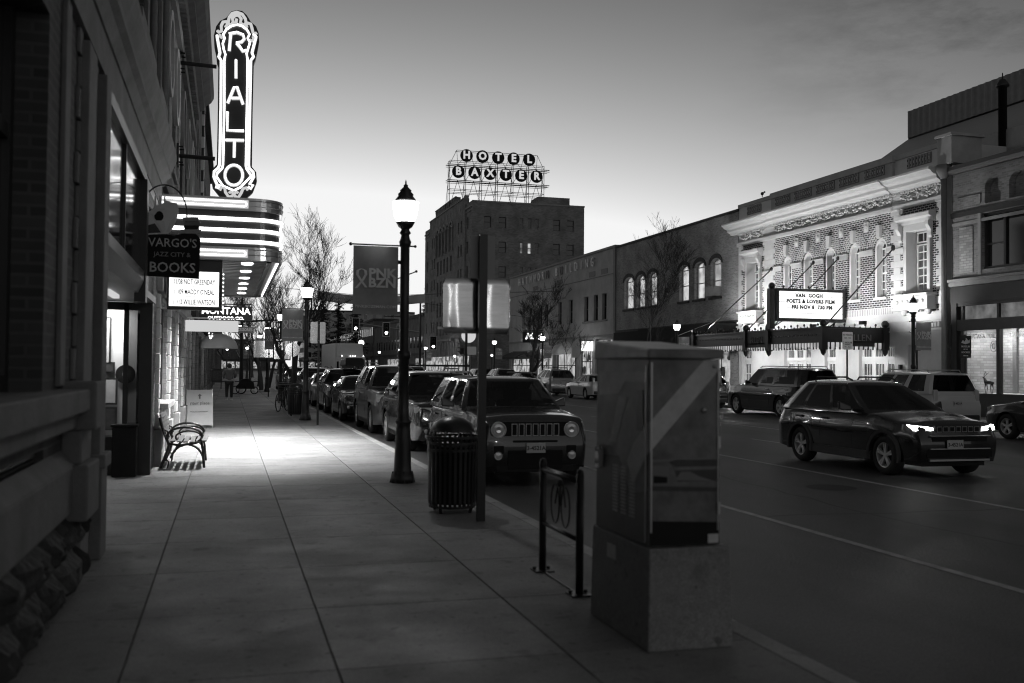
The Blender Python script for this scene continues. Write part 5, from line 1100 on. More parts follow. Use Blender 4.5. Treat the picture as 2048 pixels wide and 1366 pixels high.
def buckled(x0, x1, z0, z1, y, amp, lam, ph=0.):
    fr, bk = [], []
    for v in range(9):
        z = z0+(z1-z0)*v/8; e = .035*(1-math.sqrt(max(0, 1-max(0, abs(v/8-.5)*2-.86)**2/.0196))); q = []
        for k in range(49):
            u = k/48; x = x0+e+(x1-x0-2*e)*u; q.append((x, y+amp*math.cos(2*math.pi*(x-x0)/lam+ph+.35*(z-z0))+.004*math.sin(z*9+x*4), z))
        fr.append(q); bk.append([(a, b+.004, c) for a, b, c in q])
    m = MB().grid(fr).grid(bk); n = len(fr)
    for k in range(48): m.poly([fr[0][k], fr[0][k+1], bk[0][k+1], bk[0][k]]); m.poly([fr[-1][k], fr[-1][k+1], bk[-1][k+1], bk[-1][k]])
    for k in range(8): m.poly([fr[k][0], fr[k+1][0], bk[k+1][0], bk[k][0]]); m.poly([fr[k][-1], fr[k+1][-1], bk[k+1][-1], bk[k][-1]])
    return m
buckled(2.24, 3.01, 2.05, 2.66, 10.66, .009, .39, -.6).build('sign_plate', 'sheet_metal', s1_, smooth=True)
MB().box(2.55, 10.66, 2.66, 2.83, 10.668, 3.14).build('sign_plate', 'stucco', s1_)
sign_post('thin post with a pale rectangular sign back beside the second lamp', 2.47, 28.75, 2.95, [(-.02, .42, 2.32, 2.93, 'sheet_metal', 'back')])
sign_post('thin post with a round pale sign back beside the distant litter bin', 2.25, 37.0, 2.6, [(.0, .52, 2.0, 2.52, 'sheet_metal', 'round')], .02)
q = sign_post('post with a black framed parking board among the far signs of the near curb', 2.25, 43.0, 2.75, [(-.1, .62, 1.95, 2.8, 'sheet_metal', 'back')], .025)
MB().box(2.0, 42.93, 2.66, 2.2, 42.96, 2.72).build('sticker', 'dark_paint', q); MB().box(2.05, 42.93, 2.1, 2.25, 42.96, 2.32).build('sticker', 'dark_paint', q)
mb = MB(); [mb.box(*b) for b in ((1.8, 42.9, 1.9, 1.85, 42.95, 2.85), (2.48, 42.9, 1.9, 2.53, 42.95, 2.85), (1.85, 42.9, 1.9, 2.48, 42.95, 1.95), (1.85, 42.9, 2.8, 2.48, 42.95, 2.85))]; mb.build('frame', 'black_metal', q)
sign_post('far post with a wide pale sign back and a smaller one above it', 2.1, 55, 3.6, [(-.25, 1.1, 2.1, 3.0, 'sheet_metal', 'back'), (.1, .8, 3.08, 3.5, 'sheet_metal', 'back')], .03)
ps = sign_post('white parking sign on a dark post in front of the floodlit theatre', 23.1, 33.6, 3.2, [(0, .46, 2.5, 3.18, 'white_paint', 'front')], .03)
for s_, z, sz, m_ in (('NO PARKING', 3.06, .07, 'dark_paint'), ('2am - 7am', 2.95, .07, 'dark_paint'), ('2 HOUR', 2.76, .11, 'dark_paint'), ('PARKING', 2.68, .06, 'dark_paint'), ('8am - 6pm', 2.6, .06, 'dark_paint')): text('lettering', s_, sz, m_, ps, (23.1, 33.56, z), depth=.003, bold=.001)
ms = sign_post('dark museum sign on a post beyond the theatre lamp toward the gallery', 23.2, 27.3, 2.9, [(0, .46, 2.13, 2.85, 'dark_paint', 'front')], .035)
for s_, z, sz in (('MUSEUM', 2.5, .085), ('OF THE', 2.41, .05), ('ROCKIES', 2.31, .08), ('2 BLOCKS', 2.2, .045)): text('lettering', s_, sz, 'banner_light', ms, (23.2, 27.255, z), depth=.003, bold=.001)
MB().prism(FY(27.262), [(23.03, 2.62), (23.1, 2.72), (23.16, 2.66), (23.24, 2.78), (23.3, 2.7), (23.38, 2.74), (23.36, 2.62), (23.2, 2.58)], 0, .004).build('mountain_emblem', 'banner_light', ms)
sign_post('white parking sign on the far sidewalk by the stucco shops', 23.1, 65.0, 3.2, [(0, .6, 2.4, 3.18, 'white_paint', 'front')], .03)
sign_post('white arrow sign by the far crossing', 23.0, 95.2, 3.6, [(0, .9, 2.9, 3.7, 'white_paint', 'front')], .04)
# ================================================================ utility cabinet
ub = thing('utility_cabinet', 'large square electrical cabinet wrapped in printed artwork on a concrete plinth near the curb', 'utility box', (2.68, 5.95, 0))
mb = MB(); mb.hexa([(2.41, 5.47, 0), (2.97, 5.47, 0), (2.97, 6.45, 0), (2.41, 6.45, 0), (2.42, 5.48, .61), (2.95, 5.48, .61), (2.95, 6.44, .61), (2.42, 6.44, .61)]); mb.build('plinth', 'concrete_plinth', ub, bevel=.012)
bx0, bx1, by0, by1 = 2.43, 2.9, 5.52, 6.4
MB().box(bx0, by0, .615, bx1, by1, 1.74).build('cabinet', 'wrap_base' if 'wrap_base' in MAT else 'wrap_base', ub, bevel=.006)
mb = MB(); mb.hexa([(bx0-.02, by0-.03, 1.742), (bx1+.02, by0-.03, 1.742), (bx1+.02, by1+.02, 1.742), (bx0-.02, by1+.02, 1.742), (bx0-.01, by0-.02, 1.8), (bx1+.01, by0-.02, 1.8), (bx1+.01, by1+.01, 1.87), (bx0-.01, by1+.01, 1.87)]); mb.build('lid', 'wrap_base', ub, bevel=.01)
Ff = FY(by0); Fl = Fr((bx0, 0, 0), (0, 1, 0), (-1, 0, 0))
mb = MB().mat('wrap_pale'); mb.prism(Ff, [(2.435, 1.36), (2.79, 1.735), (2.895, 1.735), (2.895, 1.68), (2.435, 1.18)], .001, .003)
mb.mat('wrap_dark'); mb.prism(Ff, [(2.56, 1.12), (2.6, 1.13), (2.895, 1.13), (2.895, 1.09), (2.6, 1.09)], .001, .003); mb.prism(Ff, [(2.6, 1.07), (2.895, 1.07), (2.895, 1.0), (2.62, 1.0)], .001, .003); mb.prism(Ff, [(2.435, .98), (2.895, .96), (2.895, .935), (2.435, .95)], .0012, .0035)
mb.mat('black_matte'); mb.prism(Ff, [(2.435, .62), (2.895, .62), (2.895, .75), (2.435, .77)], .001, .003)
mb.mat('mid_grey'); mb.prism(Ff, [(2.435, 1.0), (2.56, .99), (2.56, 1.09), (2.5, 1.1), (2.435, 1.1)], .001, .003); mb.prism(Ff, [(2.6, 1.01), (2.86, 1.0), (2.76, 1.03), (2.7, 1.06), (2.64, 1.06)], .0012, .0035); mb.prism(Ff, [(2.435, 1.135), (2.895, 1.145), (2.895, 1.135), (2.435, 1.12)], .001, .003)
mb.mat('black_matte'); mb.prism(Ff, [(2.46, .995), (2.55, .995), (2.55, 1.03), (2.46, 1.04)], .0035, .005)
mb.mat('wrap_pale'); mb.prism(Fl, [(5.53, 1.18), (5.53, 1.36), (5.75, 1.22), (5.85, 1.1), (5.75, .96), (5.7, 1.02)], .001, .003); mb.prism(Fl, [(5.55, 1.66), (6.35, 1.66), (6.35, 1.5), (6.0, 1.52), (5.9, 1.6), (5.55, 1.6)], .001, .003); mb.prism(Fl, [(5.85, 1.5), (6.0, 1.5), (6.15, 1.2), (6.05, 1.2)], .001, .003)
mb.mat('wrap_dark'); mb.prism(Fl, [(5.6, 1.55), (5.7, 1.55), (5.7, 1.3), (5.6, 1.3)], .003, .005); mb.prism(Fl, [(5.53, .62), (6.39, .62), (6.39, 1.1), (6.0, 1.12), (5.8, .9), (5.53, .95)], .001, .003)
mb.build('printed_artwork', None, ub)
for c in range(3):
    mb = MB().mat('wrap_pale')
    for k in range(14): mb.fb(Fl, 5.72+c*.14, 5.8+c*.14, .76+k*.022, .772+k*.022, .003, .008)
    mb.build('louvre', None, ub)
mb = MB(); mb.fb(Fl, 5.55, 5.56, .64, 1.7, .003, .008); mb.fb(Ff, 2.882, 2.888, .7, 1.72, .003, .007); [mb.fb(Ff, 2.88, 2.899, z, z+.07, .003, .014) for z in (.8, 1.2, 1.6)]; mb.fb(Ff, 2.44, 2.45, .7, 1.72, .003, .006); mb.fb(Fl, 6.26, 6.32, 1.02, 1.14, .003, .04); mb.ball((bx0-.03, 6.29, 1.06), .025, 6); mb.ball((bx0-.03, 6.29, 1.14), .025, 6); mb.build('door_latch', 'steel', ub)
MB().fb(Ff, 2.82, 2.89, .625, .68, .004, .006).build('sticker', 'paper', ub); MB().prism(Fr((2.418, 0, 0), (0, 1, 0), (-1, 0, 0)), [(6.0, .45), (6.14, .45), (6.14, .54), (6.0, .54)], .003, .008).build('sticker', 'wrap_pale', ub)
MB().ball((2.79, by0-.006, 1.43), .018, 6).ball((2.86, by0-.006, 1.7), .014, 6).build('lock', 'steel', ub)
# ================================================================ bike rack
br = thing('bike_rack', 'dark metal bike rack frame with a bicycle emblem beside the utility cabinet', 'bike rack', (2.53, 7.45, 0))
mb = MB()
for y in (7.9, 7.0): mb.tube([(2.53, y, 0), (2.53, y, .9)], .03, 12); mb.ball((2.53, y, .9), .03, 8)
mb.tube([(2.53, 7.9, .84), (2.53, 7.0, .84)], .024, 10).tube([(2.53, 7.9, .4), (2.53, 7.0, .4)], .018, 8); mb.build('frame', 'black_metal', br, smooth=True)
mb = MB()
for y in (7.9, 7.0):
    mb.box(2.45, y-.08, 0, 2.61, y+.08, .012)
    for dx in (-.06, .06): mb.lathe((2.53+dx, y+.03, .012), [(.016, 0), (.016, .02), (.001, .022)], 6)
mb.box(2.52, 7.08, 0, 2.54, 7.82, .008); mb.build('foot_plate', 'black_metal', br)
mb = MB()
for c in (7.58, 7.33): mb.tube([(2.53, c+.1*math.cos(R(20*k)), .6+.155*math.sin(R(20*k))) for k in range(19)], .007, 5)
mb.tube([(2.53, 7.33, .6), (2.53, 7.38, .76), (2.53, 7.52, .74), (2.53, 7.58, .6)], .007, 5).tube([(2.53, 7.46, .8), (2.53, 7.46, .6)], .007, 5); mb.ball((2.53, 7.46, .77), .03, 7); mb.build('bicycle_emblem', 'black_metal', br)
# ================================================================ bench
bc = thing('bench', 'black cast iron bench with wooden slats and looped arms facing the street', 'bench', (-.68, 17.6, 0))
def arc(cx, cz, rx, rz, a0, a1, n=12): return [(cx+rx*math.cos(R(a0+(a1-a0)*k/n)), cz+rz*math.sin(R(a0+(a1-a0)*k/n))) for k in range(n+1)]
for y in (17.08, 18.35):
    mb = MB()
    def st(pts, r=.02): mb.tube([(x, y, z) for x, z in pts], r, 7)
    st([(-1.05, .82), (-1.02, .7), (-.95, .5), (-.9, .38), (-.92, .3), (-.97, .15), (-1.03, 0)], .024)
    st([(-.93, .4), (-.75, .37), (-.5, .4), (-.38, .44)], .02); st(arc(-.62, .08, .26, .3, 8, 165), .018); st([(-.36, .12), (-.35, .0)], .022); st([(-.4, .42), (-.37, .25), (-.36, .1)], .02)
    st(arc(-.66, .52, .27, .14, -10, 200, 16), .018); st(arc(-.6, .5, .2, .1, -60, 210, 16), .014); st([(-.4, .5), (-.42, .43)], .016)
    st([(-1.0, .62), (-.93, .6), (-.9, .5)], .014); st([(-.97, .18), (-.9, .1), (-.92, 0)], .014)
    mb.build('leg_frame', 'black_metal', bc, smooth=True)
mb = MB()
for k in range(6):
    x = -.88+k*.098; z = .425+(.02 if k > 4 else 0)-.006*min(k, 3); mb.box(x, 17.02, z, x+.075, 18.42, z+.022)
mb.build('seat', 'wood', bc, bevel=.004)
mb = MB()
for k in range(5):
    z = .5+k*.078; x = -.965-.018*k; mb.hexa([(x, 17.02, z), (x+.02, 17.02, z), (x+.02, 18.42, z), (x, 18.42, z), (x-.015, 17.02, z+.062), (x+.005, 17.02, z+.062), (x+.005, 18.42, z+.062), (x-.015, 18.42, z+.062)])
mb.build('backrest', 'wood', bc)
# ================================================================ person walking away
def skin_body(name, mat, parent, verts, edges, rad, root=0, sub=2, loc=(0, 0, 0), scale=1):
    me = bpy.data.meshes.new(name); me.from_pydata([Vector(v)*scale for v in verts], edges, []); me.materials.append(MAT[mat])
    o = bpy.data.objects.new(name, me); COL.objects.link(o)
    sk = o.modifiers.new('skin', 'SKIN'); sk.use_smooth_shade = True
    for i, r_ in enumerate(rad):
        rr_ = r_ if isinstance(r_, tuple) else (r_, r_); me.skin_vertices[0].data[i].radius = (rr_[0]*scale, rr_[1]*scale); me.skin_vertices[0].data[i].use_root = (i == root)
    su = o.modifiers.new('sub', 'SUBSURF'); su.levels = sub; su.render_levels = sub
    if parent is not None: o.parent = parent
    o.location = loc; return o
pe = thing('person', 'person walking away down the sidewalk in grey hooded top and dark trousers', 'person', (.07, 49.8, 0))
V = [(0, 0, .95), (0, 0, 1.1), (0, 0, 1.28), (0, .01, 1.45), (0, .02, 1.53), (0, .04, 1.6), (0, .05, 1.68), (-.2, 0, 1.4), (-.28, -.02, 1.18), (-.24, .1, 1.02), (.2, 0, 1.4), (.28, -.02, 1.18), (.22, .12, 1.05),
     (-.1, 0, .88), (-.11, .06, .5), (-.11, -.06, .1), (-.11, .08, .04), (.1, 0, .88), (.11, -.02, .5), (.11, .0, .1), (.11, .14, .04)]
Ed = [(0, 1), (1, 2), (2, 3), (3, 4), (4, 5), (5, 6), (3, 7), (7, 8), (8, 9), (3, 10), (10, 11), (11, 12), (0, 13), (13, 14), (14, 15), (15, 16), (0, 17), (17, 18), (18, 19), (19, 20)]
rd_ = [(.16, .12), (.15, .11), (.18, .12), (.16, .1), .06, .095, .07, .075, .06, .045, .075, .06, .045, .105, .075, .05, .05, .105, .075, .05, .05]
skin_body('body', 'skin', pe, V, Ed, rd_, 0, 2)
TV = [(0, 0, .9), (0, 0, 1.08), (0, 0, 1.28), (0, .0, 1.44), (0, -.01, 1.53), (-.21, 0, 1.41), (-.29, -.02, 1.18), (-.25, .09, 1.04), (.21, 0, 1.41), (.29, -.02, 1.18), (.23, .11, 1.07)]
skin_body('hooded_top', 'cloth_grey', pe, TV, [(0, 1), (1, 2), (2, 3), (3, 4), (3, 5), (5, 6), (6, 7), (3, 8), (8, 9), (9, 10)], [(.19, .14), (.19, .14), (.21, .14), (.19, .13), (.11, .1), .09, .075, .055, .09, .075, .055], 0)
skin_body('trousers', 'cloth_dark', pe, [(0, 0, .93), (-.1, 0, .84), (-.11, .06, .5), (-.11, -.05, .1), (.1, 0, .84), (.11, -.02, .5), (.11, .01, .1)], [(0, 1), (1, 2), (2, 3), (0, 4), (4, 5), (5, 6)], [(.17, .13), .12, .088, .065, .12, .088, .065], 0)
MB().lathe((0, .03, 1.63), [(.001, .13), (.08, .11), (.11, .04), (.11, -.06), (.07, -.1)], 12).build('hair', 'cloth_dark', pe, smooth=True, local=True)
for x, y in ((-.11, .06), (.11, .12)): MB().box(x-.05, y-.14, 0, x+.05, y+.12, .07).build('shoe', 'white_paint', pe, local=True, bevel=.02)
# ================================================================ bicycle, trailer, news box
def bicycle(label, loc, rz):
    t = thing('bicycle', label, 'bicycle', loc, rz)
    for x in (-.52, .52):
        w = MB().tube([(x+.33*math.cos(R(18*k)), 0, .34+.33*math.sin(R(18*k))) for k in range(21)], .018, 6).build('wheel', 'rubber', t, local=True); m2 = MB()
        for k in range(10): m2.tube([(x, 0, .34), (x+.32*math.cos(R(36*k)), 0, .34+.32*math.sin(R(36*k)))], .003, 3)
        m2.build('spokes', 'steel', w, local=True)
    MB().tube([(-.52, 0, .34), (-.1, 0, .3), (-.2, 0, .82)], .016, 6).tube([(-.52, 0, .34), (-.17, 0, .7), (.36, 0, .78), (-.1, 0, .3)], .016, 6).tube([(.52, 0, .34), (.38, 0, .72), (.34, 0, .95)], .016, 6).build('frame', 'dark_paint', t, local=True)
    MB().tube([(.34, -.27, .97), (.34, 0, .98), (.34, .27, .97)], .014, 6).build('handlebar', 'steel', t, local=True); MB().box(-.33, -.06, .82, -.08, .06, .88).build('saddle', 'black_matte', t, local=True, bevel=.02); return t
bicycle('dark bicycle locked beyond the distant litter bin', (1.95, 37.5, 0), R(70)); bicycle('second dark bicycle parked farther up the near curb', (2.2, 41.2, 0), R(80))
bt = thing('bike_trailer', 'dark covered child trailer standing at the curb far up the sidewalk', 'bike trailer', (1.0, 60.5, 0))
mb = MB(); mb.prism(FY(60.5), [(.5, .3), (.52, .45), (.75, .85), (1.1, .92), (1.45, .7), (1.55, .3)], -.35, .35); mb.build('cover', 'cloth_dark', bt, bevel=.05)
for x, y, r_ in ((.42, 60.1, .22), (.75, 60.1, .28), (1.5, 60.1, .2), (.75, 60.9, .28)): MB().tube([(x+r_*math.cos(R(24*k)), y, .3*r_/.28+r_*math.sin(R(24*k))) for k in range(16)], .03, 5).build('wheel', 'rubber', bt)
MB().tube([(.45, 60.5, .4), (.3, 60.5, .9), (.28, 60.5, 1.0)], .02, 5).build('handle', 'steel', bt)
nbx = thing('newspaper_box', 'dark upright display case at the end of the near shop row', 'display case', (-.75, 73, 0)); mb = MB(); mb.box(-1.1, 72.8, .45, -.4, 73.2, 1.35); mb.box(-1.12, 72.78, 1.35, -.38, 73.22, 1.42); mb.build('case', 'dark_paint', nbx, bevel=.02)
mb = MB(); [mb.box(x, 72.9, 0, x+.06, 73.0, .45) for x in (-1.08, -.48)]; mb.build('leg', 'black_metal', nbx); MB().box(-1.02, 72.785, .6, -.48, 72.799, 1.25).build('window', 'poster_dark', nbx)
# ================================================================ traffic signals
def signal(name, label, x, y, z, parent, lit=True):
    mb = MB(); F = FY(y); mb.fb(F, x-.19, x+.19, z-.6, z+.6, -.25, 0); mb.build('housing', 'black_metal', parent)
    mb = MB(); [mb.fb(F, *b, -.02, .03) for b in ((x-.42, x-.36, z-.8, z+.8), (x+.36, x+.42, z-.8, z+.8), (x-.36, x+.36, z+.74, z+.8), (x-.36, x+.36, z-.8, z-.74))]; mb.build('reflective_border', 'white_paint', parent)
    MB().fb(F, x-.36, x+.36, z-.74, z+.74, -.06, -.03).build('backplate', 'black_matte', parent)
    for k in range(3):
        mb = MB().lathe((x, y-.01, z-.4+.4*k), [(.001, -.02), (.15, -.02), (.15, .0)], 14, 'Y'); mb.build('lens', 'signal_lit' if (k == 0 and lit) else 'black_matte', parent)
        m2 = MB(); m2.grid([[(x+.17*math.cos(R(a)), y-d, z-.4+.4*k+.17*math.sin(R(a))) for a in range(0, 181, 20)] for d in (0, .2)]); m2.build('visor', 'black_metal', parent)
tm = thing('traffic_signal', 'far traffic signal pole with a long mast arm carrying three lit signals', 'traffic signal', (21.0, 112, 0))
MB().tube([(21, 112, 0), (21, 112, 9.3)], [.17, .1], 10).tube([(21, 111.95, 9.2), (19.5, 111.95, 9.8), (15.6, 111.95, 10.1)], .06, 6).build('pole', 'black_metal', tm)
MB().tube([(21, 112, 5.6), (17, 112, 6.1), (12.6, 112, 6.7)], [.11, .07, .05], 8).build('mast_arm', 'steel', tm); MB().box(15.3, 111.8, 10.0, 16.1, 112.1, 10.15).build('street_light_head', 'dark_paint', tm)
signal('s', '', 13.65, 111.8, 6.3, tm); signal('s', '', 17.1, 111.8, 5.85, tm); signal('s', '', 22.5, 111.8, 4.4, tm)
MB().box(14.3, 111.9, 5.8, 15.3, 111.95, 6.05).build('street_name_plate', 'white_paint', tm); MB().box(23.0, 111.9, 6.0, 24.2, 111.95, 6.3).build('street_name_plate', 'white_paint', tm)
tn = thing('traffic_signal', 'dark traffic signal pole seen from behind near the stucco building', 'traffic signal', (23.0, 97.5, 0))
MB().tube([(23, 97.5, 0), (23, 97.5, 6)], [.15, .12], 10).build('pole', 'black_metal', tn)
for x, z in ((22.5, 3.6), (24.2, 5.6)):
    mb = MB().box(x-.2, 97.3, z-.6, x+.2, 97.6, z+.6); [mb.box(x-.45, 97.1, z-.45+.4*k, x+.1, 97.4, z-.3+.4*k) for k in range(3)]; mb.tube([(23, 97.5, z+.5), (x, 97.5, z+.5)], .04, 5); mb.build('signal_head', 'black_metal', tn)
MB().lathe((23.4, 98.2, 4.9), [(.001, -.05), (.75, -.05), (.75, .05), (.001, .05)], 20, 'Y').build('round_lit_sign', 'neon_soft', tn)
tl = thing('traffic_signal', 'signal pole at the marquee side corner with a long arm over the sidewalk edge', 'traffic signal', (1.2, 97.5, 0)); MB().tube([(1.2, 97.5, 0), (1.2, 97.5, 9)], [.2, .1], 10).tube([(1.2, 97.5, 5.8), (8.5, 97.5, 6.3)], [.1, .05], 8).build('pole', 'black_metal', tl); MB().box(6.9, 97.4, 5.2, 7.3, 97.6, 6.5).build('signal_head', 'black_metal', tl)
ob = thing('street_banner', 'wide dark banner with pale lettering hung across the street on cables', 'banner', (11, 80, 6.6)); rows = []
for v in (6.6, 7.32): rows.append([(6.75+k*.86, 80+.06*math.sin(k*1.7), v-.0+.012*(k-5)**2-.2*(1 if 0 else 0)) for k in range(11)])
MB().grid(rows).build('cloth', 'stucco', ob); text('lettering', 'DOWNTOWN', .3, 'banner_light', ob, (7.9, 79.85, 7.18), depth=.01); text('lettering', 'BOZEMAN', .3, 'banner_light', ob, (7.9, 79.85, 6.9), depth=.01); text('lettering', 'Montana', .5, 'banner_light', ob, (12.3, 79.85, 7.0), depth=.01)
MB().tube([(-1.15, 80, 8.1), (6.7, 80, 7.6), (11, 80, 7.3), (15.4, 80, 7.6), (27, 80, 8.2)], .02, 4).tube([(-1.15, 80, 5.4), (6.7, 80, 6.85), (15.4, 80, 6.85), (27, 80, 5.6)], .015, 4).build('cable', 'black_metal', ob)
# globes of light down the street
for i, (x, y, z, r_, lb) in enumerate(((19.2, 150, 5.2, .42, 'large round lit globe sign far down the street'), (14.6, 160, 3.3, .35, 'sparkling round light far down the street beside the globe'), (17.0, 165, 3.6, .18, 'small bright light far down the street between the round lights'), (20.0, 158, 3.1, .22, 'bright shop light beneath the large lit globe'))):
    g = thing('far_light', lb, 'street light', (x, y, 0)); MB().tube([(x, y, 0), (x, y, z)], .05, 5).build('pole', 'black_metal', g); MB().ball((x, y, z), r_, 8).build('globe', 'neon', g)

sl = thing('string_lights', 'small bulbs strung along the dim shop fronts below the MONTANA sign', 'string lights', (XL, 38, 3)); mb = MB(); w = MB(); pp = []
for k in range(26):
    y = 34+k*1.0; z = 3.0-.28*math.sin(math.pi*((k % 9)/9)); pp.append((XL+.5, y, z)); mb.ball((XL+.5, y, z-.05), .028, 4)
w.tube(pp, .008, 4).build('wire', 'black_metal', sl); mb.build('bulbs', 'neon', sl)
for i, (x, y, z, m_, lb) in enumerate(((-.1, 92, 3.1, 'neon', 'bright lamp at the end of the near sidewalk beyond the walker'), (1.9, 103, 3.4, 'neon', 'small lamp over the crossing beside the near signal pole'), (25.8, 98, 2.9, 'neon', 'small lit lamp beside the crossing near the stucco building'), (26.4, 118, 3.0, 'bulb_lit', 'bright entrance lamp of the hotel'))):
    g = thing('small_lamp', lb, 'street light', (x, y, 0)); MB().tube([(x, y, 0), (x, y, z)], .04, 5).build('pole', 'black_metal', g); MB().ball((x, y, z), .13, 7).build('globe', m_, g)
# ================================================================ trees
def bare_tree(name, label, x, y, h, seed, spread=.55, tr=.14, lean=0, trunk_h=.28, lv=6, group='bare street trees'):
    mr = .0001*math.hypot(x, y); rnd = random.Random(seed); t = thing(name, label, 'tree', (x, y, -.02), 0, group); tk = MB(); tw = MB()
    def grow(p, d, L, r, lev):
        n = 4 if lev > 2 else 3; pts = [p]; rr_ = [r]; q = p.copy(); dd = d.copy()
        for k in range(n):
            dd = (dd + Vector((rnd.uniform(-1, 1), rnd.uniform(-1, 1), rnd.uniform(-.5, .7)))*.13 + Vector((0, 0, .05))).normalized(); q = q+dd*L/n; pts.append(q.copy()); rr_.append(max(mr, r*(1-.42*(k+1)/n)))
        (tk if lev > lv-3 else tw).tube(pts, rr_, 7 if lev > lv-2 else (4 if lev > 2 else 3), caps=False)
        if lev <= 0: return
        nb_ = rnd.choice((2, 3, 3)) if lev > 1 else rnd.choice((3, 4))
        for b in range(nb_):
            i = rnd.randint(max(1, n-2), n) if b else n
            ax = Vector((rnd.uniform(-1, 1), rnd.uniform(-1, 1), rnd.uniform(-.35, .6))).normalized(); nd = (dd + ax*rnd.uniform(spread*.7, spread*1.35)*(.5 if b == 0 else 1)).normalized()
            grow(pts[i], nd, L*rnd.uniform(.62, .86), rr_[i]*rnd.uniform(.6, .8), lev-1)
        for b in range(2 if lev < lv else 0):
            i = rnd.randint(1, n-1); nd = (dd + Vector((rnd.uniform(-1, 1), rnd.uniform(-1, 1), rnd.uniform(-.2, .8)))*1.0).normalized(); grow(pts[i], nd, L*.5, max(.004, rr_[i]*.4), max(0, lev-3))
    grow(Vector((x, y, -.02)), Vector((lean, 0, 1)).normalized(), h*trunk_h, tr, lv)
    tk.build('trunk', 'bark', t, smooth=True); tw.build('crown', 'twig', t); return t
bare_tree('bare_tree', 'big spreading bare tree in front of the stucco building with heavy low limbs', 23.9, 78, 11.5, 5, .8, .34, .0, .22, 7)
bare_tree('bare_tree', 'slender bare tree rising before the glowing windows of the brick building', 23.7, 53.6, 12.4, 12, .68, .12, 0, .26, 7)
bare_tree('bare_tree', 'small thin bare tree by the stucco shop fronts', 23.7, 68.5, 5.6, 23, .5, .06, 0, .3, 5)
bare_tree('bare_tree', 'tall bare tree rising above the second street lamp', 2.6, 43.6, 12.6, 31, .72, .17, .2, .2, 7)
bare_tree('bare_tree', 'bare tree close behind the marquee end', 2.2, 70, 12.5, 44, .5, .16, -.05, .25, 7)
bare_tree('bare_tree', 'leaning bare tree between the first two lamps banners far up the near curb', 2.9, 76, 12, 52, .5, .14, .1, .25, 6)
bare_tree('bare_tree', 'distant bare tree beyond the crossing on the marquee side', 1.5, 120, 12, 61, .5, .2, 0, .25, 6)
bare_tree('bare_tree', 'distant bare tree beyond the crossing nearer the street', 3.2, 140, 12, 67, .5, .2, 0, .25, 6)
bare_tree('bare_tree', 'far bare tree whose twigs show above the brick building', 34, 75, 13.5, 71, .5, .2, 0, .25, 6)
def conifer(label, x, y, h, w, seed):
    rnd = random.Random(seed); t = thing('conifer_tree', label, 'tree', (x, y, -.1), 0, 'dark conifers at the end of the street'); MB().tube([(x, y, -.1), (x, y, h)], [h*.02, .03], 6).build('trunk', 'bark', t); mb = MB(); n = int(h*9)
    for k in range(n):
        z = h*(.1+.9*k/n); L = w*(1-z/h)**.8*rnd.uniform(.55, 1.15)+.15; a = rnd.uniform(0, 6.28); c, s = math.cos(a), math.sin(a); dr_ = rnd.uniform(.05, .35)
        for j in range(10):
            f = (j+.5)/10; p = Vector((x+c*L*f, y+s*L*f, z-dr_*L*f*f+.12*L*f)); 
            for m in range(3):
                wv = Vector((rnd.uniform(-1, 1), rnd.uniform(-1, 1), rnd.uniform(-.5, .3))).normalized()*(.28+.3*(1-f)*L*.4); u = Vector((c, s, rnd.uniform(-.4, .3)))*.16
                mb.poly([p, p+wv*.6+u, p+wv, p+wv*.5-u])
    mb.build('crown', 'needles', t); return t
for i, (x, y, h, w, lb) in enumerate(((17.5, 195, 15.5, 3.4, 'dark conifer beside the second street lamp globe'), (21.5, 205, 16.5, 4, 'broad dark conifer beneath the banner across the street'), (24.5, 200, 16, 3.6, 'dark conifer beneath the large hanging banner'), (35.5, 182, 17.5, 2.8, 'slim pointed conifer beside the hotel'), (38, 188, 22, 3.4, 'taller conifer half hidden by the hotel'), (32.5, 196, 9, 3, 'low dark conifer at the foot of the pointed one'))): conifer(lb, x, y, h, w, 100+i)
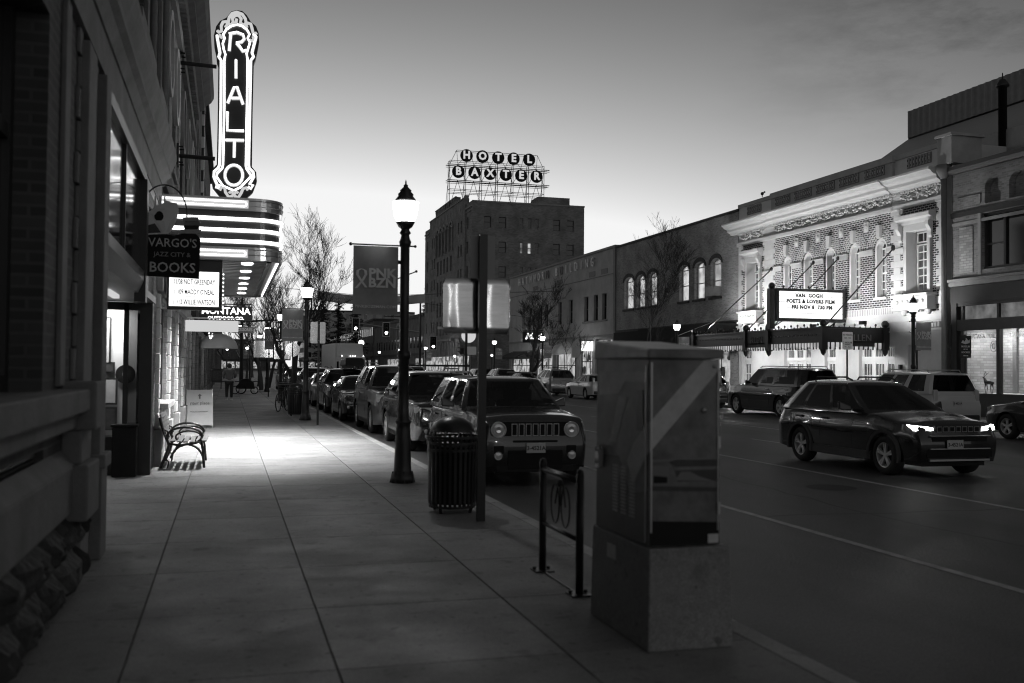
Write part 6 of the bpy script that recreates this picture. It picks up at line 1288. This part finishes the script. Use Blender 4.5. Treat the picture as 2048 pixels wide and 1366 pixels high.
# ================================================================ vehicles (local frame: +x forward from centre, z up)
def lerp_tab(tab, x):
    if x <= tab[0][0]: return tab[0][1]
    for (a, p), (b, q) in zip(tab, tab[1:]):
        if x <= b: t_ = (x-a)/(b-a); t_ = t_*t_*(3-2*t_)*.5+t_*.5; return p+(q-p)*t_
    return tab[-1][1]
def make_wheel(parent, x, y, r, w, side, spokes=5, rimm='rim'):
    o = MB().lathe((x, 0, 0), [(r*.64, -w/2), (r*.9, -w/2), (r*.985, -w*.34), (r, -w*.15), (r, w*.15), (r*.985, w*.34), (r*.9, w/2), (r*.64, w/2), (r*.62, w*.3), (r*.62, -w*.3), (r*.64, -w/2)], 32, 'Y')
    for i in range(len(o.v)): o.v[i] += Vector((0, y, r))
    ty = o.build('wheel', 'rubber', parent, smooth=True, local=True); s = side; yo = y+s*w/2
    m = MB().lathe((x, yo-s*.01, r), [(r*.645, -s*.0), (r*.6, -s*.005), (r*.585, -s*.05), (r*.57, -s*.1)], 32, 'Y')
    m.lathe((x, yo-s*.02, r), [(.001, 0), (r*.12, 0), (r*.14, -s*.03)], 12, 'Y')
    for k in range(spokes):
        for da in (-.13, .13):
            a = 2*math.pi*k/spokes+.3; c0, s0 = math.cos(a+da*1.9), math.sin(a+da*1.9); c1, s1 = math.cos(a+da), math.sin(a+da); px, pz = -s1, c1; w0, w1 = r*.045, r*.042
            A = Vector((x+c0*r*.1, 0, r+s0*r*.1)); B = Vector((x+c1*r*.6, 0, r+s1*r*.6)); pv = Vector((px, 0, pz))
            m.hexa([A-pv*w0+Vector((0, yo-s*.06, 0)), A+pv*w0+Vector((0, yo-s*.06, 0)), B+pv*w1+Vector((0, yo-s*.06, 0)), B-pv*w1+Vector((0, yo-s*.06, 0)), A-pv*w0+Vector((0, yo-s*.025, 0)), A+pv*w0+Vector((0, yo-s*.025, 0)), B+pv*w1+Vector((0, yo-s*.012, 0)), B-pv*w1+Vector((0, yo-s*.012, 0))])
    rm = m.build('rim', rimm, ty, local=True)
    MB().lathe((x, yo-s*.1, r), [(.001, 0), (r*.6, 0), (r*.6, -s*.02)], 24, 'Y').build('brake_disc', 'plastic', ty, local=True)
    return ty
def car(label, loc, heading, sp, cat='suv', name='parked_suv', group=None):
    """heading: degrees of the nose from +x."""
    t = thing(name, label, cat, (*loc, -.13), R(heading), group)
    L, Wd = sp['L'], sp['W']/2; xf, xr = L/2, -L/2
    top = sp['top']; wt = sp.get('wt', [(xr, .86), (xr+.06, .93), (xr+.2, .97), (xr+.6, 1), (xf-.9, 1), (xf-.4, .975), (xf-.15, .93), (xf-.04, .87), (xf, .8)])
    wr, wxs = sp['wr'], sp['wx']; sill = sp.get('sill', .24); AR_ = wr+.055; paint = sp['paint']
    xs = sorted(set([round(xr+L*k/64, 4) for k in range(65)] + [round(c+AR_*math.cos(math.pi*k/14), 4) for c in wxs for k in range(15)] + [xf-.02, xf-.05, xf-.1, xr+.02, xr+.05, xr+.1]))
    xs = [x for x in xs if xr <= x <= xf]; cross = []; NB = 9
    lowf, lowr = sp.get('lowf', .28), sp.get('lowr', .3)
    for x in xs:
        w = Wd*lerp_tab(wt, x); zt = lerp_tab(top, x); zb = sill
        if x > xf-.7: zb = sill+(lowf-sill)*((x-xf+.7)/.7)
        if x < xr+.7: zb = sill+(lowr-sill)*((xr+.7-x)/.7)
        for c in wxs:
            d = abs(x-c)
            if d <= AR_+1e-4: zb = max(zb, wr+math.sqrt(max(AR_**2-d*d, 0)))
        row = []; sh = zt-.05
        for k in range(NB):
            f = k/(NB-1); z = zb+(sh-zb)*f; g = (z-.3)/(zt-.3); bul = -.035*max(0, .45-g)**1.3 - .055*max(0, g-.62)**1.2*2.2; crease = .012*math.exp(-((g-.62)/.06)**2)
            row.append((w+bul*1.6+crease, z))
        w_ = row[-1][0]; row += [(w_-.012, zt-.022), (w_-.05, zt-.003), (w_-.14, zt+.012), (w_*.6, zt+sp.get('crown', .035)), (w_*.3, zt+sp.get('crown', .035)+.01), (0, zt+sp.get('crown', .035)+.012)]
        bx_ = 0
        cross.append([(x, y, z) for y, z in row])
    # fascia shaping: nose leans back above the bumper
    def shape(p):
        x, y, z = p; k = max(0, (x-(xf-.9))/.9); x -= k*sp.get('rake', .10)*max(0, z-.62)/.4; x -= k*.05*max(0, .45-z)/.2
        k = max(0, ((xr+.5)-x)/.5); x += k*sp.get('rrake', .06)*max(0, z-.7)/.4; return (x, y, z)
    for s in (1, -1): pass
    mb = MB(); rows = [[shape((x, y, z)) for x, y, z in r]+[shape((x, -y, z)) for x, y, z in reversed(r[:-1])] for r in cross]; mb.grid(rows)
    for r in (rows[0], rows[-1]):
        n = len(r)
        for i in range(n//2): mb.poly([r[i], r[i+1], r[n-2-i], r[n-1-i]])
    body = mb.build('body', paint, t, smooth=True, local=True)
    md = body.modifiers.new('edge', 'EDGE_SPLIT'); md.split_angle = R(40)
    # greenhouse
    bh = sp['belt']; H = sp['H']; x0, x1, x2, x3 = sp['gh']                 # rear base, rear roof, front roof, windshield base
    def loop(xb, xa, w, z, zf, n=5):
        pts = []; rr_ = .16
        def side(s): return [(xa-.0, s*(w-.1)), (xa-.05, s*(w-.03)), (xa-.16, s*w)]
        return None
    def ring(f):                                # f 0 belt .. 1 roof edge
        xa = x3+(x2-x3)*f; xb = x0+(x1-x0)*f; g = f+.12*math.sin(math.pi*f); w = (Wd*.965)+(sp['rw']-Wd*.965)*(f**1.25); z0f, z0r = lerp_tab(top, x3)+.02, lerp_tab(top, x0)+.0
        P_ = []; bow = sp.get('bow', .14)
        pil = sp['pil']                           # side breakpoints as fractions from front to rear
        for u in (0, .5, .86, .93): P_.append((xa-bow*u**2, w*u*.97, 'ws' if u < .9 else 'p'))
        P_.append((xa-bow-.05, w*.985, 'p'))
        xs_ = [xa-bow-.12+(xb+.14-(xa-bow-.12))*q for q in pil]
        kinds = sp['kinds']
        for q, kd in zip(xs_, kinds): P_.append((q, w*(1-.03*((q-(xa+xb)/2)/(xa-xb)*2)**2), kd))
        P_.append((xb+.05, w*.965, 'p'))
        for u in (.9, .5, 0): P_.append((xb+.0-.06*(1-u**2), w*u*.96, 'rw'))
        out = []
        for (x, y, kd) in P_:
            zb_ = bh+(min(z0f, bh+.06)-bh)*0
            zz = (lerp_tab(top, min(max(x, xr), xf))-.02)*(1-f)+H*f if False else (bh-.0)*(1-f)+(H-sp.get('roofdrop', .06))*f
            if f == 0: zz = lerp_tab(top, x)-.01
            out.append((x, y, zz, kd))
        return out
    fs = [0, .1, .5, .93, 1.0]; R_ = [ring(f) for f in fs]; bodyp = MB(); glass = {'ws': MB(), 'rw': MB(), 'a': MB(), 'b': MB(), 'c': MB()}
    for s in (1, -1):
        for a in range(4):
            for i in range(len(R_[0])-1):
                q = [R_[a][i], R_[a][i+1], R_[a+1][i+1], R_[a+1][i]]; kd = R_[a][i][3]; pts = [(p[0], s*p[1], p[2]) for p in q]
                tgt = glass[kd] if kd in glass and 1 <= a <= 2 else bodyp
                tgt.poly(pts)
    rl = R_[-1]; rows = []
    nroof = 5; ring_full = [(x, y, z) for x, y, z, k in rl]
    hh = H
    for i in range(5):
        f = i/4; sc_ = 1-.9*f if f < 1 else .0; cx_ = (x1+x2)/2
        rows.append([(cx_+(x-cx_)*(1-.12*f if f < .3 else 1-.5*f), y*(1-f), z+(hh-z)*(1-(1-min(1, f*1.6))**2)) for x, y, z in ring_full])
    rows = []
    for f in (0, .04, .12, .35, .7, 1): rows.append([(x+((x1+x2)/2-x)*f*.55, y*(1-f), z+(hh-z)*(1-(1-f)**3)) for x, y, z in ring_full])
    for s in (1, -1): bodyp.grid([[(x, s*y, z) for x, y, z in r] for r in rows])
    rp = sp.get('roofpaint', paint)
    gh = bodyp.build('roof', rp, t, local=True, smooth=True); gh.modifiers.new('edge', 'EDGE_SPLIT').split_angle = R(42)
    for k_, nm in (('ws', 'windshield'), ('rw', 'rear_window')):
        if glass[k_].f: glass[k_].build(nm, sp.get('wsg', 'car_glass') if k_ == 'ws' else sp.get('glass', 'dark_glass'), t, local=True, smooth=True)
    for k_ in 'abc':
        if glass[k_].f: glass[k_].build('side_windows', sp.get('sg', sp.get('glass', 'dark_glass')), t, local=True, smooth=True)
    # interior hints
    mb = MB(); mb.box(x0+.2, -Wd*.8, bh-.12, x3-.1, Wd*.8, bh-.06)
    mb.build('dashboard', 'cloth_dark', t, local=True)
    for xx, yy in ((.25, -.38), (.25, .38), (-.65, -.38), (-.65, .38)):
        mb = MB(); mb.box(xx-.1, yy-.24, bh-.1, xx+.03, yy+.24, bh+.12); mb.box(xx-.08, yy-.13, bh+.12, xx-.0, yy+.13, bh+.32); mb.build('seat', 'cloth_dark', t, local=True, bevel=.03)
    mb = MB(); mb.tube([(x3-.62, sp.get('drv', .36)+.18*math.cos(R(30*k)), bh+.02+.16*math.sin(R(30*k))) for k in range(13)], .014, 5)
    mb.build('steering_wheel', 'cloth_dark', t, local=True)
    # underbody, wheels, flares
    MB().box(xr+.15, -Wd+.28, .2, xf-.15, Wd-.28, .62).build('underbody', 'black_matte', t, local=True)
    for c in wxs:
        for s in (1, -1): make_wheel(t, c, s*(Wd-.125), wr, .22, s, sp.get('spokes', 5), sp.get('rimm', 'rim'))
    if sp.get('clad'):
        for c in wxs:
            for s in (1, -1): MB().grid([[(c+q*math.cos(R(a)), s*(Wd+d), max(wr+q*math.sin(R(a)), .24)) for q, d in ((AR_-.01, -.06), (AR_-.01, .012), (AR_+.05, .015), (AR_+.065, -.02))] for a in range(-18, 199, 12)]).build('wheel_arch_trim', 'plastic', t, local=True)
        for s in (1, -1): MB().hexa([(wxs[0]+AR_-.05, s*(Wd-.05), .22), (wxs[1]-AR_+.05, s*(Wd-.05), .22), (wxs[1]-AR_+.05, s*(Wd+.008), .24), (wxs[0]+AR_-.05, s*(Wd+.008), .24), (wxs[0]+AR_-.05, s*(Wd-.05), .4), (wxs[1]-AR_+.05, s*(Wd-.05), .4), (wxs[1]-AR_+.05, s*(Wd-.002), .38), (wxs[0]+AR_-.05, s*(Wd-.002), .38)]).build('sill_trim', 'plastic', t, local=True)
    # door seams and handles
    mb = MB()
    for xq in sp.get('seams', (x3-.55, (x0+x3)/2-.05, x0+.55)):
        for s in (1, -1): mb.tube([(xq, s*(Wd*.985), .42), (xq-.01, s*(Wd+.0), .62), (xq-.02, s*(Wd-.004), bh-.1)], .004, 4)
    mb.build('door_seams', 'black_matte', t, local=True)
    for xq in sp.get('handles', ((x0+x3)/2+.1, x0+.75)):
        for s in (1, -1): MB().box(xq-.1, s*(Wd-.01)-.018, bh-.17, xq+.1, s*(Wd-.01)+.018, bh-.135).build('door_handle', 'chrome' if sp.get('chromeh') else paint, t, local=True, bevel=.008)
    for s in (1, -1):
        m = MB(); a = x3-.62; m.hexa([(a-.06, s*(Wd-.02), bh+.02), (a+.06, s*(Wd-.02), bh+.02), (a+.03, s*(Wd+.2), bh+.03), (a-.07, s*(Wd+.2), bh+.03), (a-.06, s*(Wd-.02), bh+.1), (a+.04, s*(Wd-.02), bh+.1), (a-.0, s*(Wd+.2), bh+.19), (a-.07, s*(Wd+.2), bh+.19)]); m.build('mirror', sp.get('mirr', paint), t, local=True, bevel=.02)
    if sp.get('rails', 1):
        for s in (1, -1): MB().tube([(x1+.25, s*(sp['rw']-.1), H-.03), (x1+.32, s*(sp['rw']-.09), H+.05), (x2-.4, s*(sp['rw']-.09), H+.055), (x2-.22, s*(sp['rw']-.1), H-.0)], .017, 6).build('roof_rail', sp.get('railm', 'plastic'), t, local=True)
    if sp.get('trimline'):
        mb = MB()
        for s in (1, -1): mb.tube([(R_[3][i][0], s*(R_[3][i][1]+.006), R_[3][i][2]+.03) for i in range(5, len(R_[3])-4)], .008, 4); 
        mb.build('window_trim', 'chrome', t, local=True)
    # front and rear faces
    fz = lambda z: xf-sp.get('rake', .10)*max(0, z-.62)/.4-.05*max(0, .45-z)/.2
    rz = lambda z: xr+sp.get('rrake', .06)*max(0, z-.7)/.4
    sp['face'](t, sp, fz, rz, Wd)
    return t
def plate(t, x, z, s=1, y=0, w=.3, txt='3-4521A'):
    p = MB().box(x-.008, y-w/2, z-.075, x+.008, y+w/2, z+.075).build('license_plate', 'plate', t, local=True)
    text('plate_number', txt, .085, 'dark_paint', p, (x+s*.011, y, z-.005), (s, 0, 0), depth=.001, local=True, bold=.002)
def fbox(mb, x, y0, y1, z0, z1, d0=-.02, d1=.02): mb.box(x+d0, min(y0, y1), z0, x+d1, max(y0, y1), z1)
def rear_generic(t, sp, rz, Wd, lz=.95, lw=.16, lh=.3, pl=True, pz=.85):
    for s in (1, -1): m = MB(); fbox(m, rz(lz), s*(Wd*.86), s*(Wd*.86-lw), lz-lh/2, lz+lh/2, -.025, .06); m.build('taillight', 'lamp_glass', t, local=True, bevel=.02)
    m = MB(); m.box(rz(.4)-.05, -Wd*.8, .32, rz(.4)+.1, Wd*.8, .5); m.build('rear_bumper', 'plastic', t, local=True, bevel=.03)
    plate(t, rz(pz)-.02, pz, -1)
def face_renegade(t, sp, fz, rz, Wd):
    m = MB(); x = fz(.86)+.0
    def rr(mb, y0, y1, z0, z1, d0, d1, r=.04):
        F = Fr((0, 0, 0), (0, 1, 0), (1, 0, 0)); pts = []
        for sx_, sz_, a0 in ((1, 1, 0), (-1, 1, 90), (-1, -1, 180), (1, -1, 270)):
            for k in range(4): a = R(a0+30*k); pts.append(((y0+y1)/2+sx_*((y1-y0)/2-r)+r*math.cos(a), (z0+z1)/2+sz_*((z1-z0)/2-r)+r*math.sin(a)))
        mb.prism(F, pts, d0, d1)
    rr(m, -.72, .72, .74, .98, fz(.98)-.02, fz(.86)+.012, .1); m.build('grille_panel', 'black_matte', t, local=True)
    g = MB()
    for k in range(7):
        yc = (k-3)*.112; F = Fr((0, 0, 0), (0, 1, 0), (1, 0, 0)); xx = fz(.86)+.02
        for y0, y1, z0, z1 in ((yc-.046, yc-.034, .765, .955), (yc+.034, yc+.046, .765, .955), (yc-.034, yc+.034, .765, .777), (yc-.034, yc+.034, .943, .955)): g.box(xx-.01, y0, z0, xx+.008, y1, z1)
    g.build('grille_slots', 'chrome', t, local=True)
    for s in (1, -1):
        h = MB().lathe((fz(.86)+.015, s*.585, .862), [(.001, .012), (.085, .008), (.1, 0), (.11, .018), (.122, .018), (.126, -.02)], 24, 'X').build('headlight', 'lamp_glass', t, local=True, smooth=False)
        MB().lathe((fz(.86)+.028, s*.585, .862), [(.001, .0), (.045, .003), (.05, -.01)], 16, 'X').build('lens', 'chrome', h, local=True)
        MB().lathe((fz(.5)+.0, s*.59, .47), [(.001, .02), (.05, .015), (.062, .02), (.07, -.01)], 16, 'X').build('fog_light', 'lamp_glass', t, local=True)
        q = MB(); fbox(q, fz(.58), s*.5, s*.66, .5, .62, -.05, .008); q.build('side_intake', 'black_matte', t, local=True, bevel=.01)
    m = MB(); fbox(m, fz(.5), -.44, .44, .26, .55, -.05, .012); fbox(m, fz(.68), -.36, .36, .665, .7, -.03, .008); m.build('lower_grille', 'black_matte', t, local=True, bevel=.01)
    m = MB(); m.hexa([(fz(.3)-.1, -.75, .22), (fz(.3)+.03, -.6, .22), (fz(.3)+.03, .6, .22), (fz(.3)-.1, .75, .22), (fz(.3)-.1, -.8, .33), (fz(.3)+.05, -.62, .31), (fz(.3)+.05, .62, .31), (fz(.3)-.1, .8, .33)]); m.build('skid_plate', 'plastic', t, local=True)
    plate(t, fz(.58)+.03, .585, 1, 0); m = MB(); m.box(fz(1.04)-.07, -.07, 1.0, fz(1.04)-.055, .07, 1.03); rear_generic(t, sp, rz, Wd)
def face_compass(t, sp, fz, rz, Wd):
    m = MB(); fbox(m, fz(.84), -.46, .46, .77, .89, -.05, .012); m.build('grille_panel', 'black_matte', t, local=True, bevel=.01); g = MB()
    for k in range(7):
        yc = (k-3)*.125
        for y0, y1, z0, z1 in ((yc-.052, yc-.042, .785, .88), (yc+.042, yc+.052, .785, .88), (yc-.042, yc+.042, .785, .795), (yc-.042, yc+.042, .87, .88)): g.box(fz(.84)+.01, y0, z0, fz(.84)+.022, y1, z1)
    g.build('grille_slots', 'chrome', t, local=True)
    for s in (1, -1):
        F = Fr((0, 0, 0), (0, 1, 0), (1, 0, 0)); m = MB(); b = fz(.86); m.hexa([(b-.03, s*.5, .82), (b-.13, s*.8, .81), (b-.27, s*.78, .81), (b-.12, s*.5, .82), (b-.04, s*.5, .865), (b-.2, s*.84, .9), (b-.34, s*.8, .9), (b-.12, s*.5, .865)]); 
        for i in range(len(m.v)): m.v[i] += Vector((.075, s*.015, 0))
        m.build('headlight', 'headlight_lit', t, local=True)
        light('headlight_beam', 'SPOT', (b+.06, s*.6, .84), 260, t, .05, spot=80).rotation_euler = (R(78), 0, R(-90))
        MB().lathe((fz(.55)-.06, s*.66, .56), [(.001, .03), (.05, .02), (.06, -.01)], 14, 'X').build('fog_light', 'lamp_glass', t, local=True)
    m = MB(); fbox(m, fz(.6), -.55, .55, .63, .7, -.05, .01); fbox(m, fz(.4), -.66, .66, .36, .5, -.05, .02); m.build('lower_grille', 'black_matte', t, local=True, bevel=.01)
    m = MB(); fbox(m, fz(.5), -.6, .6, .5, .515, -.02, .03); fbox(m, fz(.6), -.6, .6, .72, .73, -.02, .03); fbox(m, fz(.34), -.6, .6, .3, .33, -.06, .04); m.build('front_trim', 'steel', t, local=True)
    plate(t, fz(.58)+.035, .58, 1, -.12, .32); rear_generic(t, sp, rz, Wd, 1.0, .22, .16)
def face_big(t, sp, fz, rz, Wd):
    z0 = sp.get('gz', (.75, 1.0)); m = MB(); fbox(m, fz(.85), -.42, .42, *z0, -.06, .02); m.build('grille', 'chrome' if sp.get('cg') else 'black_matte', t, local=True, bevel=.015); g = MB()
    for k in range(4): fbox(g, fz(.85), -.38, .38, z0[0]+.04+k*(z0[1]-z0[0]-.06)/4, z0[0]+.07+k*(z0[1]-z0[0]-.06)/4, .0, .028)
    g.build('grille_bars', 'black_matte' if sp.get('cg') else 'chrome', t, local=True)
    for s in (1, -1):
        h = MB(); hz = sp.get('hz', (.8, 1.0)); h.hexa([(fz(.9)-.02, s*.46, hz[0]), (fz(.9)-.14, s*(Wd-.06), hz[0]), (fz(.9)-.22, s*(Wd-.08), hz[0]), (fz(.9)-.1, s*.46, hz[0]), (fz(.9)-.0, s*.46, hz[1]), (fz(.9)-.14, s*(Wd-.04), hz[1]), (fz(.9)-.22, s*(Wd-.06), hz[1]), (fz(.9)-.1, s*.46, hz[1])])
        for i in range(len(h.v)): h.v[i] += Vector((.05, 0, 0))
        h.build('headlight', 'lamp_glass', t, local=True, bevel=.015); MB().lathe((fz(.45)-.03, s*.68, .47), [(.001, .04), (.045, .03), (.055, -.01)], 12, 'X').build('fog_light', 'lamp_glass', t, local=True)
    m = MB(); fbox(m, fz(.45), -.55, .55, .34, .5, -.05, .02); m.build('lower_grille', 'black_matte', t, local=True, bevel=.01); plate(t, fz(.6)+.03, .6, 1); rear_generic(t, sp, rz, Wd, 1.05, .14, .42)
TB = lambda L, f, c, b, rb: [(-L/2, rb-.03), (-L/2+.12, rb), (-.1, b), (c, b), (L/2-.35, f+.03), (L/2-.08, f), (L/2, f-.06)]
def spec(L, W, H, front, cowl, belt, gh, rw, wr, wx, paint, face, pil=(0, .28, .34, .64, .7, .97), kinds=('a', 'p', 'b', 'p', 'c', 'p'), **k):
    d = dict(L=L, W=W, H=H, belt=belt, gh=gh, rw=rw, wr=wr, wx=wx, paint=paint, face=face, pil=pil, kinds=kinds)
    xf = L/2; d['top'] = [(-xf, belt-.06), (-xf+.15, belt-.02), (gh[3]-.35, belt-.02), (gh[3]+.05, cowl), (xf-.5, front+.03), (xf-.14, front), (xf-.03, front-.06), (xf, front-.12)]
    d.update(k); return d
ren = spec(4.23, 1.80, 1.67, 1.04, 1.12, 1.12, (-2.0, -1.78, .42, .92), .64, .35, (-1.24, 1.33), 'paint_graphite', face_renegade, clad=1, rake=.05, bow=.1, lowf=.3, wt=[(-2.115, .88), (-2.0, .95), (-1.6, 1), (1.5, 1), (1.85, .985), (2.02, .95), (2.09, .9), (2.115, .84)])
car('graphite boxy compact suv with round headlights parked first at the near curb', (4.55, 16.72), -90, ren, group='cars parked along the near curb')
comp = spec(4.4, 1.82, 1.63, .93, 1.06, 1.06, (-2.02, -1.6, .1, 1.02), .58, .345, (-1.26, 1.38), 'paint_dark', face_compass, clad=1, trimline=1, rake=.1, rrake=.12, pil=(0, .34, .38, .72, .76, .93), roofpaint='paint_black')
car('dark suv driving toward the camera with its headlights on', (11.92, 16.35), -90, comp, name='moving_suv')
suv2 = spec(4.8, 1.93, 1.72, 1.02, 1.12, 1.12, (-2.2, -1.9, .3, .98), .63, .37, (-1.4, 1.46), 'paint_dark', face_big, hz=(.84, .96), rrake=.1)
s2 = car('dark suv with a long roof bar parked behind the graphite one', (4.65, 22.75), -90, suv2, group='cars parked along the near curb')
[MB().tube([(x, -.75, 1.84), (x, .75, 1.84)], .025, 6).build('roof_bar', 'plastic', s2, local=True) for x in (-.9, .2)]
yuk = spec(5.15, 2.0, 1.86, 1.12, 1.2, 1.2, (-2.42, -2.25, .55, 1.1), .7, .4, (-1.5, 1.52), 'paint_bronze', face_big, cg=1, hz=(.86, 1.08), gz=(.84, 1.1), rake=.05, chromeh=1)
car('large bronze grey suv with chrome grille, third in the near curb row', (4.7, 28.55), -90, yuk, group='cars parked along the near curb')
sm = spec(4.3, 1.78, 1.5, .92, 1.0, 1.0, (-2.0, -1.5, .1, .98), .56, .33, (-1.24, 1.32), 'paint_dark', face_big, hz=(.78, .9), gz=(.6, .7), rails=0, rrake=.1)
car('small dark hatchback, fourth in the near curb row', (4.45, 34.6), -90, sm, cat='car', name='parked_car', group='cars parked along the near curb')
s5 = car('dark suv with a roof cargo box, fifth in the near curb row', (4.55, 40.5), -90, dict(suv2), group='cars parked along the near curb')
bxm = MB(); bxm.hexa([(-1.2, -.1, 1.8), (.9, -.1, 1.8), (.9, .7, 1.8), (-1.2, .7, 1.8), (-1.1, -.05, 2.1), (.5, -.05, 2.14), (.5, .65, 2.14), (-1.1, .65, 2.1)]); bxm.build('cargo_box', 'plastic', s5, local=True, bevel=.06)
lefts = [(47, sm, 'paint_silver', 'pale compact car farther up the near curb row', 'car'), (53, suv2, 'paint_dark', 'dark suv far up the near curb row', 'suv'), (58.8, sm, 'paint_bronze', 'grey hatchback far up the near curb row', 'car'), (64.8, suv2, 'paint_graphite', 'tall dark suv near the end of the near curb row', 'suv'), (71, sm, 'paint_dark', 'dark hatchback near the end of the near curb row', 'car'), (77, suv2, 'paint_silver', 'last silver suv of the near curb row before the crossing', 'suv')]
for y, s_, p_, lb, c_ in lefts: car(lb, (4.5, y), -90, dict(s_, paint=p_), cat=c_, name='parked_'+c_, group='cars parked along the near curb')
# far side
sub = spec(5.7, 2.05, 1.9, 1.15, 1.22, 1.22, (-2.72, -2.5, .75, 1.3), .72, .41, (-1.55, 1.86), 'paint_black', face_big, rake=.05, trimline=1, chromeh=1, railm='chrome', pil=(0, .24, .28, .54, .585, .97))
car('long black suv parked before the floodlit theatre entrance', (21.25, 35.3), 90, sub, group='cars parked along the opposite curb')
exp = spec(4.85, 1.9, 1.8, 1.08, 1.15, 1.15, (-2.28, -2.1, .4, .98), .68, .37, (-1.4, 1.42), 'paint_white', face_big, rake=.05, pil=(0, .28, .34, .6, .68, .96), rrake=.08, railm='steel')
car('white suv with its dark rear window toward the camera by the gallery', (21.15, 27.6), 90, exp, group='cars parked along the opposite curb')
cpe = spec(4.6, 1.85, 1.45, .88, 1.0, 1.0, (-2.0, -1.2, .1, 1.1), .56, .345, (-1.32, 1.4), 'paint_graphite', face_big, rails=0, hz=(.72, .84), gz=(.5, .6), rrake=.1)
car('dark low car cut off by the view edge', (21.15, 20.85), 90, cpe, cat='car', name='parked_car', group='cars parked along the opposite curb')
car('dark suv with license plate parked ahead of the long black suv', (21.2, 43.4), 90, dict(suv2, paint='paint_dark'), group='cars parked along the opposite curb')
sed = spec(4.87, 1.85, 1.47, .88, .98, .98, (-1.75, -1.0, .1, 1.1), .56, .335, (-1.42, 1.43), 'paint_white', face_big, rails=0, hz=(.72, .84), gz=(.5, .7), pil=(0, .38, .42, .8, .83, .97), roofdrop=.05)
sed['top'] = [(-2.435, .93), (-2.3, 1.0), (-1.7, 1.02), (.75, .96), (1.15, .98), (1.9, .9), (2.3, .84), (2.4, .78), (2.435, .72)]
car('white sedan parked on the far side beside the utility cabinet', (20.9, 56.0), 90, sed, cat='car', name='parked_car', group='cars parked along the opposite curb')
s6 = car('silver suv with roof crossbars parked ahead of the white sedan', (20.9, 63.5), 90, dict(suv2, paint='paint_silver'), group='cars parked along the opposite curb')
[MB().tube([(x, -.75, 1.86), (x, .75, 1.86)], .03, 6).build('crossbar', 'plastic', s6, local=True) for x in (-.9, .2)]
rights = [(49.4, sm, 'paint_graphite', 'dark hatchback hidden behind the utility cabinet on the far side', 'car'), (70.5, sm, 'paint_bronze', 'grey hatchback ahead of the silver suv on the far side', 'car'), (77, suv2, 'paint_silver', 'pale suv seen over the graphite roof on the far side', 'suv'), (84, suv2, 'paint_black', 'black suv near the far end of the opposite curb row', 'suv'), (90.5, sed, 'paint_white', 'last white sedan at the far end of the opposite curb row', 'car')]
for y, s_, p_, lb, c_ in rights: car(lb, (20.95, y), 90, dict(s_, paint=p_), cat=c_, name='parked_'+c_, group='cars parked along the opposite curb')
# box truck
tr = thing('box_truck', 'white box truck with cab fairing coming down the street far away', 'truck', (10.0, 84, -.13), R(-87))
MB().box(-9.5, -1.2, .9, -1.6, 1.2, 3.75).build('cargo_body', 'white_paint', tr, local=True, bevel=.04)
MB().hexa([(-1.55, -1.15, .5), (.9, -1.1, .5), (.9, 1.1, .5), (-1.55, 1.15, .5), (-1.55, -1.15, 2.6), (.35, -1.05, 2.6), (.35, 1.05, 2.6), (-1.55, 1.15, 2.6)]).build('cab', 'white_paint', tr, local=True, bevel=.08)
MB().hexa([(-1.5, -1.1, 2.6), (.25, -.95, 2.6), (.25, .95, 2.6), (-1.5, 1.1, 2.6), (-1.5, -1.05, 3.75), (-.8, -.9, 3.7), (-.8, .9, 3.7), (-1.5, 1.05, 3.75)]).build('fairing', 'white_paint', tr, local=True, bevel=.06)
MB().poly([(.78, -.95, 1.5), (.78, .95, 1.5), (.45, .95, 2.4), (.45, -.95, 2.4)]).build('windshield', 'window_dark', tr, local=True)
MB().box(.9, -.6, .8, .95, .6, 1.3).build('grille', 'black_matte', tr, local=True)
for k in (-.9, -.2, 0, .2, .9): MB().ball((.3, k, 2.66), .05, 5).build('marker_light', 'neon', tr, local=True)
for s in (1, -1):
    MB().ball((.93, s*.85, .95), .12, 6).build('headlight', 'lamp_glass', tr, local=True); MB().box(.3, s*1.25-.08, 1.5, .4, s*1.25+.08, 2.2).build('mirror', 'black_matte', tr, local=True)
    for x in (0, -5.5, -7.2): make_wheel(tr, x, s*1.0, .5, .26, s)
fc = [(8.1, 100, 'oncoming car waiting at the crossing', sm, 'paint_dark'), (12, 118, 'pale suv beyond the crossing', suv2, 'paint_silver')]
for x, y, lb, s_, p_ in fc: car(lb, (x, y), -90, dict(s_, paint=p_), cat='car', name='distant_car')
if len(TODO if 'TODO' in globals() else []) : pass
